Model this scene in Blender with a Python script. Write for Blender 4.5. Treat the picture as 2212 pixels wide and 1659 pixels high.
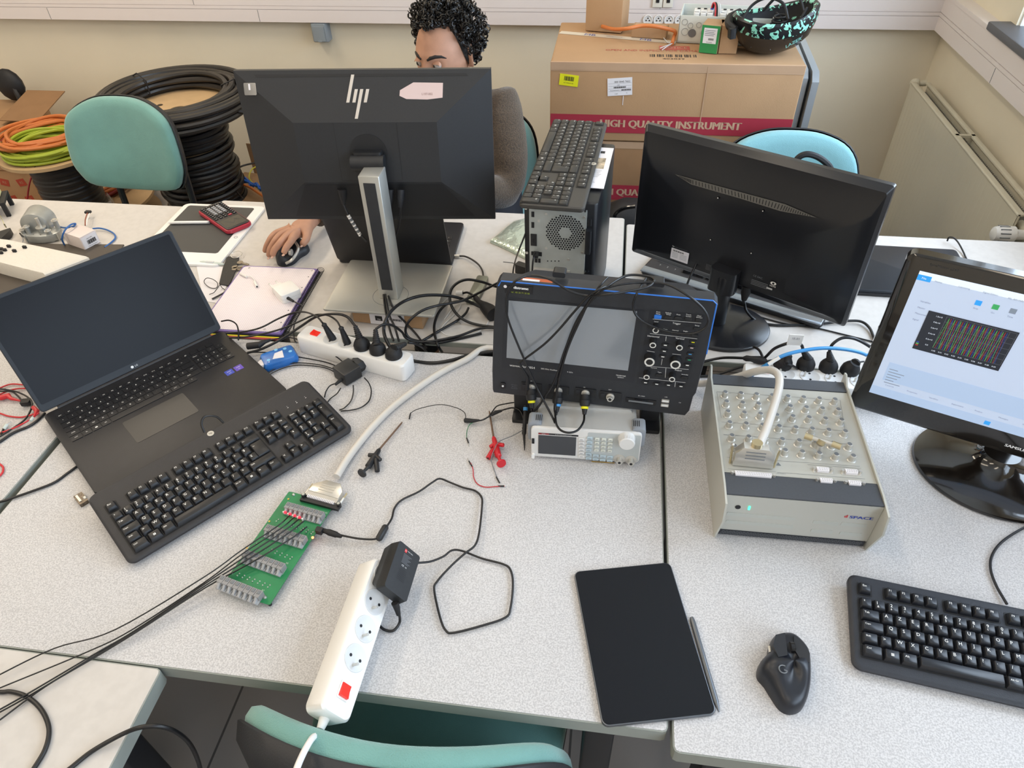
import bpy, bmesh, math, random
from mathutils import Vector, Matrix, Euler
for o in list(bpy.data.objects): bpy.data.objects.remove(o)
SC = bpy.context.scene
COL = SC.collection
R = math.radians
random.seed(7)
# ------------------------------------------------------------ camera
FPX, CX, CY = 1522.5, 1106.0, 829.5
CAM = Vector((0, 0, 1.76))
RV = Vector((0.9902, 0.1371, -0.0253)); FV = Vector((-0.1189, 0.7362, -0.6663)).normalized()
RV = (RV - FV * RV.dot(FV)).normalized(); UV = RV.cross(FV)
cd = bpy.data.cameras.new('camera'); cam = bpy.data.objects.new('camera', cd); COL.objects.link(cam)
cam.matrix_world = Matrix(((RV.x, UV.x, -FV.x, CAM.x), (RV.y, UV.y, -FV.y, CAM.y), (RV.z, UV.z, -FV.z, CAM.z), (0, 0, 0, 1)))
cd.sensor_width = 36; cd.lens = 36 * FPX / 2212; cd.clip_start = .02
SC.camera = cam
# ------------------------------------------------------------ world, lamps, exposure
w = bpy.data.worlds.new('world'); SC.world = w; w.use_nodes = True
w.node_tree.nodes['Background'].inputs[0].default_value = (.78, .88, 1, 1)
w.node_tree.nodes['Background'].inputs[1].default_value = 2.0
SC.view_settings.view_transform = 'Standard'; SC.view_settings.look = 'None'
SC.view_settings.gamma = 1; SC.view_settings.use_curve_mapping = False
SC.view_settings.exposure = -0.1
SC.cycles.use_denoising = True
SC.cycles.max_bounces = 7
def area(name, loc, rot, sx, sy, power, col, spread=180):
    l = bpy.data.lights.new(name, 'AREA'); l.shape = 'RECTANGLE'; l.size = sx; l.size_y = sy
    l.energy = power; l.color = col; l.spread = R(spread)
    o = bpy.data.objects.new(name, l); o.location = loc; o.rotation_euler = rot; COL.objects.link(o); return o
# daylight entering through the window openings of the right wall (lamp sits outside the pane)
area('daylight_far', (1.62, 1.75, 1.75), (0, R(90), 0), 1.5, 2.1, 88, (.66, .815, 1.0))
area('daylight_near', (1.62, -0.85, 1.75), (0, R(90), 0), 1.5, 2.1, 62, (.66, .815, 1.0))
WARM = (1, .85, .66)
# ------------------------------------------------------------ pixel -> place
def ray(x, y): return RV * (x - CX) - UV * (y - CY) + FV * FPX
T = 0.74; UP = Vector((0, 0, 1))
def atz(x, y, z):
    d = ray(x, y); return CAM + d * ((z - CAM.z) / d.z)
def at(x, y, h=0.0): return atz(x, y, T + h)
def aty(x, y, Y):
    d = ray(x, y); return CAM + d * (Y / d.y)
def atx(x, y, X):
    d = ray(x, y); return CAM + d * (X / d.x)
# ------------------------------------------------------------ materials
def lin(c): return c / 12.92 if c <= .04045 else ((c + .055) / 1.055) ** 2.4
def rgb(h):
    h = h.lstrip('#'); return tuple(lin(int(h[i:i + 2], 16) / 255) for i in (0, 2, 4)) + (1,)
MATS = {}
def mat(name, col='#808080', rough=.5, metal=0, noise=None, bump=None, emit=0, spec=.5, col2=None, coat=0, trans=0, sheen=0, aniso=0):
    if name in MATS: return MATS[name]
    m = bpy.data.materials.new(name); m.use_nodes = True; nt = m.node_tree; b = nt.nodes['Principled BSDF']
    b.inputs['Base Color'].default_value = rgb(col); b.inputs['Roughness'].default_value = rough
    b.inputs['Metallic'].default_value = metal; b.inputs['Specular IOR Level'].default_value = spec
    if coat: b.inputs['Coat Weight'].default_value = coat; b.inputs['Coat Roughness'].default_value = .05
    if sheen: b.inputs['Sheen Weight'].default_value = sheen
    if trans: b.inputs['Transmission Weight'].default_value = trans
    if emit: b.inputs['Emission Color'].default_value = rgb(col); b.inputs['Emission Strength'].default_value = emit
    tc = None
    if noise or bump:
        tc = nt.nodes.new('ShaderNodeTexCoord')
    if noise:
        sc, am = noise
        n = nt.nodes.new('ShaderNodeTexNoise'); n.inputs['Scale'].default_value = sc; n.inputs['Detail'].default_value = 5
        nt.links.new(tc.outputs['Object'], n.inputs['Vector'])
        r = nt.nodes.new('ShaderNodeValToRGB'); r.color_ramp.elements[0].position = .32; r.color_ramp.elements[1].position = .68
        a = rgb(col)
        if col2: r.color_ramp.elements[0].color = rgb(col2); r.color_ramp.elements[1].color = a
        else:
            r.color_ramp.elements[0].color = tuple(max(0, c * (1 - am)) for c in a[:3]) + (1,)
            r.color_ramp.elements[1].color = tuple(min(1, c * (1 + am)) for c in a[:3]) + (1,)
        nt.links.new(n.outputs['Fac'], r.inputs['Fac']); nt.links.new(r.outputs['Color'], b.inputs['Base Color'])
    if bump:
        sc, st = bump
        n2 = nt.nodes.new('ShaderNodeTexNoise'); n2.inputs['Scale'].default_value = sc; n2.inputs['Detail'].default_value = 3
        nt.links.new(tc.outputs['Object'], n2.inputs['Vector'])
        bp = nt.nodes.new('ShaderNodeBump'); bp.inputs['Strength'].default_value = st; bp.inputs['Distance'].default_value = .002
        nt.links.new(n2.outputs['Fac'], bp.inputs['Height']); nt.links.new(bp.outputs['Normal'], b.inputs['Normal'])
    MATS[name] = m; return m
def M_(n): return MATS[n]
# ------------------------------------------------------------ mesh builder
_TX = {}
def glyphs(s):
    if s not in _TX:
        cu = bpy.data.curves.new('t', 'FONT'); cu.body = s; cu.size = 1; cu.resolution_u = 2
        cu.align_x = 'CENTER'; cu.align_y = 'CENTER'
        o = bpy.data.objects.new('t', cu); me = o.to_mesh()
        V = [v.co.copy() for v in me.vertices]; F = [tuple(p.vertices) for p in me.polygons]
        if V:
            x0 = min(v.x for v in V); x1 = max(v.x for v in V); y0 = min(v.y for v in V); y1 = max(v.y for v in V)
            for v in V: v.x -= (x0 + x1) / 2; v.y -= (y0 + y1) / 2
        else: x0 = x1 = y0 = y1 = 0
        _TX[s] = (V, F, x1 - x0, y1 - y0); o.to_mesh_clear(); bpy.data.objects.remove(o); bpy.data.curves.remove(cu)
    return _TX[s]
I4 = Matrix.Identity(4)
def TR(x=0, y=0, z=0): return Matrix.Translation((x, y, z))
def RX(a): return Matrix.Rotation(R(a), 4, 'X')
def RY(a): return Matrix.Rotation(R(a), 4, 'Y')
def RZ(a): return Matrix.Rotation(R(a), 4, 'Z')
def rrect(w, d, r, n=4, x=0, y=0):
    r = min(r, w / 2 - 1e-5, d / 2 - 1e-5); P = []
    for cx, cy, a0 in ((w / 2 - r, d / 2 - r, 0), (-w / 2 + r, d / 2 - r, 90), (-w / 2 + r, -d / 2 + r, 180), (w / 2 - r, -d / 2 + r, 270)):
        for i in range(n + 1):
            a = R(a0 + 90 * i / n); P.append((x + cx + r * math.cos(a), y + cy + r * math.sin(a)))
    return P
def circle(r, n=24, x=0, y=0, ry=None): return [(x + r * math.cos(2 * math.pi * i / n), y + (ry or r) * math.sin(2 * math.pi * i / n)) for i in range(n)]
def spline(P, n=6, closed=False):
    P = [Vector(p) for p in P]; L = len(P); out = []
    if L < 3: return P
    rng = range(L if closed else L - 1)
    for i in rng:
        p1, p2 = P[i], P[(i + 1) % L]
        p0 = P[i - 1] if (closed or i) else p1 * 2 - p2
        p3 = P[(i + 2) % L] if (closed or i + 2 < L) else p2 * 2 - p1
        for k in range(n):
            t = k / n; t2 = t * t; t3 = t2 * t
            out.append(.5 * ((2 * p1) + (p2 - p0) * t + (2 * p0 - 5 * p1 + 4 * p2 - p3) * t2 + (3 * p1 - p0 - 3 * p2 + p3) * t3))
    if not closed: out.append(P[-1])
    return out
class MB:
    def __init__(s): s.V = []; s.F = []; s.K = []; s.mats = []
    def _m(s, m):
        m = M_(m) if isinstance(m, str) else m
        if m not in s.mats: s.mats.append(m)
        return s.mats.index(m)
    def add(s, V, F, m, M=None):
        k = s._m(m); o = len(s.V)
        s.V += [tuple(M @ Vector(v)) if M is not None else tuple(v) for v in V]
        s.F += [tuple(i + o for i in f) for f in F]; s.K += [k] * len(F); return s
    def loft(s, rings, m, M=None, cap0=True, cap1=True, closed=True):
        n = len(rings[0]); V = [v for r in rings for v in r]; F = []
        for j in range(len(rings) - 1):
            for i in range(n if closed else n - 1):
                a = j * n + i; b = j * n + (i + 1) % n; F.append((a, b, b + n, a + n))
        if cap0: F.append(tuple(range(n))[::-1])
        if cap1: F.append(tuple(range((len(rings) - 1) * n, len(rings) * n)))
        return s.add(V, F, m, M)
    def prism(s, P, z0, z1, m, M=None, bev=0):
        if bev:
            cx = sum(p[0] for p in P) / len(P); cy = sum(p[1] for p in P) / len(P)
            ex = max(abs(p[0] - cx) for p in P); ey = max(abs(p[1] - cy) for p in P)
            def ins(q, d): return [(cx + (p[0] - cx) * (1 - d / ex), cy + (p[1] - cy) * (1 - d / ey)) for p in q]
            st = [(z0, bev), (z0 + bev, 0), (z1 - bev, 0), (z1 - bev * .3, bev * .3), (z1, bev)]
            return s.loft([[(x, y, z) for x, y in ins(P, d)] for z, d in st], m, M)
        return s.loft([[(x, y, z0) for x, y in P], [(x, y, z1) for x, y in P]], m, M)
    def box(s, c, sz, m, M=None, r=0, bev=0):
        x, y, z = c; a, b, h = sz
        if r or bev: return s.prism(rrect(a, b, max(r, bev, .0004), 3, x, y), z - h / 2, z + h / 2, m, M, bev)
        V = [(x + i * a / 2, y + j * b / 2, z + k * h / 2) for k in (-1, 1) for i, j in ((-1, -1), (1, -1), (1, 1), (-1, 1))]
        return s.add(V, [(3, 2, 1, 0), (4, 5, 6, 7), (0, 1, 5, 4), (1, 2, 6, 5), (2, 3, 7, 6), (3, 0, 4, 7)], m, M)
    def tube(s, P, r, m, M=None, seg=8, closed=False, ends=True):
        P = [Vector(p) for p in P]; n = len(P); rings = []; N = None
        for i in range(n):
            if closed: t = P[(i + 1) % n] - P[i - 1]
            else: t = P[min(i + 1, n - 1)] - P[max(i - 1, 0)]
            if t.length < 1e-9: t = Vector((0, 0, 1))
            t.normalize()
            if N is None: N = t.orthogonal().normalized()
            N = (N - t * N.dot(t))
            N = N.normalized() if N.length > 1e-6 else t.orthogonal().normalized()
            B = t.cross(N); rr = r[i] if isinstance(r, (list, tuple)) else r
            rings.append([P[i] + (N * math.cos(2 * math.pi * k / seg) + B * math.sin(2 * math.pi * k / seg)) * rr for k in range(seg)])
        if closed: rings.append(rings[0])
        return s.loft(rings, m, M, cap0=ends and not closed, cap1=ends and not closed)
    def cyl(s, p0, p1, r0, m, r1=None, M=None, seg=20): return s.tube([p0, p1], [r0, r0 if r1 is None else r1], m, M, seg)
    def lathe(s, prof, m, M=None, seg=24, ax=1, ay=1):
        return s.loft([[(r * ax * math.cos(2 * math.pi * k / seg), r * ay * math.sin(2 * math.pi * k / seg), z) for k in range(seg)] for r, z in prof], m, M)
    def ball(s, c, r, m, M=None, seg=14, sc=(1, 1, 1)):
        rings = [];  q = seg // 2
        for j in range(q + 1):
            a = math.pi * (j / q - .5); a = max(min(a, math.pi / 2 - .02), -math.pi / 2 + .02)
            rings.append([(c[0] + r * sc[0] * math.cos(a) * math.cos(2 * math.pi * k / seg), c[1] + r * sc[1] * math.cos(a) * math.sin(2 * math.pi * k / seg), c[2] + r * sc[2] * math.sin(a)) for k in range(seg)])
        return s.loft(rings, m, M)
    def text(s, t, h, m, M=None, x=0, y=0, z=0, w=None, left=False, sx=1):
        V, F, W, H = glyphs(t)
        if not V: return s
        k = h; kx = k * sx
        if w: kx = w / W; k = kx / sx if h is None else h
        dx = W * kx / 2 if left else 0
        return s.add([(v.x * kx + x + dx, v.y * k + y, z) for v in V], F, m, M)
    def bold(s, t, h, m, M=None, x=0, y=0, z=0, d=.0004, **k):
        for i in (-1, 0, 1): s.text(t, h, m, M, x + i * d, y, z + .00002 * i, **k)
        return s
    def quad(s, x0, y0, x1, y1, z, m, M=None): return s.add([(x0, y0, z), (x1, y0, z), (x1, y1, z), (x0, y1, z)], [(0, 1, 2, 3)], m, M)
    def mesh(s, name, ang=38, origin=None):
        me = bpy.data.meshes.new(name)
        V = s.V if origin is None else [(v[0] - origin[0], v[1] - origin[1], v[2] - origin[2]) for v in s.V]
        me.from_pydata(V, [], s.F)
        for m in s.mats: me.materials.append(m)
        me.polygons.foreach_set('material_index', s.K); me.polygons.foreach_set('use_smooth', [True] * len(s.F))
        me.update(); me.validate(); me.set_sharp_from_angle(angle=R(ang)); return me
    def build(s, name, parent=None, M=None, ang=38, origin=None, label=None):
        o = bpy.data.objects.new(name, s.mesh(name, ang, origin)); COL.objects.link(o)
        if parent is not None: o.parent = parent
        if origin is not None: o.location = origin
        if M is not None: o.matrix_local = M
        if label: o['label'] = label
        return o
def tag(o, label, cat, group=None, kind=None):
    o['label'] = label; o['category'] = cat
    if group: o['group'] = group
    if kind: o['kind'] = kind
    return o
def thing(name, label, cat, M=None, group=None):
    o = bpy.data.objects.new(name, None); o.empty_display_size = .02; COL.objects.link(o)
    if M is not None: o.matrix_world = M
    return tag(o, label, cat, group)
def struct(name, mb, origin=None):
    o = mb.build(name, origin=origin); o['kind'] = 'structure'; return o
def part(name, mb, parent, label=None, M=None, ang=38): return mb.build(name, parent, M=M, ang=ang, label=label)
def absorb(o, mb):
    """print or pattern becomes part of the mesh of o"""
    m2 = mb.mesh('t'); me = o.data; n0 = len(me.materials); bm = bmesh.new(); bm.from_mesh(me); k = len(bm.faces); bm.from_mesh(m2); bm.faces.ensure_lookup_table()
    for f in bm.faces[k:]: f.material_index += n0
    for m in m2.materials: me.materials.append(m)
    bm.to_mesh(me); bm.free(); bpy.data.meshes.remove(m2)
def pose(a, b, side=1):
    """frame with origin at a, +x towards b in the horizontal plane"""
    d = b - a; return TR(*a) @ Matrix.Rotation(math.atan2(d.y, d.x), 4, 'Z')
def axes(o, x, z):
    """frame with given origin, x axis, approx z axis"""
    x = x.normalized(); y = z.cross(x).normalized(); z = x.cross(y)
    return Matrix(((x.x, y.x, z.x, o[0]), (x.y, y.y, z.y, o[1]), (x.z, y.z, z.z, o[2]), (0, 0, 0, 1)))
def copy_thing(root, M, label=None):
    r = root.copy(); COL.objects.link(r); r.matrix_world = M
    if label: r['label'] = label
    for ch in root.children:
        c = ch.copy(); COL.objects.link(c); c.parent = r
        for g in ch.children:
            d = g.copy(); COL.objects.link(d); d.parent = c
    return r
# ------------------------------------------------------------ palette
mat('black_plastic', '#1c1d20', .45, noise=(60, .15)); mat('black_gloss', '#0e0f13', .12, spec=.6); mat('black_rubber', '#17171a', .6)
mat('dark_grey', '#2c2d30', .55, noise=(40, .1)); mat('mid_grey', '#707478', .5); mat('light_grey', '#c4c6c6', .45)
mat('white_plastic', '#e9e7e4', .35, spec=.5); mat('ivory', '#d8d4c8', .5); mat('ink_white', '#e6e6e6', .6); mat('ink_black', '#16161a', .6)
mat('steel', '#cfccc5', .3, .65); mat('chrome', '#dcdad6', .12, 1); mat('brass', '#c9ba96', .28, .7); mat('alu', '#bdbcb6', .4, .65, noise=(8, .03)); mat('gold', '#c9a75a', .3, 1)
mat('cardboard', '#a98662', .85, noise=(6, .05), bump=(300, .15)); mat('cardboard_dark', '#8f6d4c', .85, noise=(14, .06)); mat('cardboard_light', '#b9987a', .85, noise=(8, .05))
mat('red_print', '#a83340', .7); mat('paper', '#e4e0e2', .8); mat('yellow_label', '#e2dd12', .6)
mat('red_plastic', '#c4262f', .35); mat('dark_red', '#8e2730', .5); mat('teal', '#6f9f98', .85, noise=(5, .14), bump=(500, .5), sheen=.4)
mat('teal_blue', '#7fb4bd', .85, noise=(5, .08), bump=(500, .5), sheen=.4)
mat('blue_cable', '#2a5fa0', .4); mat('ethernet_blue', '#3d8fcf', .4); mat('orange_cable', '#c8743a', .45); mat('lime_cable', '#a3b436', .45)
mat('cream_metal', '#c9c2ae', .42); mat('wood', '#bfa27c', .7, noise=(7, .12)); mat('black_cable', '#111114', .38); mat('brown_cable', '#2c2622', .4)
mat('trunk_white', '#e2d9d6', .45); mat('legend', '#efeeea', .6); mat('screen_off', '#10131a', .22, spec=.6)
mat('red_led', '#ff2030', .4, emit=3); mat('green_led', '#40e0a0', .4, emit=3); mat('orange_led', '#ff7040', .4, emit=8)
mat('desk_edge', '#8f938c', .5); mat('frame_black', '#15171c', .4)
def speckle(name, c1, c2, sc, rough=.55):
    m = bpy.data.materials.new(name); m.use_nodes = True; nt = m.node_tree; b = nt.nodes['Principled BSDF']
    tc = nt.nodes.new('ShaderNodeTexCoord'); n = nt.nodes.new('ShaderNodeTexNoise'); n.inputs['Scale'].default_value = sc; n.inputs['Detail'].default_value = 2
    n3 = nt.nodes.new('ShaderNodeTexNoise'); n3.inputs['Scale'].default_value = 3.0
    r = nt.nodes.new('ShaderNodeValToRGB'); e = r.color_ramp.elements; e[0].position = .36; e[0].color = rgb(c2); e[1].position = .62; e[1].color = rgb(c1)
    mx = nt.nodes.new('ShaderNodeMixRGB'); mx.blend_type = 'MULTIPLY'; mx.inputs[0].default_value = .12
    nt.links.new(tc.outputs['Object'], n.inputs['Vector']); nt.links.new(tc.outputs['Object'], n3.inputs['Vector'])
    nt.links.new(n.outputs['Fac'], r.inputs['Fac']); nt.links.new(r.outputs['Color'], mx.inputs[1]); nt.links.new(n3.outputs['Fac'], mx.inputs[2])
    nt.links.new(mx.outputs['Color'], b.inputs['Base Color']); b.inputs['Roughness'].default_value = rough; b.inputs['Specular IOR Level'].default_value = .35
    MATS[name] = m; return m
speckle('desk_speckled', '#d3d1d1', '#b6b4b5', 420); speckle('desk_plain', '#cfcac5', '#cac5c0', 60)
# ------------------------------------------------------------ room
X0, X1, Y0, Y1, ZC = -3.6, 1.32, -2.4, 3.38, 2.75
def tiles():
    m = bpy.data.materials.new('floor_tiles'); m.use_nodes = True; nt = m.node_tree; b = nt.nodes['Principled BSDF']
    tc = nt.nodes.new('ShaderNodeTexCoord'); br = nt.nodes.new('ShaderNodeTexBrick'); br.offset = 0; br.inputs['Scale'].default_value = 1
    br.inputs['Brick Width'].default_value = .42; br.inputs['Row Height'].default_value = .42; br.inputs['Mortar Size'].default_value = .003
    br.inputs['Color1'].default_value = rgb('#9b9693'); br.inputs['Color2'].default_value = rgb('#a09b98'); br.inputs['Mortar'].default_value = rgb('#5c5a5a')
    nt.links.new(tc.outputs['Object'], br.inputs['Vector']); nt.links.new(br.outputs['Color'], b.inputs['Base Color']); b.inputs['Roughness'].default_value = .45
    MATS['floor_tiles'] = m
tiles()
mat('wall_beige', '#e4dac4', .8, noise=(3, .03), bump=(200, .15)); mat('ceiling_white', '#e6e4de', .9)
mat('wall_far', '#e2dacd', .85)
struct('floor', MB().box(((X0 + X1) / 2, (Y0 + Y1) / 2, -.05), (X1 - X0 + .4, Y1 - Y0 + .4, .1), 'floor_tiles'))
struct('ceiling', MB().box(((X0 + X1) / 2, (Y0 + Y1) / 2, ZC + .05), (X1 - X0 + .4, Y1 - Y0 + .4, .1), 'ceiling_white'))
struct('wall_back', MB().box(((X0 + X1) / 2, Y1 + .1, ZC / 2), (X1 - X0 + .2, .2, ZC), 'wall_beige'))
struct('wall_left', MB().box((X0 - .1, (Y0 + Y1) / 2, ZC / 2), (.2, Y1 - Y0 + .4, ZC), 'wall_far'))
struct('wall_front', MB().box(((X0 + X1) / 2, Y0 - .1, ZC / 2), (X1 - X0 + .2, .2, ZC), 'wall_far'))
WZ0, WZ1 = 1.03, 2.35
wr = MB(); XC = X1 + .1
WIN = [(-1.9, .2), (.7, 2.8)]
ys = [Y0 - .2] + [v for a in WIN for v in a] + [Y1 + .2]
wr.box((XC, (Y0 + Y1) / 2, WZ0 / 2), (.2, Y1 - Y0 + .4, WZ0), 'wall_beige').box((XC, (Y0 + Y1) / 2, (WZ1 + ZC) / 2), (.2, Y1 - Y0 + .4, ZC - WZ1), 'wall_beige')
for i in (0, 2, 4): wr.box((XC, (ys[i] + ys[i + 1]) / 2, (WZ0 + WZ1) / 2), (.2, ys[i + 1] - ys[i], WZ1 - WZ0), 'wall_beige')
struct('wall_right', wr)
mat('sill_slate', '#4a4c52', .35); mat('window_white', '#e8e8e8', .4)
gl = bpy.data.materials.new('window_glass'); gl.use_nodes = True; nt = gl.node_tree; nt.nodes.remove(nt.nodes['Principled BSDF'])
tb = nt.nodes.new('ShaderNodeBsdfTransparent'); gb = nt.nodes.new('ShaderNodeBsdfGlossy'); gb.inputs['Roughness'].default_value = .02; mxs = nt.nodes.new('ShaderNodeMixShader'); mxs.inputs[0].default_value = .07
nt.links.new(tb.outputs[0], mxs.inputs[1]); nt.links.new(gb.outputs[0], mxs.inputs[2]); nt.links.new(mxs.outputs[0], nt.nodes['Material Output'].inputs['Surface']); MATS['glass'] = gl
for n, (a, b) in enumerate(WIN):
    wn = bpy.data.objects.new('window_%d' % (n + 1), None); COL.objects.link(wn); wn.location = (X1 + .15, (a + b) / 2, WZ0); wn['kind'] = 'structure'
    f = MB(); L = b - a; H = WZ1 - WZ0
    for y in (-L / 2 + .03, 0, L / 2 - .03): f.box((0, y, H / 2), (.05, .06, H), 'window_white')
    for z in (.03, H - .03): f.box((0, 0, z), (.05, L, .06), 'window_white')
    part('window_frame', f, wn)
    part('pane', MB().box((.01, 0, H / 2), (.006, L - .1, H - .1), 'glass'), wn)
    lin_ = MB()   # white reveal lining of the opening
    for y in (-L / 2 + .004, L / 2 - .004): lin_.box((-.06, y, H / 2), (.16, .008, H), 'window_white')
    lin_.box((-.06, 0, H - .004), (.16, L, .008), 'window_white'); part('window_reveal', lin_, wn)
    part('window_sill', MB().box((-.10, 0, -.013), (.24, L + .1, .028), 'sill_slate', bev=.004), wn)
# cable trunking along the back wall and right wall
def trunk(name, A, B, N):
    mb = MB(); d = (B - A); L = d.length; M = axes(A, d, Vector((0, 0, 1)))
    # section in local y (towards room = -y or +y) z
    s = 1 if M.col[1].xyz.dot(N) > 0 else -1
    for z0, z1, dep in ((0, .052, .055), (.052, .054, .052), (.054, .067, .056), (.067, .069, .052), (.069, .125, .055), (.125, .14, .058)):
        mb.box((L / 2, s * dep / 2, (z0 + z1) / 2), (L, dep, z1 - z0), 'trunk_white', M)
    x = .9
    while x < L:
        mb.box((x, s * .0556, .026), (.0015, .001, .05), 'mid_grey', M); mb.box((x - .3, s * .0556, .097), (.0015, .001, .056), 'mid_grey', M); x += 1.05
    struct(name, mb)
trunk('trim_1', Vector((X0, Y1, .872)), Vector((X1, Y1, .872)), Vector((0, -1, 0)))
trunk('trim_2', Vector((X1, Y0, .872)), Vector((X1, Y1 - .055, .872)), Vector((-1, 0, 0)))
# ceiling luminaires
for i, (x, y) in enumerate(((-2.3, 2.35), (-2.3, .6), (-.55, 2.35), (-.55, .6), (-1.4, -1.2), (.2, -1.2))):
    t = thing('ceiling_light', 'long white ceiling luminaire above the desks, out of the picture', 'lamp', TR(x, y, ZC - .04), 'ceiling luminaires')
    part('housing', MB().box((0, 0, .02), (.26, 1.2, .04), 'window_white'), t)
    mat('diffuser', '#fff0dc', .5, emit=1.2)
    part('diffuser', MB().box((0, 0, -.003), (.22, 1.16, .006), 'diffuser'), t)
    area('lamp_light', (x, y, ZC - .06), (0, 0, 0), .22, 1.16, (24, 16, 10, 5, 12, 6)[i], WARM)
# ------------------------------------------------------------ tables
def table(name, label, x0, x1, y0, y1, top='desk_speckled', legs=(), th=.03):
    cx, cy = (x0 + x1) / 2, (y0 + y1) / 2; t = thing(name, label, 'table', TR(cx, cy, 0)); W, D = x1 - x0, y1 - y0
    part('tabletop', MB().prism(rrect(W - .004, D - .004, .006, 2), T - .004, T, top), t)
    part('edge_band', MB().prism(rrect(W, D, .008, 2), T - th, T - .001, 'desk_edge'), t)
    fr = MB()
    for s in (-1, 1):
        fr.box((0, s * (D / 2 - .1), T - th - .02), (W - .14, .03, .04), 'frame_black'); fr.box((s * (W / 2 - .1), 0, T - th - .02), (.03, D - .2, .04), 'frame_black')
    part('frame', fr, t)
    for sx in (-1, 1):
        for sy in (-1, 1):
            part('leg', MB().box((sx * (W / 2 - .09), sy * (D / 2 - .07), (T - th) / 2), (.05, .05, T - th), 'frame_black', r=.006), t)
    return t
CT = table('desk', 'speckled grey desk under the tilted laptop, circuit board and white power strip', -1.072, .134, .430, 1.216)
table('desk', 'speckled grey desk at the right under the mouse and the metal connector box', .140, 1.26, .405, 1.200)
table('desk', 'speckled grey desk at the left edge under the red test leads', -2.27, -1.088, .440, 1.216)
table('desk', 'smooth cream desk in the near left corner with the black cable loop', -1.83, -.621, -.36, .428, 'desk_plain')
table('desk', 'pale desk at the far left under the gear motor and foam block', -2.45, -1.205, 1.245, 1.835, 'desk_plain', th=.014)
table('desk', 'pale desk with the seated man behind it', -1.203, .046, 1.256, 1.885, 'desk_plain', th=.014)
table('desk', 'white desk at the far right in front of the radiator', .052, 1.16, 1.250, 1.850, 'desk_plain', th=.014)
# ------------------------------------------------------------ keyboards
def onp(M, px, py, ax=1, off=0.0):
    """where the line of sight meets the local plane (axis ax = off) of frame M, in local coordinates"""
    n = M.col[ax].xyz.normalized(); p0 = (M @ Vector([off if i == ax else 0 for i in range(3)]))
    d = ray(px, py); t = (p0 - CAM).dot(n) / d.dot(n); return M.inverted() @ (CAM + d * t)
U = .0190
def layout(small=False):
    K = []
    def row(y, x, items, h=1):
        for it in items:
            if isinstance(it, (int, float)): x += it; continue
            s, w_ = it if isinstance(it, tuple) else (it, 1)
            K.append((x, y, w_, 1, s)); x += w_
    row(5.35, 0, ['Esc', 1, 'F1', 'F2', 'F3', 'F4', .5, 'F5', 'F6', 'F7', 'F8', .5, 'F9', 'F10', 'F11', 'F12', .25, 'Prt', 'Scr', 'Pse'])
    row(4, 0, ['²', '1', '2', '3', '4', '5', '6', '7', '8', '9', '0', ')', '-', ('<-', 2), .25, 'Ins', 'Hm', 'Up', .25, 'Num', '/', '*', '-'])
    row(3, 0, [('Tab', 1.5), 'A', 'Z', 'E', 'R', 'T', 'Y', 'U', 'I', 'O', 'P', '^', '$', 1.75, 'Del', 'End', 'Dn', .25, '7', '8', '9'])
    row(2, 0, [('Caps', 1.75), 'Q', 'S', 'D', 'F', 'G', 'H', 'J', 'K', 'L', 'M', '%', '£', 3.75 + 0, '4', '5', '6'])
    row(1, 0, [('Shift', 1.25), '>', 'W', 'X', 'C', 'V', 'B', 'N', '?', '.', '/', '+', ('Shift', 2.75), 1.25, '^', 1.25, '1', '2', '3'])
    row(0, 0, [('Ctrl', 1.5), ('#', 1.25), ('Alt', 1.25), ('', 6), ('Alt Gr', 1.25), ('#', 1.25), ('=', 1.25), ('Ctrl', 1.25), .25, '<', 'v', '>', .25, ('0', 2), '.'])
    K.append((13.5, 2.5, 1.5, 2, '<-')); K.append((21.5, 2.5, 1, 2, '+')); K.append((21.5, .5, 1, 2, 'Ent'))
    return K
def key_mesh(w_, h_, s, body, leg, hgt, inset, chic):
    mb = MB(); W, H = w_ * U - (.0014 if not chic else .0022), h_ * U - (.0014 if not chic else .0022)
    a = .0008 if not chic else .0015
    r0 = rrect(W, H, a, 2); r1 = rrect(W - 2 * inset, H - 2 * inset, a * 1.3, 2, 0, inset * .35)
    r2 = rrect(W - 2 * inset - .0012, H - 2 * inset - .0012, a * 1.3, 2, 0, inset * .35)
    mb.loft([[(x, y, 0) for x, y in r0], [(x, y, hgt - .0005) for x, y in r1], [(x, y, hgt) for x, y in r2]], body)
    if s == '#':
        for i in (-1, 1):
            for j in (-1, 1): mb.quad(i * .0011 - .0009, j * .0011 - .0009, i * .0011 + .0009, j * .0011 + .0009, hgt + .0002, leg)
    elif s:
        hh = .0054 if len(s) == 1 else .0038
        if len(s) > 3: hh = .0032
        x = -W / 2 + inset + .0022; mb.text(s, hh * (1.25 if len(s) > 1 else 1.35), leg, None, x, H / 2 - inset - (.0040 if h_ < 2 else .006), hgt + .0002, left=True)
        if s in '1234567890': mb.text('&é"\'(§è!çà'['1234567890'.index(s)], .0050, leg, None, x, -H / 2 + inset + .0035, hgt + .0002, left=True)
        if s == 'E': mb.text('€', .0042, leg, None, W / 2 - inset - .004, -H / 2 + inset + .0035, hgt + .0002, left=True)
    return mb
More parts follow.
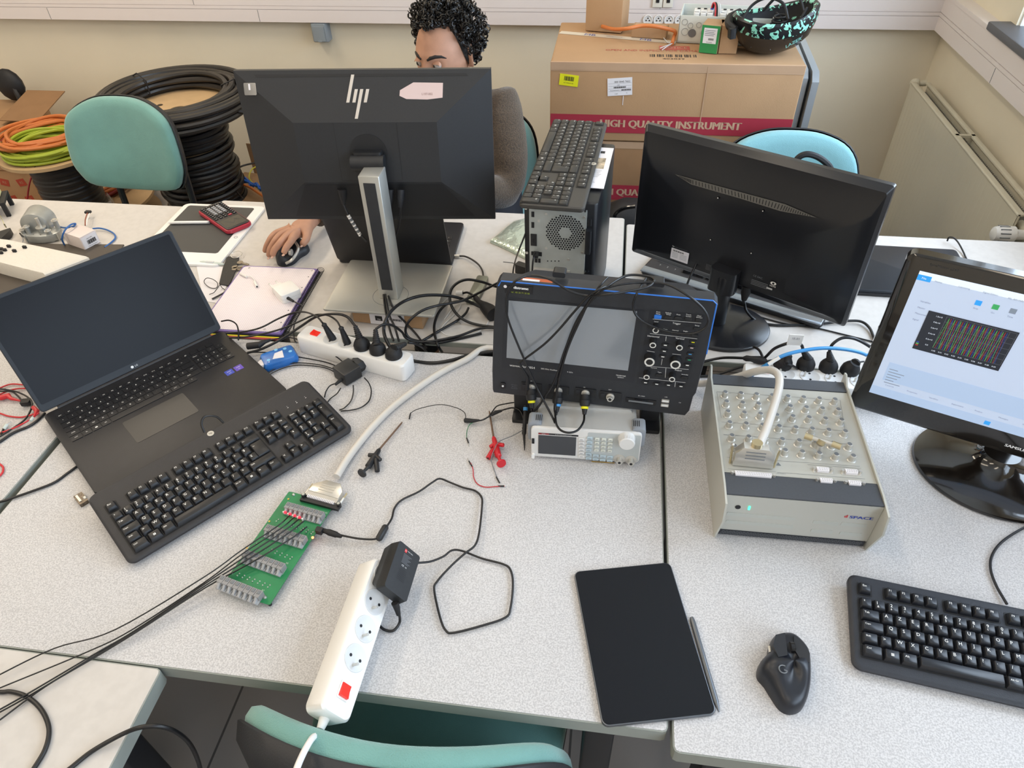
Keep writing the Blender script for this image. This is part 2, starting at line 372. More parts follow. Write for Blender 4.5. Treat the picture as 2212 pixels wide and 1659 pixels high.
def keyboard(name, label, M, w_, d_, style='classic', body='kb_black', keym='key_black', tilt=0, x0=.014, y0=.022, th=.018, logo=None, lights=True, maxh=None, thin=False):
    t = thing(name, label, 'keyboard', M)
    W, D = w_, d_
    mb = MB()
    rad = .014 if style == 'classic' else .008
    P0 = rrect(W, D, rad, 6, W / 2, D / 2)
    def ins(q): return rrect(W - 2 * q, D - 2 * q, rad - q * .5, 6, W / 2, D / 2)
    th2 = th * .55
    def zz(y, z): return z * (1 - .45 * (1 - y / D)) if style == 'classic' else z
    rings = [[(x, y, 0) for x, y in ins(.003)], [(x, y, zz(y, th * .3)) for x, y in P0], [(x, y, zz(y, th * .75)) for x, y in P0], [(x, y, zz(y, th * .95)) for x, y in ins(.0025)], [(x, y, zz(y, th)) for x, y in ins(.006)]]
    mb.loft(rings, body); part('case', mb, t)
    a = math.atan2(th * .45, D) if style == 'classic' else 0
    KM = TR(x0, y0, 0)
    hk = .0085 if style == 'classic' else .0035; ins_ = .0022 if style == 'classic' else .0006
    K = layout(); cells = []
    # recessed key wells (dark beds) in the case
    wells = MB()
    def zt(x, y): return zz(y, th)
    def bed(xa, ya, xb, yb):
        pts = rrect((xb - xa) * U + .003, (yb - ya) * U + .003, .002, 2, x0 + (xa + xb) / 2 * U, y0 + (ya + yb) / 2 * U)
        wells.loft([[(x, y, zt(x, y) - .001) for x, y in pts], [(x, y, zt(x, y) + .0003) for x, y in pts]], 'kb_well')
    for q in ((0, 5.35, 1, 6.35), (2, 5.35, 6, 6.35), (6.5, 5.35, 10.5, 6.35), (11, 5.35, 15, 6.35), (15.25, 5.35, 18.25, 6.35), (0, 0, 15, 5), (15.25, 3, 18.25, 5), (16.25, 1, 17.25, 2), (15.25, 0, 18.25, 1), (18.5, 0, 22.5, 5)): bed(*q)
    part('key_bed', wells, t)
    extra = MB()
    for i, (x, y, kw, kh, s) in enumerate(K):
        cy = y + (.5 if kh == 1 else .5); cx = x + kw / 2
        px_, py_ = x0 + cx * U, y0 + cy * U
        loc = TR(px_, py_, zt(px_, py_)) @ Matrix.Rotation(a, 4, 'X')
        mb = key_mesh(kw, kh, s, keym, 'legend', hk, ins_, style != 'classic')
        if i < 99: part('key', mb, t, M=loc)
        else: 
            for k, m in enumerate(mb.mats): pass
            o = len(extra.V); extra.V += [tuple(loc @ Vector(v)) for v in mb.V]; extra.F += [tuple(j + o for j in f) for f in mb.F]; extra.K += [extra._m(mb.mats[k]) for k in mb.K]
    e = part('keys', extra, t); e['kind'] = 'stuff'
    if lights:
        lm = MB()
        for k in range(3):
            x = x0 + (19.3 + k * 1.1) * U; y = y0 + 6.0 * U; lm.quad(x - .0012, y - .0006, x + .0012, y + .0006, zt(x, y) + .0003, 'legend'); lm.text('1A^'[k], .0035, 'legend', None, x, y + .004, zt(x, y) + .0003)
        part('indicator_lights', lm, t)
    if logo:
        x, y = logo; lg = MB(); lg.prism(circle(.0065, 24, x, y), zt(x, y), zt(x, y) + .0005, 'steel'); lg.text('hp', .007, 'ink_black', None, x, y, zt(x, y) + .0007, sx=.9); part('logo_badge', lg, t)
    fm = MB()
    for x in (.03, W - .03):
        for y in (.02, D - .02): fm.cyl((x, y, -.0015), (x, y, .001), .005, 'black_rubber')
    part('rubber_foot', fm, t)
    return t
mat('kb_black', '#26262a', .5, noise=(60, .06), bump=(900, .25)); mat('key_black', '#1b1c20', .42); mat('kb_well', '#0c0c0f', .6); mat('kb_brown', '#3d3a36', .55, bump=(900, .2)); mat('key_brown', '#302e2b', .5)
mat('kb_blueblack', '#22242b', .45, bump=(900, .25)); mat('key_blueblack', '#191b21', .35)
# A: keyboard lying over the laptop palm rest
a, b = at(283, 1226, .006), at(765, 932, .006)
MA = pose(a, b) @ RX(7.5)
keyboard('keyboard', 'black full-size keyboard laid slantwise over the big laptop, in front of the circuit board', MA, (b - a).length, .172, logo=(.235, .163), x0=.0165, y0=.012)
ring = MB(); ring.tube(spline([MA @ Vector((.228, .176, .014)), MA @ Vector((.232, .190, .026)), MA @ Vector((.245, .198, .03)), MA @ Vector((.262, .19, .024)), MA @ Vector((.268, .176, .012))], 6), .0022, 'black_cable')
tag(ring.build('short_cable_loop', origin=MA @ Vector((.228, .176, .014))), 'short black cable loop arching behind the slanted keyboard on the laptop', 'cable')
# B: right keyboard
MBk = TR(*atz(1838, 1447, .745)) @ RZ(-7.6) @ RX(3)
keyboard('keyboard', 'black wired keyboard with white letters at the right edge beside the gaming mouse', MBk, .452, .156, body='kb_blueblack', keym='key_blueblack', x0=.0135, y0=.0195, th=.016)
# C: keyboard on the tower
TZ = 1.0782
a, b = atz(1196, 254, TZ + .018), atz(1130, 413, TZ + .018)
b = a + (b - a).normalized() * .437
MC = pose(a, b) @ TR(0, 0, -.016)
keyboard('keyboard', 'slim brownish keyboard resting on top of the computer tower, number pad towards the camera', MC, .437, .131, 'slim', 'kb_brown', 'key_brown', x0=.005, y0=.002, th=.012, logo=(.235, .125), lights=False)
# D: keyboard behind the rear monitor
MD = TR(.580, 1.545, T + .003) @ RZ(155)
kd = keyboard('keyboard', 'black keyboard with a glossy rear strip, half hidden behind the black monitor with vent slots', MD, .46, .175, 'classic', 'kb_black', 'key_black', x0=.016, y0=.012)
part('media_strip', MB().box((.23, .166, .0165), (.455, .026, .004), 'glossy_strip', bev=.001) if mat('glossy_strip', '#8d949c', .08, .6) else None, kd, label='glossy reflecting strip')
# ------------------------------------------------------------ big open laptop
mat('laptop_black', '#222226', .45, noise=(50, .08), bump=(1200, .1)); mat('laptop_bezel', '#20242a', .4, spec=.3); mat('trackpad', '#17181b', .38)
scr = bpy.data.materials.new('laptop_screen'); scr.use_nodes = True; b_ = scr.node_tree.nodes['Principled BSDF']; b_.inputs['Base Color'].default_value = rgb('#0f1015'); b_.inputs['Roughness'].default_value = .28; b_.inputs['Specular IOR Level'].default_value = .14; MATS['laptop_screen'] = scr
a, b = at(92, 896, .017), at(481, 713, .017)
ML = pose(a, b) @ TR(0, 0, -.016); LW = (b - a).length; LD = .300
t = thing('laptop', 'large open black laptop with a dark matte screen, tilted at the left', 'laptop', ML)
part('base', MB().prism(rrect(LW, LD, .012, 5, LW / 2, -LD / 2), 0, .0155, 'laptop_black', bev=.002), t)
def lap_keys(t, LW, z, x0, ytop, cols=19.6, pitchy=.0178, keym='key_black', rows=None):
    px = (LW - 2 * x0) / cols
    R_ = rows or [[('esc', .95)] + [('F%d' % i, .95) for i in range(1, 13)] + [('prt', 1), ('del', 1)] + [('O', 1), ('', 1), ('', 1), ('', 1)],
         [('²', 1)] + [(c, 1) for c in '1234567890)-'] + [('<-', 1.9), .2, ('Num', 1), ('/', 1), ('*', 1), ('-', 1)],
         [('tab', 1.5)] + [(c, 1) for c in 'AZERTYUIOP^$'] + [('', 1.4), .2, ('7', 1), ('8', 1), ('9', 1), ('+', 1)],
         [('caps', 1.75)] + [(c, 1) for c in 'QSDFGHJKLM%£'] + [('ent', 1.15), .2, ('4', 1), ('5', 1), ('6', 1), ('', 1)],
         [('shift', 1.25)] + [(c, 1) for c in '>WXCVBN?./+'] + [('shift', 2.65), .2, ('1', 1), ('2', 1), ('3', 1), ('Ent', 1)],
         [('ctrl', 1.2), ('fn', 1), ('#', 1), ('alt', 1), ('', 5.8), ('alt gr', 1), ('ctrl', 1), ('<', 1), ('v', 1), ('>', .9), .2, ('0', 2), ('.', 1)]]
    n = 0; ex = MB()
    for j, r in enumerate(R_):
        x = x0; y = ytop - (j + .5) * pitchy
        for it in r:
            if isinstance(it, float): x += it * px; continue
            s, w_ = it; W = w_ * px - .0018; H = (pitchy - .0018) * (1 if j else .8)
            mb = MB(); mb.prism(rrect(W, H, .0012, 2), 0, .0012, keym)
            if s == '#': mb.quad(-.0024, -.0018, .0024, .0018, .0014, 'legend')
            elif s: mb.text(s, .0056 if len(s) == 1 else .0046, 'legend', None, 0, .001, .0014)
            M = TR(x + w_ * px / 2, y, z)
            if n < 99: part('key', mb, t, M=M)
            n += 1; x += w_ * px
    return t
lap_keys(t, LW, .0155, .016, -.022)
part('touchpad', MB().prism(rrect(.13, .08, .004, 3, LW * .43, -.185), .0154, .0159, 'trackpad'), t)
st = MB(); st.prism(rrect(.018, .018, .001, 2, LW - .062, -.155), .0155, .0158, 'intel_blue') if mat('intel_blue', '#2a3fae', .4) else 0
st.text('intel', .005, 'ink_white', None, LW - .062, -.152, .0160).text('evo', .004, 'ink_white', None, LW - .062, -.159, .0160); part('blue_sticker', st, t)
st = MB(); st.prism(rrect(.018, .018, .001, 2, LW - .040, -.155), .0155, .0158, 'intel_violet') if mat('intel_violet', '#5a3fb4', .4) else 0
st.text('intel', .005, 'ink_white', None, LW - .040, -.152, .0160).text('iris', .004, 'ink_white', None, LW - .040, -.159, .0160); part('violet_sticker', st, t)
HM = TR(0, .004, .017) @ RX(-24)
lid = MB(); LH = .248; lid.prism(rrect(LW, LH, .008, 4, LW / 2, LH / 2), -.006, 0, 'laptop_black', HM @ RX(90), bev=.001)
lo = part('lid', lid, t)
sc_ = MB(); sc_.prism(rrect(LW - .004, LH - .004, .007, 4, LW / 2, LH / 2), .0001, .0006, 'laptop_bezel', HM @ RX(90)); sc_.prism(rrect(LW - .016, LH - .024, .003, 3, LW / 2, LH / 2 + .004), .0007, .0011, 'laptop_screen', HM @ RX(90))
part('screen', sc_, lo)
lg = MB(); lg.prism(circle(.003, 16, LW / 2 - .008, .008), .0007, .0009, 'ink_white', HM @ RX(90)); lg.text('LG', .0055, 'ink_white', HM @ RX(90), LW / 2 + .001, .008, .0009); lg.cyl((0, 0, 0), (0, 0, .0001), .0001, 'ink_white')
part('brand_mark', lg, lo)
part('hinge', MB().cyl((.03, .002, .014), (LW - .03, .002, .014), .005, 'laptop_black'), t)
# ------------------------------------------------------------ second laptop under the monitor
mat('space_black', '#26272b', .42, .2)
a, b = at(735, 563, .008), at(976, 572, .008)
M2 = TR(*at(731, 566, .004)) @ RZ(2.0); W2 = .312; D2 = .221
t = thing('laptop', 'slim dark laptop standing open behind the silver monitor base', 'laptop', M2 @ TR(0, 0, -.003))
part('base', MB().prism(rrect(W2, D2, .012, 5, W2 / 2, D2 / 2), 0, .011, 'space_black', bev=.002), t)
rows2 = [[('', 1)] * 14] * 6
mm = MB(); mm.prism(rrect(.272, .11, .004, 3, W2 / 2, .085), .0109, .0113, 'kb_well'); part('key_bed', mm, t)
for j in range(6):
    for i in range(14): 
        k = MB(); k.prism(rrect(.0165, .0155, .001, 2), 0, .001, 'key_black'); k.text('AZERTYUIOPQSDF'[(i + j) % 14], .004, 'legend', RZ(180), 0, 0, .0012); part('key', k, t, M=TR(W2 / 2 - .127 + i * .0195, .040 + j * .018, .0113))
part('touchpad', MB().prism(rrect(.12, .065, .004, 3, W2 / 2, .182), .0109, .0113, 'trackpad'), t)
LM2 = TR(0, .004, .011) @ RX(17)
l2 = MB(); l2.prism(rrect(W2, .215, .010, 5, W2 / 2, .1075), 0, .005, 'space_black', LM2 @ RX(90), bev=.001); l2 = part('lid', l2, t)
s2 = MB(); s2.prism(rrect(W2 - .01, .203, .006, 4, W2 / 2, .1075), -.0006, -.0002, 'screen_off', LM2 @ RX(90)); part('screen', s2, l2)
# ------------------------------------------------------------ HP monitor, centre
mat('mon_back', '#26272a', .5, noise=(300, .06), bump=(1500, .1)); mat('mon_side', '#202125', .5); mat('mon_recess', '#191a1d', .5)
def fr(x, y, z, yaw, tilt, roll=0): return TR(x, y, z) @ RZ(yaw) @ RX(tilt) @ RY(roll)
MH = fr(-.5316, 1.4575, 1.1149, 6.3, -4.8, .5); HW, HH = .539, .33
t = thing('monitor', 'wide black monitor seen from behind on a silver stand, before the seated man', 'monitor', TR(-.505, 1.40, T + .045))
IM = t.matrix_world.inverted() @ MH
mb = MB(); w2, h2 = HW / 2, HH / 2
def rc(hw, z0, z1, y): return [(-hw, y, z0), (hw, y, z0), (hw, y, z1), (-hw, y, z1)]
mb.loft([rc(w2, -h2, h2, .006), rc(w2, -h2, h2, -.006), rc(w2 * .57, -.062, .068, -.040)], 'mon_back', IM); back = part('back_cover', mb, t, ang=10)
part('screen', MB().box((0, .007, 0), (HW - .01, .003, HH - .01), 'screen_off', IM), t)
# port recess along the lower facet
SL = math.degrees(math.atan2(.034, h2 - .062))
LF = IM @ TR(0, -.023, -(h2 + .062) / 2) @ RX(90 + SL)
rp = MB(); rp.add([(-w2 * .74, -.044, .0006), (w2 * .82, -.044, .0006), (w2 * .58, .048, .0006), (-w2 * .57, .048, .0006)], [(0, 1, 2, 3)], 'mon_recess', LF); part('port_panel', rp, back)
UF = IM @ TR(0, -.023, (h2 + .068) / 2) @ RX(90 - math.degrees(math.atan2(.034, h2 - .068)))
sl = MB(); sl.prism([(-.222, .038), (.222, .038), (.218, .0435), (-.226, .0435)], 0, .0006, 'mon_recess', UF); part('vent_slot', sl, back)
lg = MB()
for x, y0_, y1_ in ((0, -.018, .036), (.013, -.018, .008), (.0245, -.050, .008), (.037, -.018, .008)):
    k = .27; P = [(x - .028 + y0_ * k, y0_), (x - .0215 + y0_ * k, y0_), (x - .0215 + y1_ * k, y1_), (x - .028 + y1_ * k, y1_)]
    if abs(x - .0245) < 1e-6: lg.prism([(p[0], p[1] * 1) for p in P], 0, .0012, 'steel_logo', UF @ TR(-.003, .006, 0)) if mat('steel_logo', '#cfc8c0', .35, .4) else 0
    else: lg.prism(P, 0, .0012, 'steel_logo', UF @ TR(-.003, .006, 0)) if mat('steel_logo', '#cfc8c0', .35, .4) else 0
part('logo', lg, back, label='silver slanted bar logo')
pk = MB(); p_ = [onp(t.matrix_world @ UF, *q, ax=2) for q in ((893, 178), (957, 179), (956, 211), (923, 215), (878, 214), (863, 207), (864, 195))]
pk.prism([(v.x, v.y) for v in p_][::-1], .0002, .0007, 'pink_label') if mat('pink_label', '#d9c0bb', .6) else 0
v = onp(t.matrix_world @ UF, 923, 203, ax=2); pk.text('L107-002', .0058, 'brown_ink', UF, v.x, v.y, .0009) if mat('brown_ink', '#8e6a62', .7) else 0
# the label body was added in facet coordinates: place it on the facet
pk2 = MB(); pk2.prism([(v.x, v.y) for v in p_][::-1], .0002, .0007, 'pink_label', UF); pk2.text('L107-002', .0062, 'brown_ink', UF, v.x, v.y, .0009); part('pink_label', pk2, back)
v = onp(t.matrix_world @ UF, 540, 188, ax=2)
tp = MB(); tp.prism(rrect(.026, .024, .002, 2, v.x, v.y - .004), .0002, .0008, 'tape_clear', UF) if mat('tape_clear', '#4a4b4c', .15, spec=.8) else 0
tp.quad(v.x - .003, v.y - .006, v.x + .001, v.y + .006, .001, 'paper', UF); part('tape_patch', tp, back)
CP = IM @ TR(0, -.0402, .003) @ RX(90)
cp = MB(); 
for (x0_, y0_, x1_, y1_) in ((-.068, -.062, -.0672, .064), (.0672, -.062, .068, .064), (-.068, -.0625, .068, -.0617)): cp.quad(x0_, y0_, x1_, y1_, .0003, 'black_rubber', CP)
cp.loft([[(x, y, 0) for x, y in circle(.041, 40)], [(x, y, .0006) for x, y in circle(.041, 40)]], 'mon_recess', CP); part('mount_plate', cp, back)
ub = MB()
for px in (979, 988):
    v = onp(t.matrix_world @ IM, px, 328, 1, -.024); ub.box((0, 0, 0), (.0055, .0006, .014), 'steel', IM @ TR(v.x, -.0245, v.z)); ub.box((0, 0, 0), (.0035, .0014, .012), 'ink_black', IM @ TR(v.x, -.0246, v.z))
part('usb_port', ub, back)
nk = MB(); nk.cyl((-.036, -.058, -.012), (.036, -.058, -.012), .017, 'black_plastic', M=IM); nk.box((0, -.046, -.012), (.06, .03, .045), 'black_plastic', IM, r=.004); part('hinge', nk, t)
W_ = t.matrix_world.inverted()
def tw(x, y, z): return W_ @ Vector((x, y, z))
stn = MB(); stn.box(tuple(tw(-.508, 1.365, (T + .052 + 1.105) / 2)), (.046, .052, 1.105 - T - .052), 'alu', bev=.002); sp = part('stand_column', stn, t, label='brushed silver column')
part('cable_insert', MB().box(tuple(tw(-.508, 1.3385, .955)), (.026, .002, .27), 'dark_grey'), sp, label='dark grey channel')
bp = MB(); bc = [W_ @ atz(*q, T + .05) for q in ((707, 665), (905, 678), (985, 573), (742, 563))]
cx_ = sum(v.x for v in bc) / 4
x0_, x1_, y0_, y1_ = -.655 + .505, -.385 + .505, 1.283 - 1.40, 1.503 - 1.40
bp.prism(rrect(x1_ - x0_, y1_ - y0_, .006, 3, (x0_ + x1_) / 2, (y0_ + y1_) / 2), .0015, .008, 'alu', bev=.0015)
bp = part('base_plate', bp, t); part('swivel_ring', MB().tube([(x, y, .0082) for x, y in circle(.043, 48, -.003, -.045)], .0005, 'mid_grey', closed=True, seg=5), bp)
# ------------------------------------------------------------ HP monitor, right (rear view)
MV = fr(.2947, 1.4369, .9839, -30.8, -1.7, -.3); VW, VH = .53, .32
t = thing('monitor', 'tilted black monitor seen from behind with a long vent slot band', 'monitor', TR(.272, 1.392, T))
IV = t.matrix_world.inverted() @ MV; WV = t.matrix_world @ IV
mat('mon2', '#1b1c20', .28, spec=.5, noise=(6, .05)); mat('mon2_band', '#6a6761', .5)
mb = MB(); w2, h2 = VW / 2, VH / 2
def ring2(sx, z0, z1, y, rr=.006): 
    return [(x, y, z) for x, z in rrect(2 * w2 * sx, (z1 - z0), rr, 3, 0, (z0 + z1) / 2)]
mb.loft([ring2(1, -h2, h2, .008), ring2(1, -h2, h2, -.005), ring2(.975, -h2 + .008, h2 - .012, -.016), ring2(.93, -h2 + .02, h2 - .055, -.022), ring2(.84, -h2 + .03, h2 - .078, -.034), ring2(.5, -h2 + .05, .03, -.040)][::-1], 'mon2', IV)
bk = part('back_cover', mb, t, ang=25); part('screen', MB().box((0, .009, 0), (VW - .012, .002, VH - .012), 'screen_off', IV), t)
def vpt(px, py, off): return onp(WV, px, py, 1, off)
vb = MB(); top_ = [(1463, 373), (1500, 383), (1600, 410), (1700, 437), (1768, 466)]; bot_ = [(1463, 373), (1498, 395), (1600, 424), (1690, 452), (1768, 466)]
A_ = [vpt(*q, -.029) for q in top_]; B_ = [vpt(*q, -.029) for q in bot_]
for i in range(4): vb.add([A_[i], A_[i + 1], B_[i + 1], B_[i]], [(0, 1, 2, 3)], 'mon2_band', IV @ TR(0, -.0105, 0))
for i in range(56):
    u = (i + .8) / 57.5; q = u * 4; k = int(q); f = q - k
    a_ = A_[k].lerp(A_[min(k + 1, 4)], f); c_ = B_[k].lerp(B_[min(k + 1, 4)], f); h_ = (a_ - c_) * .34; m_ = (a_ + c_) / 2
    if h_.length < .001: continue
    d_ = Vector((.0016, 0, 0)); vb.add([m_ + h_ - d_, m_ + h_, m_ - h_ + d_, m_ - h_], [(0, 1, 2, 3)], 'ink_black', IV @ TR(0, -.0110, 0))
part('vent_band', vb, bk)
lb = MB(); q = vpt(1471, 550, -.036); LBM = IV @ TR(q.x, -.0425, q.z) @ RX(90)
lb.prism(rrect(.045, .028, .001, 2), 0, .0006, 'paper', LBM)
for i in range(16): lb.quad(-.018 + i * .0018, .007, -.018 + i * .0018 + (.0011 if i % 3 else .0006), .011, .0009, 'ink_black', LBM)
for j in range(4):
    lb.quad(-.019, .003 - j * .0035, -.004, .0045 - j * .0035 - .0008, .0009, 'mid_grey', LBM); lb.quad(.001, .003 - j * .0035, .018, .0045 - j * .0035 - .0008, .0009, 'mid_grey', LBM)
lb.text('HP P244 Full HD Monitor', .0035, 'mid_grey', LBM, 0, .018, .0002); lb.text('hp', .005, 'ink_white', LBM, -.019, .0185, .0003)
part('rating_label', lb, bk)
q = vpt(1655, 608, -.036); LB2 = IV @ TR(q.x, -.0425, q.z) @ RX(90); lb = MB()
lb.text('CE EAC', .0065, 'mid_grey', LB2, -.018, .008, .0002); lb.text('HDMI', .0055, 'legend', LB2, .018, -.002, .0002); lb.prism(circle(.0065, 20, .018, .005, .0038), 0, .0004, 'legend', LB2); lb.prism(circle(.0026, 16, .018, .005), .0004, .0007, 'ink_black', LB2)
for j in range(4): lb.quad(-.03, -.002 - j * .0035, .008, -.0033 - j * .0035, .0002, 'dark_grey2', LB2) if mat('dark_grey2', '#6c6e72', .6) else 0
lb.quad(.006, -.012, .019, -.008, .0003, 'light_grey', LB2); part('approval_marks', lb, bk)
q = vpt(1555, 575, -.036); lb = MB(); LB3 = IV @ TR(q.x, -.0425, q.z) @ RX(90)
for j in range(5): lb.quad(-.03, -.002 - j * .003, .02 - .004 * (j % 2), -.0030 - j * .003, .0002, 'dark_grey2', LB3)
part('fine_print', lb, bk)
sb = MB()
for px, py in ((1553, 426), (1650, 454), (1537, 516), (1625, 545)):
    q = vpt(px, py, -.036); sb.cyl((q.x, -.036, q.z), (q.x, -.0415, q.z), .0026, 'black_gloss', M=IV); sb.ball((q.x, -.0415, q.z), .0015, 'steel', IV)
part('screw', sb, bk)
W_ = t.matrix_world.inverted()
cl = MB(); cl.lathe([(.021, .012), (.0205, .02), (.019, .10), (.019, .138), (.017, .142)], 'mon2', TR(-.004, -.008, 0), 28); part('stand_column', cl, t)
hd = MB(); hd.box((0, -.052, -.118), (.062, .04, .055), 'mon2', IV, r=.012); part('stand_head', hd, t)
bs = MB(); bs.lathe([(.100, 0), (.106, .002), (.106, .008), (.102, .011), (.04, .0135), (.001, .0138)], 'mon2', TR(.012, -.016, 0), 56, 1, .86); part('base_plate', bs, t)
# ------------------------------------------------------------ Samsung monitor
MS = fr(.477, 1.052, .823, -21.4, -1.35); SW, SH = .512, .33
t = thing('monitor', 'glossy black monitor at the right edge showing a waveform plot window', 'monitor', TR(.735, .985, T))
IS = t.matrix_world.inverted() @ MS; WS = t.matrix_world @ IS
mat('piano', '#16120f', .12, spec=.6, coat=.5); mat('win_bg', '#c4d2ea', .4, emit=.3); mat('win_bg2', '#b3c8e6', .4, emit=.3); mat('win_blue', '#2f8fd6', .4, emit=.7); mat('win_txt', '#7c8796', .4, emit=.45)
mat('plot_bg', '#2b2e36', .3, emit=.3); mat('plot_grid', '#666a70', .3, emit=.5); mat('trace_g', '#5aa04e', .4, emit=.5); mat('trace_r', '#9a3030', .4, emit=.5); mat('trace_b', '#2d3f90', .4, emit=.5); mat('icon_g', '#3a9a5a', .4, emit=.6); mat('icon_r', '#a03a4a', .4, emit=.5); mat('win_white', '#dde6f2', .4, emit=.5)
P_ = rrect(SW, SH, .014, 5, SW / 2, SH / 2); hs = MB(); F_ = IS @ RX(90)
hs.loft([[(x, y, -.03) for x, y in rrect(SW - .03, SH - .03, .014, 5, SW / 2, SH / 2)], [(x, y, -.012) for x, y in P_], [(x, y, .006) for x, y in P_], [(x, y, .010) for x, y in rrect(SW - .01, SH - .01, .012, 5, SW / 2, SH / 2)]], 'piano', F_); bz = part('bezel', hs, t)
sx0, sx1, sy0, sy1 = .025, SW - .025, .046, SH - .026
sc_ = MB(); z = .0103; sc_.quad(sx0, sy0, sx1, sy1, z, 'win_bg', F_)
WP = t.matrix_world @ F_
def sp_(px, py): v = onp(WP, px, py, 2, z); return v.x, v.y
def band(y0_, y1_, m, zz_=.0002, xa=sx0, xb=sx1): sc_.quad(xa, y0_, xb, y1_, z + zz_, m, F_)
W_s, H_s = sx1 - sx0, sy1 - sy0
band(sy1 - .012, sy1, 'win_white'); band(sy0, sy0 + .018, 'win_bg2'); band(sy0 + .035, sy0 + .075, 'win_bg2', .0003, sx0 + .012);
sc_.quad(sx0, sy1 - .016, sx0 + .020, sy1 - .006, z + .0005, 'win_blue', F_)
sc_.text('File', .005, 'win_white', F_, sx0 + .01, sy1 - .011, z + .0007)
for i, s in enumerate(('Home', 'Layouting', 'Signal Editor', 'XIL API MAPort', 'Automation', 'Platforms', 'View')): sc_.text(s, .0042, 'win_txt', F_, sx0 + .026 + i * .034, sy1 - .0115, z + .0006, left=True)
for i, (m, s) in enumerate((('win_blue', 'Stop'), ('icon_g', 'Go'), ('win_txt', 'Time'), ('win_bg2', ''), ('win_bg2', ''))):
    x = sx0 + .095 + i * .024; sc_.quad(x - .0045, sy1 - .036, x + .0045, sy1 - .027, z + .0005, m, F_)
    if s: sc_.text(s, .004, 'win_txt', F_, x, sy1 - .042, z + .0005)
for i, s in enumerate(('Start Immediate', 'Start Triggered')): sc_.text(s, .0046, 'win_txt', F_, sx0 + .222, sy1 - .030 - i * .009, z + .0005, left=True); sc_.prism(circle(.002, 10, sx0 + .217, sy1 - .030 - i * .009), z + .0004, z + .0006, 'icon_r', F_)
for i, s in enumerate(('Variables', 'Master', 'Measurement Configuration', 'Signal')): sc_.text(s, .0042, 'win_txt', F_, sx0 + .018, sy1 - .052 - i * .012, z + .0005, left=True)
for i in range(6): sc_.quad(sx0 + .016, sy0 + .062 - i * .006, sx0 + .030 + (i * 7 % 4) * .004, sy0 + .0605 - i * .006, z + .0005, 'win_txt', F_)
for i in range(7): sc_.text(('Controls', 'Properties', 'Variables', 'Experiment', 'Project', 'Messages', 'Interpreter')[i], .004, 'win_txt', F_, sx0 + .02 + i * .036, sy0 + .026, z + .0005, left=True)
sc_.quad(sx0 + .185, sy0 + .004, sx0 + .194, sy0 + .012, z + .0005, 'win_blue', F_)
c4 = [sp_(*q) for q in ((2006, 671), (2203, 717), (2158, 800), (1970, 753))]
px0 = (c4[0][0] + c4[3][0]) / 2; px1 = (c4[1][0] + c4[2][0]) / 2; py1 = (c4[0][1] + c4[1][1]) / 2; py0 = (c4[2][1] + c4[3][1]) / 2
sc_.quad(px0, py0, px1, py1, z + .0008, 'plot_bg', F_); gx0, gx1, gy0, gy1 = px0 + .028, px1 - .002, py0 + .012, py1 - .003
def line(x0_, y0_, x1_, y1_, m, wd, zz_):
    d = Vector((x1_ - x0_, y1_ - y0_)); n_ = Vector((-d.y, d.x)).normalized() * wd / 2
    sc_.add([(x0_ - n_.x, y0_ - n_.y, zz_), (x1_ - n_.x, y1_ - n_.y, zz_), (x1_ + n_.x, y1_ + n_.y, zz_), (x0_ + n_.x, y0_ + n_.y, zz_)], [(0, 1, 2, 3)], m, F_)
for i in range(7): yy = gy0 + (gy1 - gy0) * i / 6; line(gx0, yy, gx1, yy, 'plot_grid', .0004, z + .0010)
for i in range(11):
    xx = gx0 + (gx1 - gx0) * i / 10; line(xx, gy0, xx, gy1, 'plot_grid', .0004, z + .0010)
    if i < 10: sc_.text('0.0%d' % i, .0034, 'win_white', F_, xx + .003, gy0 - .006, z + .0010)
for i, s in enumerate(('1.0e+0', '0.8e+0', '0.6e+0', '0.4e+0', '0.2e+0', '0.0')): sc_.text(s, .0036, 'win_white', F_, px0 + .018, gy1 - .004 - i * (gy1 - gy0 - .006) / 5, z + .0010)
for ph, m, k in ((.66, 'trace_b', 0), (.33, 'trace_r', 1), (0, 'trace_g', 2)):
    N = 10; wv = (gx1 - gx0) * .86 / N
    for i in range(N):
        xa = gx0 + (i + ph) * wv; line(xa, gy0, xa + wv / 2, gy1 - .002, m, .0005, z + .0012 + k * .0001); line(xa + wv / 2, gy1 - .002, xa + wv, gy0, m, .0005, z + .0012 + k * .0001)
for k, m in enumerate(('trace_r', 'trace_g', 'trace_b')): sc_.quad(px0 + .002, py0 + .008 + k * .003, px0 + .006, py0 + .0105 + k * .003, z + .0012, m, F_)
part('screen', sc_, t)
br = MB(); q = onp(WP, 2193, 972, 2, .0105); br.bold('SAMSUNG', .0082, 'ink_white', F_, q.x + .004, .020, .0107, sx=1.15); br.text('SyncMaster 2243', .006, 'dark_grey', F_, .055, SH - .012, .0107); part('brand_lettering', br, t)
bs = MB(); bs.lathe([(.132, 0), (.136, .003), (.134, .008), (.12, .014), (.085, .021), (.05, .030), (.035, .04), (.03, .05)], 'piano', TR(.005, -.003, 0) @ RZ(-15), 64, 1, .88); part('base', bs, t)
nk = MB(); nk.box((0, .040, .075), (.06, .035, .12), 'piano', RZ(-21), r=.012); part('neck', nk, t)
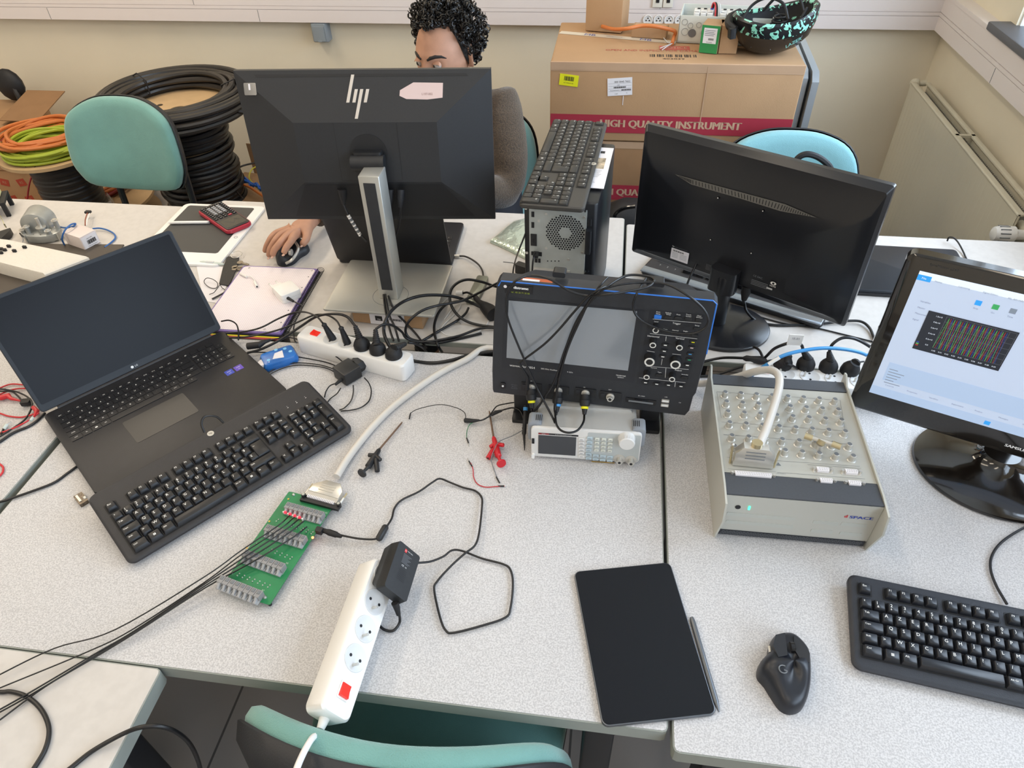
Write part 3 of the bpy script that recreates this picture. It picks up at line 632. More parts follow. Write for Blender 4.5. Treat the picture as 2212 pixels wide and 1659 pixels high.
# ------------------------------------------------------------ computer tower
TW, TD, TH = .155, .300, .335
MT = TR(*atz(1210, 436, T + TH)) @ RZ(-5) @ TR(0, 0, -TH)
t = thing('computer_tower', 'black computer tower with a metal rear panel and round fan grille facing the camera', 'computer', MT)
mat('galv', '#b3b7b3', .4, .35, noise=(40, .06)); mat('tower_black', '#17181c', .38)
tb_ = MB(); tb_.prism(rrect(TW, TD, .008, 3, 0, TD / 2 + .003), 0, TH, 'tower_black', bev=.003); part('case', tb_, t)
ft = MB()
part('top_panel_line', MB().box((.018, TD * .55, TH + .0005), (.09, .2, .001), 'black_plastic'), t)
rp = MB(); rp.box((-.004, 0, TH / 2 - .004), (TW - .034, .006, TH - .022), 'galv'); rpp = part('rear_panel', rp, t)
def tpt(px, py, off=-.0035): return onp(MT, px, py, 1, off)
gm = MB(); c_ = tpt(1221, 503); Rg = .0425
gm.cyl((c_.x, -.0029, c_.z), (c_.x, -.0038, c_.z), Rg + .001, 'galv', seg=40)
pt = .0056
for j in range(-9, 10):
    for i in range(-10, 11):
        x = (i + (j % 2) * .5) * pt; zc = j * pt * .866; rr = math.hypot(x, zc)
        if .0135 < rr < Rg - .002: gm.add([(c_.x + x + .0023 * math.cos(R(60 * k + 30)), -.0040, c_.z + zc + .0023 * math.sin(R(60 * k + 30))) for k in range(6)], [(0, 1, 2, 3, 4, 5)], 'ink_black')
part('fan_grille', gm, t)
pp = MB()
def rectp(px, py, w_, h_, m='ink_black', dep=.0012):
    q = tpt(px, py); pp.box((q.x, -.0035, q.z), (w_, dep, h_), m)
for px, py, w_, h_ in ((1151, 463, .006, .012), (1151, 486, .006, .013), (1167, 549, .007, .010), (1158, 563, .006, .009), (1165, 563, .005, .010), (1150, 547, .005, .009), (1228, 449, .007, .006), (1264, 448, .003, .005), (1264, 456, .003, .005), (1250, 444, .006, .0015), (1234, 457, .006, .0015)): rectp(px, py, w_, h_)
rectp(1153, 518, .013, .028, 'black_plastic', .003); rectp(1153, 519, .004, .010, 'ink_black', .004)
q = tpt(1151, 446); pp.cyl((q.x, -.003, q.z), (q.x, -.0045, q.z), .004, 'black_plastic'); pp.cyl((q.x, -.003, q.z), (q.x, -.0047, q.z), .0022, 'mid_grey')
for px in (1183, 1191, 1199, 1207): 
    q = tpt(px, 564); pp.cyl((q.x, -.003, q.z), (q.x, -.0037, q.z), .0014, 'ink_black', seg=8)
part('ports', pp, rpp)
lt = MB(); q = tpt(1196, 447); lt.box((q.x, -.004, q.z), (.040, .002, .013), 'steel', r=.002); lt.box((q.x, -.0052, q.z), (.036, .001, .009), 'galv', r=.002); part('latch', lt, rpp)
sl = MB()
for py in (583, 594, 606): q = tpt(1180, py); sl.box((q.x + .01, -.0042, q.z), (.085, .002, .008), 'steel')
part('slot_cover', sl, rpp)
rv = MB()
for px, py in ((1180, 462), (1164, 477), (1180, 536), (1262, 470), (1258, 546), (1228, 561), (1136, 450), (1138, 546), (1195, 431)): q = tpt(px, py); rv.cyl((q.x, -.003, q.z), (q.x, -.0045, q.z), .0028, 'steel', seg=12)
part('screw', rv, rpp)
lk = MB(); q = tpt(1271, 520); lk.box((q.x, -.007, q.z), (.012, .014, .055), 'black_plastic', r=.002); q = tpt(1274, 480); lk.box((q.x, -.004, q.z), (.008, .004, .016), 'black_plastic', r=.002); q = tpt(1268, 588); lk.cyl((q.x, 0, q.z), (q.x, -.012, q.z), .005, 'black_gloss'); part('lock_rail', lk, t)
# brochure on the tower
p0, p1, p2 = atz(1270, 405, TZ + .002), atz(1300, 407, TZ + .002), atz(1322, 320, TZ + .002)
d = (p2 - p1); MBR = axes(atz(1299, 408, TZ + .0015), Vector((d.y, -d.x, 0)), Vector((0, 0, 1)))
br = MB(); Lb = d.length; br.box((-.04, Lb / 2, .0006), (.09, Lb, .0012), 'paper'); br.quad(-.035, Lb * .45, -.006, Lb * .72, .0014, 'photo_print', None) if mat('photo_print', '#b5a48c', .5, noise=(60, .5)) else 0
br.quad(-.022, Lb * .84, -.012, Lb * .9, .0014, 'ink_black'); br.text('71', .006, 'ink_black', None, -.02, .025, .0014)
for k in range(6): br.quad(-.03, Lb * .40 - k * .006, -.008 - (k % 3) * .003, Lb * .40 - k * .006 + .0012, .0014, 'mid_grey')
tag(br.build('brochure', M=MBR), 'white printed brochure lying on the computer tower beside the keyboard', 'brochure')
# ------------------------------------------------------------ cables
def P3(p): return p if isinstance(p, Vector) else at(*p)
def cable(name, label, pts, r=.0027, m='black_cable', cat='cable', group=None, closed=False, n=7, seg=8):
    P = spline([P3(p) for p in pts], n, closed); o = P[0].copy()
    mb = MB().tube(P, r, m, seg=seg, closed=closed)
    ob = mb.build(name, origin=o, ang=60); tag(ob, label, cat, group); ob['_pts'] = None; del ob['_pts']
    return ob
def cpart(ob, name, mb, label=None):
    """part built in world coordinates, under a cable whose origin is its first point"""
    c = mb.build(name, ob, M=TR(*(-ob.location)), label=label); return c
def bent_plug(ob, base, axis, out, r=.0185):
    """round mains plug: axis points out of the socket, out towards the cord"""
    z = axis.normalized(); M = axes(base, z.orthogonal(), z); mb = MB()
    mb.lathe([(r * .9, -.010), (r, -.004), (r, .006), (r * .86, .012), (.010, .02)], 'black_rubber', M, 22)
    c = base + z * .018; e = P3(out); d = (e - c); L = min(d.length, .034)
    q = c + d.normalized() * L; n = 7
    prof = [c - d.normalized() * .006] + [c.lerp(q, i / (2 * n)) for i in range(2 * n + 1)]
    rr = [.0105] + [(.0095 - .0045 * i / (2 * n)) * (1 if i % 2 else .82) for i in range(2 * n + 1)]
    mb.tube(prof, rr, 'black_rubber', seg=12); return cpart(ob, 'plug', mb)
def slim_plug(ob, base, axis, out=None):
    z = axis.normalized(); mb = MB(); M = axes(base, z.orthogonal(), z)
    mb.tube([base - z * .008, base, base + z * .02, base + z * .032, base + z * .036, base + z * .040], [.0085, .0085, .0065, .005, .0062, .003], 'black_rubber', seg=14)
    return cpart(ob, 'plug', mb)
# ------------------------------------------------------------ power strips
mat('switch_red', '#d8281c', .25, emit=.35)
def strip(label, M, L, W, H, n, sw, pitch, first, body='white_plastic', hot=True):
    """x along, sockets on +z face"""
    t = thing('power_strip', label, 'power strip', M); mb = MB()
    P = rrect(L, W, .012, 5, L / 2, 0)
    mb.loft([[(x, y, 0) for x, y in rrect(L - .006, W - .006, .01, 5, L / 2, 0)], [(x, y, .004) for x, y in P], [(x, y, H - .004) for x, y in P], [(x, y, H) for x, y in rrect(L - .006, W - .006, .01, 5, L / 2, 0)]], body)
    part('housing', mb, t)
    for i in range(n):
        x = first + i * pitch; s = MB()
        s.loft([[(x + a, b, H + .0002) for a, b in circle(.0205, 32)], [(x + a, b, H + .0012) for a, b in circle(.0198, 32)], [(x + a, b, H + .0012) for a, b in circle(.0188, 32)], [(x + a, b, H + .0003) for a, b in circle(.0175, 32)]], 'socket_well')
        for yy in (-.0095, .0095): s.prism(circle(.0024, 12, x, yy), H + .0003, H + .0008, 'ink_black')
        s.cyl((x - .011, 0, H), (x - .011, 0, H + .011), .0022, 'steel', seg=12)
        part('socket', s, t)
    s = MB(); s.box((sw, 0, H + .0008), (.024, .02, .0024), body, r=.002); part('switch_frame', s, t)
    s = MB(); s.loft([[(sw - .0095, -.008, H + .002), (sw + .0095, -.008, H + .002), (sw + .0095, .008, H + .002), (sw - .0095, .008, H + .002)], [(sw - .009, -.0075, H + .0065), (sw + .001, -.0075, H + .004), (sw + .001, .0075, H + .004), (sw - .009, .0075, H + .0065)]], 'switch_red')
    s.box((sw + .005, 0, H + .003), (.008, .015, .002), 'switch_red'); part('rocker_switch', s, t, label='red rocker switch')
    return t
mat('socket_well', '#d6d6d6', .45)
HS = .046
a, b = at(660, 716, HS), at(876, 776, HS)
LS = (b - a).length; MP1 = TR(*a) @ Matrix.Rotation(math.atan2((b - a).y, (b - a).x), 4, 'Z') @ TR(-.012, 0, -HS)
strip('white power strip with a lit red switch and five plugs beside the open notebook', MP1, LS + .02, .052, HS, 5, .040, .0405, .085)
S1 = [MP1 @ Vector((.085 + i * .0405, 0, HS)) for i in range(5)]
a, b = at(1608, 806, .048), at(1880, 836, .048); MP3 = TR(*a) @ Matrix.Rotation(math.atan2((b - a).y, (b - a).x), 4, 'Z') @ TR(0, .012, -.048)
strip('white power strip behind the metal connector box, plugs in a row', MP3, (b - a).length + .06, .054, .048, 5, .040, .0490, .082)
S3 = [MP3 @ Vector((.082 + i * .049, 0, .048)) for i in range(5)]
# strip tipped over on its edge, hanging over the front edge
TH_ = 54
a, b = at(692, 1529, .069), at(812, 1199, .069)
d = (b - a); LF_ = d.length; lat = Vector((d.y, -d.x, 0)).normalized(); nz_ = lat * math.sin(R(TH_)) + UP * math.cos(R(TH_)); ny_ = nz_.cross(d.normalized())
MPF = axes(a - ny_ * .0275 - nz_ * .040, d, nz_)
strip('white power strip tipped on its side and jutting over the front desk edge', MPF, LF_, .055, .040, 4, .036, .046, .085)
tw_ = cable('power_cable', 'thick white cord hanging from the end of the power strip at the front desk edge', [MPF @ Vector((.002, 0, .018)), MPF @ Vector((-.018, 0, .016)), atz(672, 1598, .808), atz(652, 1634, .822), atz(636, 1676, .825), atz(620, 1740, .78)], .0045, 'white_plastic', 'cord')
rl = MB(); rl.tube([MPF @ Vector((.002, 0, .018)), MPF @ Vector((-.014, 0, .017))], [.008, .0055], 'white_plastic', seg=14); cpart(tw_, 'strain_relief', rl)
# black plug-in supply on the side lying strip
MAD = MPF @ TR(.085 + 3 * .046, -.006, .041) @ RX(0)
ad = thing('plug_in_power_supply', 'black plug-in power supply with a red mark, plugged into the sideways power strip', 'power supply', MAD)
mat('adapter_black', '#222325', .45, noise=(200, .08)); mat('mw_red', '#d43a3a', .5)
ab = MB(); zc = Vector((0, 0, 1)); IA = MAD.inverted()
# body: local x along strip, y up, z away from strip
ab.loft([[(x, y, 0) for x, y in rrect(.070, .046, .004, 3, .010, .0)], [(x, y, .014) for x, y in rrect(.082, .050, .004, 3, .006, .0)], [(x, y, .018) for x, y in rrect(.086, .052, .004, 3, .004, .0)], [(x, y, .036) for x, y in rrect(.084, .050, .004, 3, .004, .0)]], 'adapter_black')
part('housing', ab, ad)
lm = MB(); LMx = MAD @ Vector((0, 0, 0)); FL = TR(.004, .0242, .041) @ Matrix(((-1, 0, 0, 0), (0, 0, 1, 0), (0, 1, 0, 0), (0, 0, 0, 1))) @ RZ(-90)
FL = TR(.014, 0, .0362) @ RZ(-90)
lm.quad(-.009, .02, -.0045, .026, .0002, 'mw_red', FL); lm.text('MW', .0022, 'ink_white', FL, -.0067, .023, .0004); lm.text('MEAN WELL', .0022, 'legend', FL, .003, .0245, .0003)
for i in range(8): lm.quad(-.009, .0175 - i * .0022, .009 - (i % 3) * .003, .0166 - i * .0022, .0003, 'dark_grey2', FL)
lm.text('CE', .004, 'legend', FL, -.004, -.003, .0003); lm.text('UK', .003, 'legend', FL, .003, -.003, .0003)
for i in range(6):
    for j in range(7): lm.quad(-.008 + i * .0028, -.010 - j * .003, -.0065 + i * .0028, -.0088 - j * .003, .0002, 'ink_black', FL)
part('label_print', lm, ad)
ce = at(1035, 1150, .004)
cord = [(874, 1218, .03), (900, 1216, .02), (930, 1213, .012), (958, 1202, .009), (976, 1189, .010), (998, 1190, .008), (1040, 1206, .004), (1088, 1219, .004), (1103, 1232, .004), (1108, 1262, .004), (1103, 1312, .004), (1092, 1334, .004), (1040, 1352, .004), (980, 1367, .004), (963, 1362, .004), (951, 1335, .004), (938, 1275, .004), (945, 1255, .005), (975, 1222, .009), (1005, 1195, .012), (1026, 1178, .010), (1035, 1150, .008), (1041, 1095, .006), (1040, 1074, .005), (1026, 1060, .004), (1000, 1053, .004), (972, 1042, .006), (950, 1034, .010), (934, 1042, .010), (905, 1062, .006), (868, 1080, .004), (852, 1098, .004), (846, 1120, .006), (832, 1142, .009), (815, 1163, .009), (780, 1164, .011), (745, 1158, .013), (722, 1153, .014)]
dc = cable('adapter_cable', 'thin black cord with a ferrite bead, looping over the desk to the green circuit board', cord, .0019, n=5)
fb = MB(); p0, p1 = at(834, 1136, .009), at(817, 1166, .009); fb.tube([p0, p0.lerp(p1, .1), p0.lerp(p1, .9), p1], [.0045, .0062, .0062, .0045], 'black_plastic', seg=16); cpart(dc, 'ferrite_bead', fb)
jk = MB(); p0, p1, p2 = at(738, 1159, .013), at(705, 1148, .015), at(684, 1142, .016); jk.tube([p0, p0.lerp(p1, .3), p0.lerp(p1, .35), p0.lerp(p1, .8), p1, p2], [.003, .0045, .0055, .0058, .0045, .0045], 'black_rubber', seg=14); cpart(dc, 'barrel_plug', jk)
sr = cable('adapter_cable', 'short black cord curling from the plug-in power supply under the sideways strip', [(856, 1306, .04), (862, 1325, .025), (863, 1345, .008), (850, 1362, .004), (832, 1361, .004), (818, 1350, .004), (806, 1335, .003)], .0022)
q = MB(); q.tube([at(853, 1302, .046), at(857, 1312, .037), at(861, 1328, .024)], [.006, .0052, .0035], 'black_rubber', seg=12); cpart(sr, 'strain_relief', q)
# ------------------------------------------------------------ mains cables of the strip behind
G1 = None

def mains(label, pts, sock, kind, r=.0030, tilt=(0, 0), name='mains_cable'):
    ob = cable(name, label, pts, r); ax = (UP + Vector((tilt[0], tilt[1], 0))).normalized()
    if kind == 'round': bent_plug(ob, sock + UP * .004, ax, pts[0])
    else: slim_plug(ob, sock + UP * .004, (P3(pts[0]) - sock))
    return ob
mains('thin black mains cable from the slim plug nearest the red switch, over the notebook', [(697, 698, .088), (684, 684, .09), (658, 674, .07), (630, 677, .05), (600, 689, .035), (565, 707, .025), (530, 716, .02), (488, 720, .018)], S1[0], 'slim', .0021)
mains('thin black mains cable of the second slim plug on the lit power strip', [(735, 706, .088), (726, 692, .09), (707, 681, .085), (678, 681, .07), (636, 699, .05), (593, 715, .035), (537, 727, .022), (495, 730, .02)], S1[1], 'slim', .0021)
mains('black mains cable arching from the third plug back to the big laptop', [(767, 704, .09), (749, 684, .10), (721, 678, .10), (684, 684, .085), (650, 705, .06), (607, 733, .035), (565, 754, .02), (535, 762, .012)], S1[2], 'round', .0030, (-.15, .1))
mains('black mains cable curving right from the fourth plug towards the oscilloscope', [(811, 711, .085), (828, 701, .09), (848, 703, .075), (868, 717, .045), (877, 730, .025), (899, 738, .012), (933, 737, .01), (990, 726, .01), (1032, 711, .01), (1066, 708, .01), (1110, 712, .008)], S1[3], 'round', .0030)
mains('black mains cable of the last plug, dropping into the gap between the desks', [(882, 740, .055), (896, 742, .045), (912, 750, .02), (919, 757, -.03), (921, 760, -.1)], S1[4], 'round', .0030, (.3, .1))
cable('mains_cable', 'thick black cable looping wide from behind the oscilloscope round the lit power strip', [(1100, 690, .004), (1064, 676, .01), (1018, 654, .03), (976, 640, .06), (919, 638, .08), (877, 649, .085), (848, 669, .09), (833, 692, .085), (829, 715, .07), (837, 740, .06), (857, 765, .035), (891, 779, .004), (933, 784, .004), (976, 778, .004), (1018, 766, .004), (1064, 760, .004), (1110, 757, .004)], .0038)
cable('mains_cable', 'black cable looping round the small grey hub left of the oscilloscope', [(1085, 622, .02), (1064, 617, .03), (1041, 609, .045), (1010, 604, .055), (987, 612, .055), (973, 630, .05), (974, 657, .035), (990, 682, .02), (1018, 698, .008), (1064, 706, .005), (1110, 706, .005)], .0034)
cable('mains_cable', 'black cable sweeping down from the hub into an open loop beside the last plug', [(1085, 606, .03), (1064, 617, .045), (1018, 641, .05), (990, 652, .055), (945, 660, .07), (910, 672, .075), (884, 693, .06), (876, 714, .035), (884, 730, .018), (905, 737, .01), (940, 741, .005), (985, 733, .004), (1040, 720, .004)], .0032)
cable('mains_cable', 'black cable bending into the gap between the desks beside the small carton', [(1010, 648, .012), (970, 655, .02), (953, 668, .025), (943, 685, .02), (938, 705, .012), (940, 727, .008), (947, 748, .002), (953, 758, -.04), (955, 760, -.12)], .0032)
cable('mains_cable', 'black cable running diagonally from the hub plug to the last plug of the strip', [(1012, 665, .012), (1005, 678, .01), (987, 693, .008), (948, 715, .005), (914, 735, .005), (900, 742, .012)], .0030)
cable('monitor_cable', 'black cable leaving the silver stand for the strip, leftmost of the three', [(828, 612, .05), (829, 640, .065), (833, 672, .055), (842, 712, .05), (850, 736, .045)], .0026)
cable('monitor_cable', 'black cable leaving the silver stand for the strip, middle one of the three', [(831, 612, .05), (833, 640, .066), (841, 680, .055), (852, 705, .045), (862, 738, .030)], .0026)
cable('monitor_cable', 'black cable leaving the silver stand for the desk gap, rightmost of the three', [(834, 618, .05), (841, 645, .062), (854, 673, .045), (877, 698, .02), (899, 722, .006), (914, 742, .003), (921, 752, -.06)], .0026)
# coupler plug and hub
cp_ = cable('extension_plug', 'black moulded mains coupler lying left of the oscilloscope', [(998, 634, .012), (1010, 632, .02), (1024, 640, .022), (1032, 650, .018)], .0028, cat='plug')
q = MB(); q.tube([at(1024, 638, .02), at(1030, 646, .018), at(1034, 651, .018), at(1039, 655, .018), at(1046, 662, .018), at(1056, 670, .018), at(1066, 680, .018)], [.005, .007, .006, .0075, .013, .017, .018], 'black_rubber', seg=16); cpart(cp_, 'coupler_body', q)
q = MB(); q.tube([at(986, 633, .012), at(1000, 633, .014)], .0065, 'white_plastic', seg=12); cpart(cp_, 'white_tag', q)
hb = MB(); a, b = at(1044, 600, .006), at(1018, 655, .006); MHb = pose(a, b); Lh = (b - a).length
mat('hub_grey', '#8e9288', .35, .6)
t = thing('usb_hub', 'small grey metal adapter hub among the cables left of the oscilloscope', 'adapter', MHb)
hb.prism(rrect(Lh, .03, .006, 4, Lh / 2, 0), -.005, .007, 'hub_grey', bev=.001); part('housing', hb, t); q = MB(); 
for i in range(3): q.box((.03 + i * .022, -.0155, .001), (.014, .001, .006), 'ink_black')
part('ports', q, t)
uc = cable('usb_cable', 'short black cable from the slim laptop to the grey hub', [(993, 553, .006), (1005, 554, .008), (1020, 561, .010), (1034, 572, .010), (1042, 585, .008), (1044, 598, .006)], .0024)
q = MB(); q.tube([at(978, 553, .006), at(992, 553, .006)], .0042, 'steel', seg=12); cpart(uc, 'plug', q, 'silver plug')
for i, (lab, pts) in enumerate((('thin white cable in a flat loop on the desk below the grey hub', [(960, 690, .003), (985, 660, .004), (1030, 645, .006), (1055, 670, .004), (1052, 700, .003), (1020, 722, .003), (970, 725, .003), (945, 710, .003)]), ('thin white cable crossing under the black loop beside the silver base plate', [(955, 655, .004), (975, 640, .006), (995, 655, .006), (985, 675, .004), (960, 700, .003), (950, 715, .003)]))):
    o = cable('thin_cable', lab, pts, .0011, 'white_plastic', seg=6)
    if i == 1: q = MB(); q.box(tuple(at(988, 698, .003)), (.012, .006, .003), 'steel'); cpart(o, 'plug', q)
# cables at monitor 1
mc = cable('monitor_cable', 'black power cable with a white barcode tag, left of the silver monitor stand', [aty(740, 415, 1.41), aty(742, 440, 1.405), aty(752, 464, 1.40), aty(763, 484, 1.40), aty(778, 506, 1.39), aty(792, 522, 1.385)], .0028)
q = MB(); q.tube([aty(739, 408, 1.41), aty(740, 420, 1.408), aty(742, 440, 1.405)], [.011, .009, .005], 'black_rubber', seg=12); cpart(mc, 'plug', q)
q = MB()
for i in range(11):
    u = i / 10; p_ = aty(752 + 25 * u, 465 + 41 * u, 1.398 - .008 * u); p2_ = aty(752 + 25 * (u + .07), 465 + 41 * (u + .07), 1.398 - .008 * u); q.tube([p_, p2_], .0042, 'white_plastic' if i % 10 == 0 or i % 2 else 'mid_grey', seg=10)
cpart(mc, 'barcode_tag', q, 'white barcode tag')
for lab, X_ in (('black video cable below the monitor back, close to the right of its stand', 842), ('black video cable below the monitor back, outer one right of its stand', 865)):
    o = cable('monitor_cable', lab, [aty(X_, 418, 1.41), aty(X_ + 1, 440, 1.40), aty(X_ - 2, 480, 1.40), aty(X_ - 14, 520, 1.40), aty(840 if X_ > 850 else 836, 552, 1.395)], .0024)
    q = MB(); q.tube([aty(X_, 410, 1.413), aty(X_, 430, 1.405), aty(X_, 448, 1.40)], [.009, .008, .004], 'black_rubber', seg=10); cpart(o, 'plug', q)
# small carton in front of the silver base
bx = at(754, 672, .04); mb = MB(); MBx = TR(*at(839, 704, 0)) @ RZ(-4)
t = thing('small_carton', 'small brown carton with a white label under the silver monitor base', 'box', MBx)
mb.box((0, .055, .0225), (.176, .11, .042), 'cardboard', bev=.001); part('carton_body', mb, t)
lb = MB(); F_ = TR(0, -.0006, .0215) @ RX(90); lb.quad(-.044, -.019, .044, .019, .0002, 'paper', F_); lb.quad(-.03, -.008, -.012, .006, .0005, 'ink_black', F_); lb.text('TRI', .006, 'paper', F_, -.021, -.004, .0008)
for i in range(14): lb.quad(.006 + i * .0022, -.004, .0072 + i * .0022 + (.0004 if i % 3 else 0), .002, .0005, 'ink_black', F_)
part('label', lb, t)
# ------------------------------------------------------------ black wall charger on the desk with cords
a, b = at(733, 822, .02), at(781, 792, .02)
MCg = pose(at(736, 826, 0), at(784, 797, 0)); t = thing('wall_charger', 'black wall charger lying on the desk with two bare pins, beside the white strip', 'charger', MCg)
Lc = (b - a).length
q = MB(); q.box((Lc * .36, .0, .0165), (Lc * .72, .045, .031), 'adapter_black', bev=.002); part('housing', q, t)
q = MB(); q.tube([(Lc * .7, 0, .019), (Lc * .82, 0, .019), (Lc * 1.08, 0, .019)], [.0155, .0185, .017], 'black_plastic', seg=8); part('plug_head', q, t)
q = MB(); 
for s in (-1, 1): q.cyl((Lc * 1.0, s * .0095, .019), (Lc * 1.35, s * .0095, .019), .002, 'steel', seg=10); q.cyl((Lc * 1.0, s * .0095, .019), (Lc * 1.16, s * .0095, .019), .0022, 'ink_black', seg=10)
part('pins', q, t)
q = MB(); q.tube([(-.018, -.008, .01), (0, -.006, .012)], [.003, .0045], 'black_rubber', seg=10); part('usb_plug', q, t)
for lab, pts in (('thin black cord from the laptop side to the top of the wall charger', [(585, 734, .03), (616, 729, .03), (639, 732, .028), (678, 745, .02), (721, 767, .02), (748, 788, .025)]),
    ('thin black cord along the desk from the laptop to the wall charger, upper one', [(530, 762, .008), (565, 761, .006), (607, 765, .006), (678, 777, .006), (712, 785, .006), (738, 797, .012)]),
    ('thin black cord along the desk from the laptop to the wall charger, middle one', [(570, 812, .004), (599, 794, .004), (636, 784, .004), (684, 787, .004), (712, 794, .008), (728, 802, .012)]),
    ('thin black cord along the desk from the laptop to the wall charger, lowest one', [(568, 818, .004), (602, 799, .004), (640, 789, .004), (690, 792, .004), (712, 798, .008), (726, 806, .012)]),
    ('short thin black cord hooking from the charger behind the keyboard corner', [(722, 829, .012), (712, 834, .008), (704, 846, .005), (701, 858, .004)]),
    ('thin black cord curling below the charger into a small bend', [(736, 838, .01), (728, 850, .006), (715, 860, .004), (708, 868, .003)]),
    ('thin black cord in a medium arc below the wall charger', [(763, 832, .012), (763, 848, .006), (758, 866, .004), (744, 881, .004), (733, 886, .004)]),
    ('thin black cord in the widest arc right of the wall charger', [(787, 816, .015), (797, 828, .010), (802, 845, .005), (797, 866, .004), (780, 880, .004), (758, 886, .004), (736, 888, .004)])):
    o = cable('thin_cable', lab, pts, .0014, seg=6)
    if 'top of the wall charger' in lab:
        q = MB(); q.tube([at(535, 748, .026), at(560, 745, .03), at(572, 738, .031), at(585, 734, .03)], [.008, .008, .005, .003], 'black_rubber', seg=10); cpart(o, 'connector', q)
cable('thin_cable', 'thin black cord bending down beside the laptop hinge over the notebook', [(478, 694, .03), (495, 692, .035), (510, 700, .035), (515, 716, .03), (515, 735, .02)], .0018, seg=6)
# ------------------------------------------------------------ oscilloscope
MO = fr(-.001, 1.0021, .9565, -3, -4, 1.0)
t = thing('oscilloscope', 'black oscilloscope with a blue edge line and a large grey screen', 'oscilloscope', TR(0, 1.06, T)); IO = t.matrix_world.inverted() @ MO
mat('scope_body', '#26282d', .5, noise=(80, .08), bump=(1500, .15)); mat('scope_panel', '#202228', .45); mat('scope_blue', '#2f74d0', .4)
mat('lcd_glass', '#262c36', .1, spec=1.0); MATS['lcd_glass'].node_tree.nodes['Principled BSDF'].inputs['Base Color'].default_value = rgb('#858a90')  # lighter grey base stands in for the room reflected in the screen
FO = IO @ RX(90); WO = MO @ RX(90)
def op(px, py, off=0): v = onp(WO, px, py, 2, off); return v.x, v.y
def oc(x, y, off=0): return op(1040 + x / 3.687, 570 + y / 3.687, off)
out = [op(*q) for q in ((1066, 848), (1480, 898), (1489, 888), (1497, 858), (1503, 850), (1525, 770), (1551, 660), (1544, 649), (1080, 605), (1073, 612), (1066, 700), (1063, 802), (1064, 842))]
def shr(P, s, dy): cx = sum(p[0] for p in P) / len(P); cy = sum(p[1] for p in P) / len(P); return [((p[0] - cx) * s + cx, (p[1] - cy) * s + cy - dy) for p in P]
mb = MB(); mb.loft([[(x, y, -.125) for x, y in shr(out, .78, .012)], [(x, y, -.04) for x, y in shr(out, .93, .006)], [(x, y, -.028) for x, y in out], [(x, y, -.002) for x, y in out], [(x, y, 0) for x, y in shr(out, .992, 0)]], 'scope_body', FO, ); bd = part('housing', mb, t, ang=30)
bl = MB(); tl, tr_ = op(1079, 607, .001), op(1543, 650, .001); bl.tube([(tl[0] - .002, tl[1] - .01, .0005), (tl[0] + .003, tl[1], .0005), (tr_[0] - .002, tr_[1], .0005), (tr_[0] + .005, tr_[1] - .006, .0005), (op(1525, 765)[0] + .001, op(1525, 765)[1], -.001)], .0013, 'scope_blue', FO, seg=6); part('blue_edge_line', bl, t, label='blue line round the upper edge')
for x_, y_, w_ in ((1205, 604, .022), (1415, 624, .03)): hn = MB(); a = op(x_, y_); hn.box((a[0], a[1] + .002, -.022), (w_, .010, .02), 'black_plastic', FO, r=.003); part('handle_mount', hn, t)
b4 = [oc(*q) for q in ((185, 265), (1300, 370), (1215, 945), (160, 825))]
pn = MB(); pn.add([(x, y, .0006) for x, y in b4[::-1]], [(0, 1, 2, 3)], 'scope_panel', FO)
s4 = [oc(*q) for q in ((218, 288), (1240, 375), (1167, 848), (200, 745))]; pn2 = MB(); pn2.add([(x, y, .0012) for x, y in s4[::-1]], [(0, 1, 2, 3)], 'lcd_glass', FO)
bz = part('screen_bezel', pn, t); part('screen', pn2, t)
c4_ = [oc(*q) for q in ((1345, 365), (1800, 410), (1625, 1000), (1235, 955))]; q = MB(); q.add([(x, y, .0006) for x, y in c4_[::-1]], [(0, 1, 2, 3)], 'scope_panel', FO); cpn = part('control_panel', q, t)
tx = MB()
def ot(s, x, y, h, m='legend', w=None): a = oc(x, y); tx.text(s, h, m, FO, a[0], a[1], .0011, w=w)
ot('wavesurfer 3054', 325, 815, .0072); ot('wavesurfer 3054', 326, 815, .0072); ot('500 MHz Oscilloscope', 555, 842, .0042); ot('4 GS/s', 705, 860, .0042); ot('TELEDYNE', 1110, 888, .0038); ot('LECROY', 1110, 903, .0032)
for s, x, y in (('Auto', 1408, 380), ('Setup', 1408, 396), ('Default', 1490, 388), ('Setup', 1490, 402), ('Print', 1570, 402), ('Touch', 1650, 402), ('Screen', 1650, 416), ('Clear', 1735, 412), ('Sweeps', 1735, 426), ('Level', 1393, 457), ('Setup', 1718, 490), ('Auto', 1465, 518), ('Normal', 1545, 527), ('Single', 1625, 535), ('Cursors', 1373, 826), ('Type', 1418, 862), ('Intensity', 1620, 880)): ot(s, x, y, .0034)
for s, x, y in (('Trigger', 1555, 474), ('Horizontal', 1370, 575), ('Vertical', 1580, 592), ('Adjust', 1568, 846)): ot(s, x, y, .0048)
for s, x, y in (('SD CARD', 1275, 1050), ('USB', 1470, 1058), ('Cal', 1580, 1102), ('C1', 398, 930), ('C2', 615, 960), ('C3', 820, 980), ('EXT', 1025, 1000)): ot(s, x, y, .0030)
for i in range(3): ot(('EXT CAT I', '400 Vrms', 'Max 30 Vpk')[i], 262, 962 + i * 14, .0026, 'dark_grey2')
def ol(x0, y0, x1, y1, wd=.0006, m='legend'):
    a = Vector(oc(x0, y0)); b = Vector(oc(x1, y1)); n_ = Vector((-(b - a).y, (b - a).x)).normalized() * wd / 2
    tx.add([(a.x - n_.x, a.y - n_.y, .001), (b.x - n_.x, b.y - n_.y, .001), (b.x + n_.x, b.y + n_.y, .001), (a.x + n_.x, a.y + n_.y, .001)], [(0, 1, 2, 3)], m, FO)
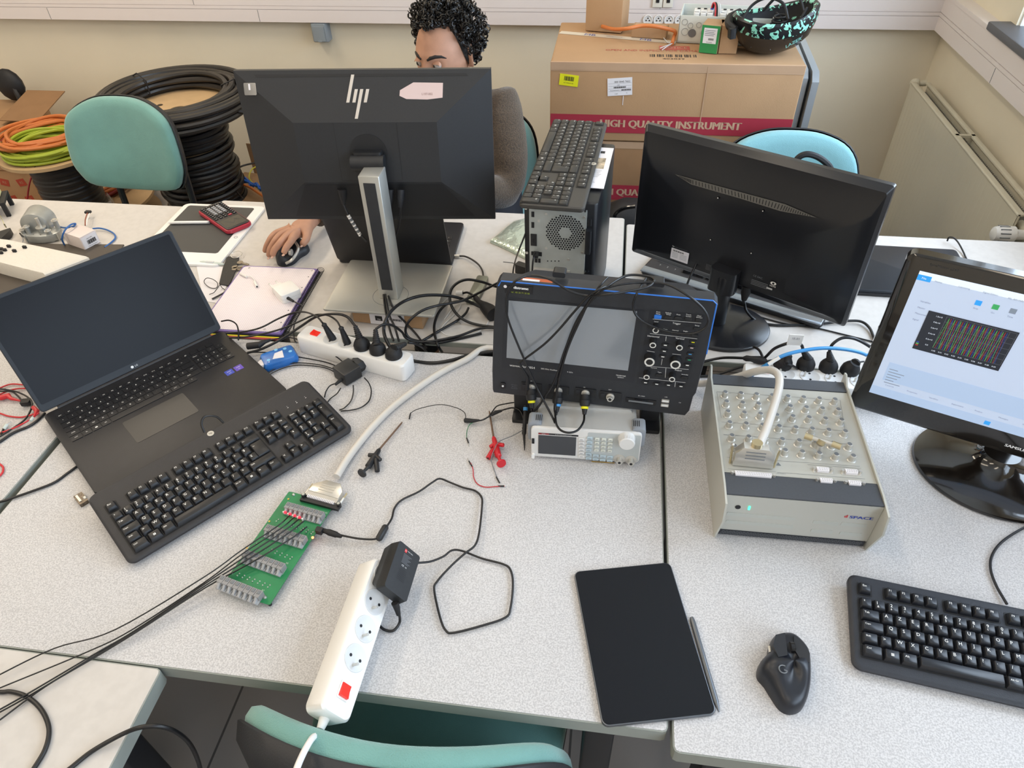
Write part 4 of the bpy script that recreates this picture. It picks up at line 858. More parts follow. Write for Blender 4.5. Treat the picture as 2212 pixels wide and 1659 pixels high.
for q in ((1365, 437, 1750, 470), (1342, 552, 1718, 595), (1310, 812, 1650, 838), (1255, 905, 1625, 943), (1472, 575, 1468, 612), (1440, 755, 1432, 802), (1470, 828, 1463, 905), (1545, 940, 1540, 978), (1318, 690, 1380, 700), (1520, 715, 1590, 722)): ol(*q)
part('panel_lettering', tx, t)
mat('ring_white', '#d8d6d0', .35)
for x, y, rr in ((1388, 530, .0055), (1365, 648, .0058), (1338, 782, .0092), (1577, 668, .0058), (1545, 804, .0092), (1315, 903, .0055), (1518, 920, .0055)):
    a = oc(x, y, .015); k = MB(); k.lathe([(rr * 1.12, .0008), (rr * 1.1, .006), (rr * .95, .015), (rr * .62, .0155)], 'black_rubber', FO @ TR(a[0], a[1], 0), 20)
    k.lathe([(rr * .98, .0150), (rr * .96, .0158), (rr * .68, .0158), (rr * .66, .0150)], 'ring_white', FO @ TR(a[0], a[1], 0), 24); part('knob', k, t)
for x, y, m in ((1405, 418, 'scope_blue'), (1487, 425, 'black_plastic'), (1567, 430, 'black_plastic'), (1647, 437, 'black_plastic'), (1732, 446, 'black_plastic')):
    a = oc(x, y); k = MB(); k.box((a[0], a[1], .0018), (.0125, .0070, .0032), m, FO, r=.0015, bev=.0006); part('button', k, t)
for x, y, m in ((1465, 640, 'legend'), (1457, 688, 'legend'), (1445, 732, 'legend'), (1685, 617, 'yellow_label'), (1675, 662, 'pink_label'), (1662, 712, 'ethernet_blue'), (1655, 757, 'green_led2'), (1640, 800, 'legend'), (1414, 882, None), (1618, 900, None), (1307, 938, 'legend'), (1397, 950, 'legend'), (1490, 958, 'legend'), (1590, 968, 'legend'), (1465, 538, None), (1545, 548, None), (1622, 556, None), (1715, 512, None), (1700, 570, None)):
    if m == 'green_led2': mat('green_led2', '#2f9a70', .5)
    a = oc(x, y); k = MB(); k.box((a[0], a[1], .0018), (.0118, .0056, .0026), 'black_plastic', FO, r=.0012, bev=.0005)
    if m: k.quad(a[0] - .0026, a[1] - .0009, a[0] + .0026, a[1] + .0009, .0034, m, FO)
    part('button', k, t)
for x, y in ((400, 978), (615, 1002), (830, 1022), (1027, 1050)):
    a = oc(x, y); k = MB(); k.box((a[0], a[1], .001), (.040, .020, .003), 'black_plastic', FO, r=.002); k.box((a[0] - .014, a[1] + .002, .003), (.008, .008, .002), 'scope_panel', FO, r=.001)
    k.cyl((a[0], a[1], 0), (a[0], a[1], .012), .0055, 'steel', M=FO); k.lathe([(.0078, .001), (.0078, .005), (.006, .006)], 'steel', FO @ TR(a[0], a[1], 0)); k.cyl((a[0], a[1], .012), (a[0], a[1], .0122), .003, 'ink_black', M=FO); k.cyl((a[0] - .007, a[1], .009), (a[0] + .007, a[1], .009), .0012, 'steel', M=FO, seg=8); part('input_socket', k, t)
a = oc(173, 965); k = MB(); k.box((a[0], a[1], .001), (.010, .014, .003), 'black_gloss', FO, r=.003); k.prism(circle(.002, 12, *a), .003, .004, 'ink_white', FO); part('power_button', k, t)
a = oc(1270, 1092); k = MB(); k.box((a[0], a[1], .0008), (.056, .011, .0016), 'black_gloss', FO); k.box((a[0], a[1] - .001, .0018), (.046, .003, .003), 'mid_grey', FO); part('card_slot', k, t)
for x, y in ((1465, 1088), (1460, 1122)): a = oc(x, y); k = MB(); k.box((a[0], a[1], .001), (.014, .0065, .003), 'steel', FO, r=.001); k.box((a[0], a[1], .0026), (.011, .003, .0006), 'ink_white', FO); part('usb_port', k, t)
lb = MB(); a4 = [oc(*q) for q in ((188, 168), (412, 180), (405, 240), (188, 228))]; cx_, cy_ = sum(a[0] for a in a4) / 4, sum(a[1] for a in a4) / 4
lb.prism(a4[::-1], 0.0002, .0012, 'ink_black', FO); lb.bold('distrame', .0075, 'ink_white', FO, cx_ + .004, cy_ + .004, .0015); lb.text('tel : 03 25 71 25 83', .0042, 'lime_cable', FO, cx_ + .003, cy_ - .0055, .0015); lb.prism(circle(.003, 12, cx_ - .024, cy_ + .004), .0013, .0015, 'paper', FO); part('dealer_sticker', lb, t)
lb = MB(); tpz = tr_[1]; lb.box((-.118, out[8][1] + .0004, -.012), (.055, .0006, .010), 'red_orange_label', FO) if mat('red_orange_label', '#c06038', .6) else 0
lb.box((-.128, out[8][1] + .0008, -.009), (.03, .0006, .006), 'paper', FO); part('top_stickers', lb, t)
for x0_, x1_ in ((-.165, -.128), (.093, .130)): sf = MB(); sf.box(((x0_ + x1_) / 2, .012, .048), (x1_ - x0_, .07, .096), 'scope_body', r=.004); sf.box(((x0_ + x1_) / 2, -.006, .005), (x1_ - x0_ + .002, .09, .009), 'black_plastic', r=.004); part('stand_foot', sf, t)
# probes
def probe(label, sock, ringc, pts, extra=None):
    a = oc(*sock); P0 = WO @ Vector((a[0], a[1], .008)); q = [P3(p) for p in pts]
    ob = cable('probe_cable', label, q, .0021, 'black_cable', seg=8)
    k = MB(); dr = (q[0] - P0); k.tube([P0, P0 + dr * .25, P0 + dr * .3, P0 + dr * .55, P0 + dr * .6, q[0]], [.0085, .009, .0105, .0095, .0065, .0035], 'black_rubber', seg=16)
    k2 = MB(); k2.tube([P0 + dr * .60, P0 + dr * .72], .0070, ringc, seg=16)
    cpart(ob, 'probe_plug', k); cpart(ob, 'colour_ring', k2, 'coloured ring'); return ob
def ov(x, y, off): v = onp(WO, 1040 + x / 3.687, 570 + y / 3.687, 2, off); return WO @ v
def gv(x, y): return atz(1040 + x / 3.687, 570 + y / 3.687, .832)
def topv(x, y, z=1.095): return atz(1040 + x / 3.687, 570 + y / 3.687, z)
probe('black probe cable with a blue ring at the second oscilloscope input, rising over the screen', (615, 1002), 'ethernet_blue',
      [ov(600, 1180, .034), ov(594, 1200, .036), ov(582, 1150, .034), ov(600, 1010, .025), ov(625, 850, .022), ov(690, 620, .022), ov(760, 450, .02), ov(850, 310, .018), ov(900, 240, .016), topv(950, 165), topv(1003, 108)])
probe('black probe cable with a yellow ring at the first oscilloscope input, crossing to the top', (400, 978), 'yellow_label',
      [ov(402, 1150, .03), ov(405, 1175, .03), ov(440, 1155, .03), ov(500, 1070, .03), ov(560, 980, .028), ov(610, 860, .026), ov(660, 700, .025), ov(740, 510, .022), ov(830, 350, .02), ov(930, 240, .018), topv(1000, 180), topv(1150, 95), topv(1300, 95), topv(1375, 125), topv(1330, 180), topv(1180, 215), topv(1000, 245), ov(850, 255, .016), ov(700, 215, .016), topv(550, 125), topv(400, 93), topv(280, 130), ov(215, 220, .016), ov(200, 330, .02), ov(218, 460, .022), ov(340, 760, .024), ov(460, 1020, .028), gv(560, 1210), gv(585, 1265)])
probe('black probe cable with a yellow ring at the third input, dipping to the generator', (830, 1022), 'yellow_label',
      [ov(820, 1200, .034), gv(812, 1260), gv(770, 1322), gv(705, 1345), gv(640, 1330), gv(600, 1285), gv(588, 1215), ov(590, 1150, .034), ov(595, 1050, .028), ov(640, 830, .026), ov(700, 640, .024), ov(790, 440, .022), ov(860, 300, .02), ov(960, 210, .018), topv(1100, 165), topv(1300, 148), topv(1480, 165), ov(1640, 250, .016), ov(1760, 350, .018), ov(1806, 440, .02), ov(1780, 510, .022), ov(1680, 555, .024), ov(1520, 545, .022), ov(1370, 500, .02), ov(1250, 430, .018), ov(1208, 340, .016), ov(1240, 230, .014), topv(1310, 115)])
probe2 = cable('probe_cable', 'black lead running down the oscilloscope screen from its top left corner to the first input', [ov(300, 790, .02), ov(340, 760, .02), ov(500, 640, .02), ov(620, 520, .02), ov(740, 380, .02), ov(850, 260, .018), topv(920, 210), topv(1000, 175)], .0021)
k = MB(); k.tube([ov(365, 1000, .012), ov(368, 900, .018), ov(330, 840, .018), ov(300, 790, .02)], [.004, .003, .0024, .0022], 'black_rubber', seg=8); cpart(probe2, 'lead_end', k)
# ------------------------------------------------------------ function generator
MG = TR(-.0125, .921, T + .006) @ RZ(1.5) @ RX(-4); GW, GH = .206, .074
t = thing('function_generator', 'light grey signal generator with a small screen and keypad beneath the oscilloscope', 'signal generator', MG @ TR(0, 0, -.005))
mat('gen_body', '#b9b8b5', .45); mat('gen_white', '#dcdad7', .4); mat('gen_face', '#b6bab9', .45); mat('gen_bumper', '#8c9198', .6); mat('gen_key', '#d4d6cc', .4); mat('gen_key_blue', '#b4c4cc', .4); mat('gen_lcd', '#3c3e42', .25)
FG = TR(0, 0, .005 + GH / 2) @ RX(90); WG = (MG @ TR(0, 0, -.005)) @ FG
def gp(px, py, off=0): v = onp(WG, px, py, 2, off); return v.x, v.y
def gc(x, y, off=0): return gp(1040 + x / 3.687, 570 + y / 3.687, off)
q = MB(); q.box((0, 0, -.0025), (GW, GH, .007), 'gen_white', FG, r=.007, bev=.0015); q.box((.052, 0, .0006), (.098, GH - .008, .0018), 'gen_face', FG, r=.003); part('front_panel', q, t)
q = MB(); q.loft([[(x, y, -.15) for x, y in rrect(GW - .02, GH - .004, .008, 4)], [(x, y, -.045) for x, y in rrect(GW - .016, GH - .002, .008, 4)], [(x, y, -.006) for x, y in rrect(GW - .012, GH - .002, .008, 4)]], 'gen_body', FG); part('housing', q, t)
q = MB(); q.box((-.004, GH / 2 - .002, -.105), (GW - .028, .014, .09), 'gen_body', FG, r=.006); part('rear_hump', q, t)
for s in (-1, 1):
    q = MB(); q.box((s * (GW / 2 - .006), GH / 2 - .018, -.023), (.026, .046, .032), 'gen_bumper', FG, r=.007, bev=.002)
    for i in range(4): q.box((s * (GW / 2 - .012) + i * .0035 - .004, GH / 2 + .0055, -.022), (.0012, .0008, .016), 'dark_grey', FG)
    part('corner_bumper', q, t, label='grey ribbed rubber corner')
s4 = [gc(*q) for q in ((455, 1360), (757, 1378), (748, 1525), (452, 1502))]; q = MB(); x0_, x1_ = (s4[0][0] + s4[3][0]) / 2, (s4[1][0] + s4[2][0]) / 2; y1_, y0_ = (s4[0][1] + s4[1][1]) / 2, (s4[2][1] + s4[3][1]) / 2
q.box(((x0_ + x1_) / 2, (y0_ + y1_) / 2, .0012), (x1_ - x0_, y1_ - y0_, .0016), 'gen_lcd', FG); scn = part('screen', q, t)
q = MB(); q.quad(x0_, y1_ + .002, x0_ + .075, y1_ + .006, .0014, 'ink_black', FG); q.quad(x0_, y1_ + .0024, x0_ + .02, y1_ + .0056, .0017, 'dark_red', FG); q.text('METRIX', .0022, 'ink_white', FG, x0_ + .010, y1_ + .004, .002); q.text('GX 1025  Arbitrary Waveform Generator', .0018, 'ink_white', FG, x0_ + .047, y1_ + .004, .0017); part('name_strip', q, t)
def gkey(x, y, w_, h_, m): a = gc(x, y); k = MB(); k.box((a[0], a[1], .003), (w_, h_, .0034), m, FG, r=.001, bev=.0006); k.quad(a[0] - w_ * .25, a[1] - .0005, a[0] + w_ * .25, a[1] + .0005, .0049, 'mid_grey', FG); part('key', k, t)
for i in range(6): gkey(797, 1388 + i * 27, .0105, .005, 'gen_white')
for i in range(5): gkey(863 - i * 3, 1380 + i * 31, .0105, .0055, 'gen_key_blue')
for j in range(4):
    for i in range(3): gkey(922 + i * 53 - j * 2, 1388 + j * 29 + i * 3, .0085, .0055, 'gen_key')
for j in range(2):
    for i in range(4): gkey(855 + i * 56 - j * 2, 1512 + j * 28 + i * 6, .011, .005, 'gen_key_blue')
a = gc(1158, 1430, .014); q = MB(); q.lathe([(.0165, .001), (.0155, .003), (.0145, .016), (.013, .0175)], 'gen_white', FG @ TR(a[0], a[1], 0), 32)
for i in range(20): an = 2 * math.pi * i / 20; q.box((a[0] + .0145 * math.cos(an), a[1] + .0145 * math.sin(an), .009), (.0012, .0012, .012), 'gen_white', FG)
part('dial', q, t)
for x, y in ((1098, 1565), (1190, 1575)):
    a = gc(x, y, .006); k = MB(); k.lathe([(.011, .0008), (.011, .002), (.0085, .003)], 'steel', FG @ TR(a[0], a[1], 0)); k.cyl((a[0], a[1], .001), (a[0], a[1], .013), .0055, 'steel', M=FG); k.cyl((a[0], a[1], .013), (a[0], a[1], .0132), .0028, 'ink_black', M=FG); k.cyl((a[0] - .007, a[1], .010), (a[0] + .007, a[1], .010), .0012, 'steel', M=FG, seg=8); part('output_socket', k, t)
a = gc(412, 1405); q = MB(); q.box((a[0], a[1], .002), (.005, .012, .002), 'ink_black', FG); part('usb_port', q, t); a = gc(412, 1520); q = MB(); q.box((a[0], a[1], .003), (.006, .011, .004), 'white_plastic', FG, r=.002); part('power_button', q, t)
a = gc(968, 1575); q = MB(); q.quad(a[0] - .022, a[1] - .0012, a[0] + .022, a[1] + .0012, .0017, 'gold', FG); part('yellow_line', q, t)
# ------------------------------------------------------------ connector box (right)
X0_, X1_, YF, YB = .222, .468, .778, 1.078; ZT = .848 - T
MD_ = TR((X0_ + X1_) / 2, (YF + YB) / 2, T) @ RZ(.6); t = thing('connector_box', 'grey metal connector box with rows of coaxial sockets on its top panel', 'electronic equipment', MD_)
mat('box_metal', '#b9b8b0', .42, .15); mat('box_side', '#bcbbb2', .45, .1); mat('box_strip', '#44474d', .5, noise=(300, .05)); mat('mesh_black', '#22252c', .5)
BW, BD = X1_ - X0_, YB - YF
q = MB(); q.box((0, 0, ZT / 2 + .008), (BW, BD, ZT - .018), 'box_metal'); q.box((0, 0, .006), (BW - .01, BD - .01, .012), 'mesh_black'); bdy = part('housing', q, t)
for s in (-1, 1):
    q = MB(); P_ = [(-BD / 2 - .012, .0), (-BD / 2 - .022, .004), (-BD / 2 - .010, ZT * .55), (-BD / 2 - .012, ZT + .002), (-BD / 2 + .03, ZT + .008), (BD / 2 - .01, ZT + .008), (BD / 2 + .012, ZT + .016), (BD / 2 + .014, 0)]
    P_ = [(-BD / 2 - .006, .0), (-BD / 2 - .028, .072), (-BD / 2 - .020, ZT + .001), (-BD / 2 + .02, ZT + .006), (BD / 2 - .015, ZT + .006), (BD / 2 + .004, ZT + .018), (BD / 2 + .012, ZT + .016), (BD / 2 + .012, 0)]
    q.prism(P_, -.0016, .0016, 'box_side', Matrix(((0, 0, 1, s * (BW / 2 + .002)), (1, 0, 0, 0), (0, 1, 0, 0), (0, 0, 0, 1)))); part('side_plate', q, t)
TP = TR(0, 0, ZT - .001); WTp = MD_ @ TP
for y_, w_ in ((-BD / 2 + .024, .046), (BD / 2 - .014, .028)): q = MB(); q.box((0, y_, .001), (BW, w_, .004), 'box_strip', TP, r=.001); part('dark_strip', q, t)
q = MB(); q.box((0, .010, .0006), (BW, BD - .078, .0018), 'box_metal', TP); tpn = part('top_panel', q, t)
def dc_(x, y, off=0): v = onp(WTp, 1480 + x / 3.53, 730 + y / 3.53, 2, off); return v.x, v.y
rows = [((297, 452), (1128, 508)), ((307, 524), (1152, 585)), ((318, 599), (1177, 663)), ((330, 682), (1205, 751)), ((347, 782), (1237, 851)), ((365, 862), (1265, 938))]
for r_, (a, b) in enumerate(rows):
    for i in range(8):
        if r_ == 5 and i in (1, 2): continue
        u = i / 7; x, y = dc_(a[0] + (b[0] - a[0]) * u, a[1] + (b[1] - a[1]) * u); k = MB(); MK = TP @ TR(x, y, .001)
        k.lathe([(.0072, 0), (.0072, .0012), (.0062, .0018), (.0050, .002), (.0048, .013), (.0042, .0135)], 'steel', MK, 16); k.lathe([(.0040, .0136), (.0001, .0137)], 'mid_grey', MK, 12); k.cyl((-.0065, 0, .0095), (.0065, 0, .0095), .0011, 'steel', M=MK, seg=8); part('coaxial_socket', k, tpn)
def dsub(x, y, L, W):
    a = dc_(x, y); k = MB(); k.box((a[0], a[1], .0012), (L + .014, W + .004, .0016), 'steel', TP, r=.002)
    k.loft([[(p + a[0], q_ + a[1], .002) for p, q_ in ((-L / 2, -W / 2), (L / 2, -W / 2), (L / 2 + .001, W / 2), (-L / 2 - .001, W / 2))], [(p + a[0], q_ + a[1], .0065) for p, q_ in ((-L / 2, -W / 2), (L / 2, -W / 2), (L / 2 + .001, W / 2), (-L / 2 - .001, W / 2))]], 'paper', TP)
    n = int(L / .0028)
    for i in range(n):
        for j in (0, 1): k.prism(circle(.0006, 6, a[0] - L / 2 + .002 + i * .0028 + j * .0012, a[1] - .0016 + j * .0034), .0065, .0067, 'ink_black', TP)
    for s in (-1, 1): k.cyl((a[0] + s * (L / 2 + .005), a[1], .002), (a[0] + s * (L / 2 + .005), a[1], .008), .0025, 'steel', M=TP, seg=6)
    part('d_connector', k, tpn)
dsub(515, 1055, .058, .0085); dsub(1045, 1018, .0185, .0085); dsub(1262, 1034, .0185, .0085); dsub(1070, 1102, .0185, .0085); dsub(1287, 1121, .0185, .0085)
q = MB()
def dl(x0, y0, x1, y1):
    a = Vector(dc_(x0, y0)); b = Vector(dc_(x1, y1)); n_ = Vector((-(b - a).y, (b - a).x)).normalized() * .00025; q.add([(a.x - n_.x, a.y - n_.y, .0018), (b.x - n_.x, b.y - n_.y, .0018), (b.x + n_.x, b.y + n_.y, .0018), (a.x + n_.x, a.y + n_.y, .0018)], [(0, 1, 2, 3)], 'mid_grey', TP)
for p in ((240, 415, 1180, 480), (275, 645, 1220, 715), (290, 740, 1250, 815), (315, 915, 1330, 985), (240, 415, 275, 615), (1180, 480, 1215, 700), (325, 1003, 690, 1025), (700, 1030, 1370, 1080), (930, 970, 1340, 1000)): dl(*p)
for x, y, s in ((320, 425, 'ANALOG IN'), (345, 652, 'ANALOG OUT'), (350, 748, 'ANALOG OUT CLASS 1'), (365, 920, 'DIGITAL I/O'), (730, 1040, 'DIO CLASS 2'), (1105, 993, 'RS232'), (1315, 1008, 'CAN 1')): a = dc_(x, y); q.text(s, .0026, 'mid_grey', TP, a[0], a[1], .0019)
a = dc_(710, 968); q.prism([(a[0] - .004, a[1] - .003), (a[0] + .004, a[1] - .003), (a[0], a[1] + .004)], .0018, .002, 'mid_grey', TP)
part('panel_lettering', q, tpn)
FF = TR(0, -BD / 2, ZT / 2) @ RX(90); WFf = MD_ @ FF
def df(x, y): v = onp(WFf, 1480 + x / 3.53, 730 + y / 3.53, 2, 0); return v.x, v.y
q = MB(); a, b = df(1205, 1362), df(1425, 1375); q.bold('d', .0105, 'switch_red2', FF, a[0] + .004, (a[1] + b[1]) / 2 + .001, .0006) if mat('switch_red2', '#c8323c', .5) else 0
q.bold('SPACE', .0092, 'logo_blue', FF, (a[0] + b[0]) / 2 + .006, (a[1] + b[1]) / 2, .0006, w=(b[0] - a[0]) * .82) if mat('logo_blue', '#27409a', .5) else 0; part('brand_lettering', q, t)
q = MB(); a = df(402, 1288); q.prism(circle(.0045, 18, *a), .0002, .0012, 'ink_black', FF); b = df(488, 1294); q.box((b[0], b[1], .0008), (.0035, .009, .0012), 'green_led', FF, r=.001); part('status_lamps', q, t)
q = MB()
for x, y, L in ((575, 1360, .11), (565, 1420, .11), (1070, 1410, .04), (1285, 1425, .04), (1040, 1475, .035), (1260, 1495, .035)): a = df(x, y); q.box((a[0], a[1], .0003), (L, .0085, .0006), 'box_print', FF, r=.002) if mat('box_print', '#b9bbb4', .5, .2) else 0
part('printed_outlines', q, t)
q = MB(); q.box((0, -BD / 2 - .0005, .011), (BW - .006, .001, .013), 'mesh_black'); 
for j in range(2):
    for i in range(40): q.tube([(-BW / 2 + .008 + i * .0058 + j * .0029 + .0022 * math.cos(k * math.pi / 3), -BD / 2 - .0012, .008 + j * .005 + .0022 * math.sin(k * math.pi / 3)) for k in range(6)], .0003, 'mid_grey', closed=True, seg=4)
part('vent_mesh', q, t)
# T adapter with bolts on the box
a = dc_(1003, 880); M_t = WTp @ TR(a[0], a[1], 0)
ta = thing('coaxial_tee', 'small brass and steel tee adapter screwed onto the connector box socket', 'adapter', M_t)
q = MB(); q.cyl((0, 0, .014), (0, 0, .024), .0075, 'steel'); q.cyl((0, 0, .024), (.002, .002, .031), .0065, 'brass'); q.cyl((-.019, .012, .027), (.024, -.006, .029), .0042, 'steel'); part('tee_body', q, ta)
for p0, p1 in (((-.024, .014, .027), (-.012, .009, .027)), ((.017, -.003, .029), (.030, -.009, .029))): q = MB(); q.cyl(p0, p1, .0055, 'brass'); part('coupling_nut', q, ta, label='brass coupling')
# ------------------------------------------------------------ thick grey cable with hoods
mat('grey_cable', '#b6b6b4', .4); mat('white_cable', '#d2cdc6', .4)
zb = .105
gcb = cable('data_cable', 'thick pale grey cable from the green circuit board, behind the oscilloscope, to the connector box', [(727, 1030, .012), (748, 995, .010), (772, 962, .008), (805, 922, .0065), (845, 882, .0065), (895, 843, .0065), (950, 806, .0065), (1005, 778, .0065), (1064, 752, .0065), Vector((-.10, 1.165, T + .0065)), Vector((0, 1.19, T + .0065)), Vector((.10, 1.18, T + .01)), (1500, 828, .02), (1545, 824, .05), (1590, 815, .09), (1630, 803, .13), (1660, 799, .15), (1678, 806, .16), (1684, 822, .163), (1680, 850, .16), (1668, 890, .156), (1654, 930, .152), (1640, 962, .150)], .0072, 'white_cable', n=7, seg=12)
q = MB(); a, b = at(640, 1066, .012), at(728, 1085, .012)
c0 = (at(655, 1075, .014) + at(728, 1096, .014)) / 2; c1 = at(716, 1028, .014); yd = (c1 - c0); xd = (at(728, 1096, .014) - at(655, 1075, .014)); HMx = axes(c0, xd, UP)
q.box((0, .010, 0), (.064, .012, .012), 'steel', HMx)
for i in range(17): q.box((-.026 + i * .0033, .0035, .0015), (.0018, .006, .010), 'paper', HMx)
q.prism([(-.031, .014), (.031, .014), (.031, .030), (.018, .046), (-.012, .046), (-.031, .030)], -.0075, .0075, 'steel', HMx, bev=.001)
for y_ in (.022, .028, .034): q.box((.0, y_, .0078), (.03, .0018, .0008), 'steel', HMx)
for s in (-1, 1): q.cyl((s * .036, -.006, 0), (s * .036, .022, 0), .0028, 'steel', M=HMx, seg=10); q.cyl((s * .036, .018, 0), (s * .036, .034, 0), .0018, 'brass', M=HMx, seg=8)
cpart(gcb, 'connector_hood', q, 'nickel connector hood at the board')
q = MB(); a = dc_(510, 960, .004); H2 = WTp @ TR(a[0], a[1], .004) @ RZ(-2) @ RX(84)
q.box((0, .004, 0), (.066, .010, .014), 'steel', H2); q.prism([(-.032, .008), (.032, .008), (.032, .026), (.020, .040), (-.020, .040), (-.032, .026)], -.0085, .0085, 'steel', H2, bev=.0012)
for y_ in (.018, .025, .032): q.box((0, y_, .0088), (.032, .0016, .0008), 'mid_grey', H2)
for s in (-1, 1): q.cyl((s * .036, -.004, 0), (s * .038, .036, 0), .002, 'brass', M=H2, seg=8); q.ball((s * .038, .038, 0), .003, 'steel', H2)
q.cyl((0, .040, 0), (0, .048, 0), .009, 'brass', M=H2); cpart(gcb, 'connector_hood', q, 'nickel connector hood on the box')
# ------------------------------------------------------------ green circuit board
bl_, br_, tr4, tl4 = at(470, 1272, .012), at(572, 1303, .012), at(733, 1090, .012), at(627, 1062, .012)
xd = (br_ - bl_ + tr4 - tl4); yd = (tl4 - bl_ + tr4 - br_); PW = xd.length / 2; PH = yd.length / 2; ctr = (bl_ + br_ + tr4 + tl4) / 4
MPB = axes(ctr, xd, UP); MPB.translation = ctr + Vector((0, 0, -.012))
t = thing('circuit_board', 'green circuit board with four rows of grey lever terminals', 'circuit board', MPB)
mat('pcb_green', '#1f7a4a', .35, noise=(30, .12)); mat('silk', '#c8d8c8', .6); mat('term_grey', '#8d8c8c', .5); mat('term_light', '#a9abae', .4); mat('solder', '#c8ccc8', .3, .9)
q = MB(); q.prism(rrect(PW, PH, .003, 3), .0105, .0122, 'pcb_green'); brd = part('board', q, t)
def pc(px, py, off=.0124): v = onp(MPB, px, py, 2, off); return v.x, v.y
def pcc(x, y, off=.0124): return pc(440 + x / 4.608, 980 + y / 4.608, off)
for x0, y0, x1, y1 in ((840, 520, 1165, 610), (640, 745, 985, 850), (425, 1000, 770, 1125), (180, 1255, 545, 1400)):
    a = Vector(pcc(x0, y0, .022)); b = Vector(pcc(x1, y1, .022)); u = (b - a) / 7; an = math.degrees(math.atan2(u.y, u.x))
    for i in range(8):
        c_ = a + u * i; M_k = TR(c_.x, c_.y, 0) @ RZ(an); k = MB()
        k.box((0, 0, .0185), (u.length * .92, .013, .0125), 'term_grey', M_k); k.box((0, .002, .0252), (u.length * .5, .006, .001), 'mid_grey', M_k)
        k.loft([[(-.0022, -.006, .014), (.0022, -.006, .014), (.0022, -.006, .0235), (-.0022, -.006, .0235)], [(-.0018, -.014, .0135), (.0018, -.014, .0135), (.0018, -.014, .0165), (-.0018, -.014, .0165)]], 'term_light', M_k)
        k.box((0, -.010, .0135), (u.length * .9, .007, .003), 'term_light', M_k); part('lever_terminal', k, t)
q = MB()
for x0, y0, x1, y1 in ((735, 665, 1080, 790), (520, 905, 870, 1040), (295, 1185, 650, 1320)):
    for i in range(8):
        u = i / 7; a = pcc(x0 + (x1 - x0) * u, y0 + (y1 - y0) * u)
        for dx_ in (-.0022, .0022): q.lathe([(.0015, .0122), (.0011, .0135), (.0003, .014)], 'solder', TR(a[0] + dx_ * .3, a[1] + dx_, 0), 8)
for x, y in ((895, 410), (1310, 545), (140, 1260), (610, 1430)): a = pcc(x, y); q.lathe([(.0034, .0122), (.0034, .0126), (.002, .0145)], 'solder', TR(a[0], a[1], 0), 14)
for x, y in ((845, 452), (655, 675), (430, 940)): a = pcc(x, y); q.lathe([(.0018, .0122), (.0018, .0128), (.0005, .0129)], 'gold', TR(a[0], a[1], 0), 10)
part('solder_points', q, brd)
q = MB()
for x, y in ((1165, 660), (970, 900), (775, 1165)):
    a = pcc(x, y)
    for s in ((-.006, -.006, .006, -.0055), (-.006, .0055, .006, .006), (-.006, -.006, -.0055, .006), (.0055, -.006, .006, .006)): q.quad(a[0] + s[0], a[1] + s[1], a[0] + s[2], a[1] + s[3], .0124, 'silk')
for x, y, s in ((1220, 590, 'X1'), (1010, 830, 'X3'), (830, 1090, 'X5'), (590, 1360, 'X7')): a = pcc(x, y); q.text(s, .004, 'silk', RZ(0), a[0], a[1], .0125)
part('silk_print', q, brd)
q = MB()
for i in range(4): a = pcc(810 + i * 47, 578 + i * 17, .02); q.ball((a[0], a[1], .0185), .0024, 'red_led'); 
part('red_leds', q, t, label='four lit red lamps')
q = MB()
for i in range(5): a = pcc(790 + i * 47, 572 + i * 17, .02); q.cyl((a[0], a[1], .0122), (a[0], a[1], .0185), .0016, 'white_plastic', seg=8)
part('led_spacers', q, t)
q = MB(); a = pcc(1085, 835, .014); q.ball((a[0], a[1], .014), .0022, 'orange_led'); part('power_led', q, t, label='lit orange-red lamp')
q = MB(); a = pc(690, 1146, .018); q.box((a[0], a[1], .0175), (.012, .010, .010), 'black_plastic', r=.001); part('barrel_jack', q, t)
q = MB(); a = pc(692, 1086, .016); q.box((a[0], a[1] - .002, .015), (.078, .008, .006), 'black_plastic')
for s in (-1, 1): q.cyl((a[0] + s * .036, a[1] + .004, .013), (a[0] + s * .036, a[1] + .004, .022), .0042, 'black_plastic'); q.cyl((a[0] + s * .036, a[1] + .004, .02), (a[0] + s * .036, a[1] + .004, .0235), .0028, 'solder')
part('connector_base', q, t)
q = MB()
for sx in (-1, 1):
    for sy in (-1, 1): q.cyl((sx * (PW / 2 - .006), sy * (PH / 2 - .006), 0), (sx * (PW / 2 - .006), sy * (PH / 2 - .006), .0105), .003, 'black_plastic')
part('standoff', q, t)
# optical fibres from the board to the near left
ends = [((249, 1360, .012), (119, 1400, .008), (0, 1457, .008), (-60, 1490, .008)), ((284, 1361, .012), (182, 1411, .008), (0, 1486, .008), (-60, 1512, .008)), ((293, 1361, .012), (206, 1412, .009), (54, 1502, .008), (-50, 1560, .008)), ((296, 1362, .012), (208, 1415, .007), (56, 1507, .007), (-50, 1565, .007)), ((300, 1362, .012), (210, 1417, .006), (98, 1483, .006), (0, 1555, .005), (-50, 1590, .005))]
sts = [((626, 1113, .022), (600, 1136, .034), (520, 1190, .028), (440, 1247, .024)), ((636, 1117, .022), (606, 1142, .034), (524, 1196, .028), (440, 1259, .022)), ((646, 1121, .022), (612, 1148, .032), (530, 1202, .027), (441, 1262, .022)), ((656, 1126, .022), (620, 1154, .032), (536, 1208, .026), (442, 1266, .021)), ((663, 1138, .02), (628, 1164, .03), (545, 1214, .025), (443, 1270, .02))]
for i in range(5): cable('fibre_lead', ('topmost', 'second', 'middle', 'fourth', 'lowest')[i] + ' of five thin black leads running from the circuit board to the near left', list(sts[i]) + list(ends[i]), .0012 if i < 2 else .0014, seg=6, n=6)
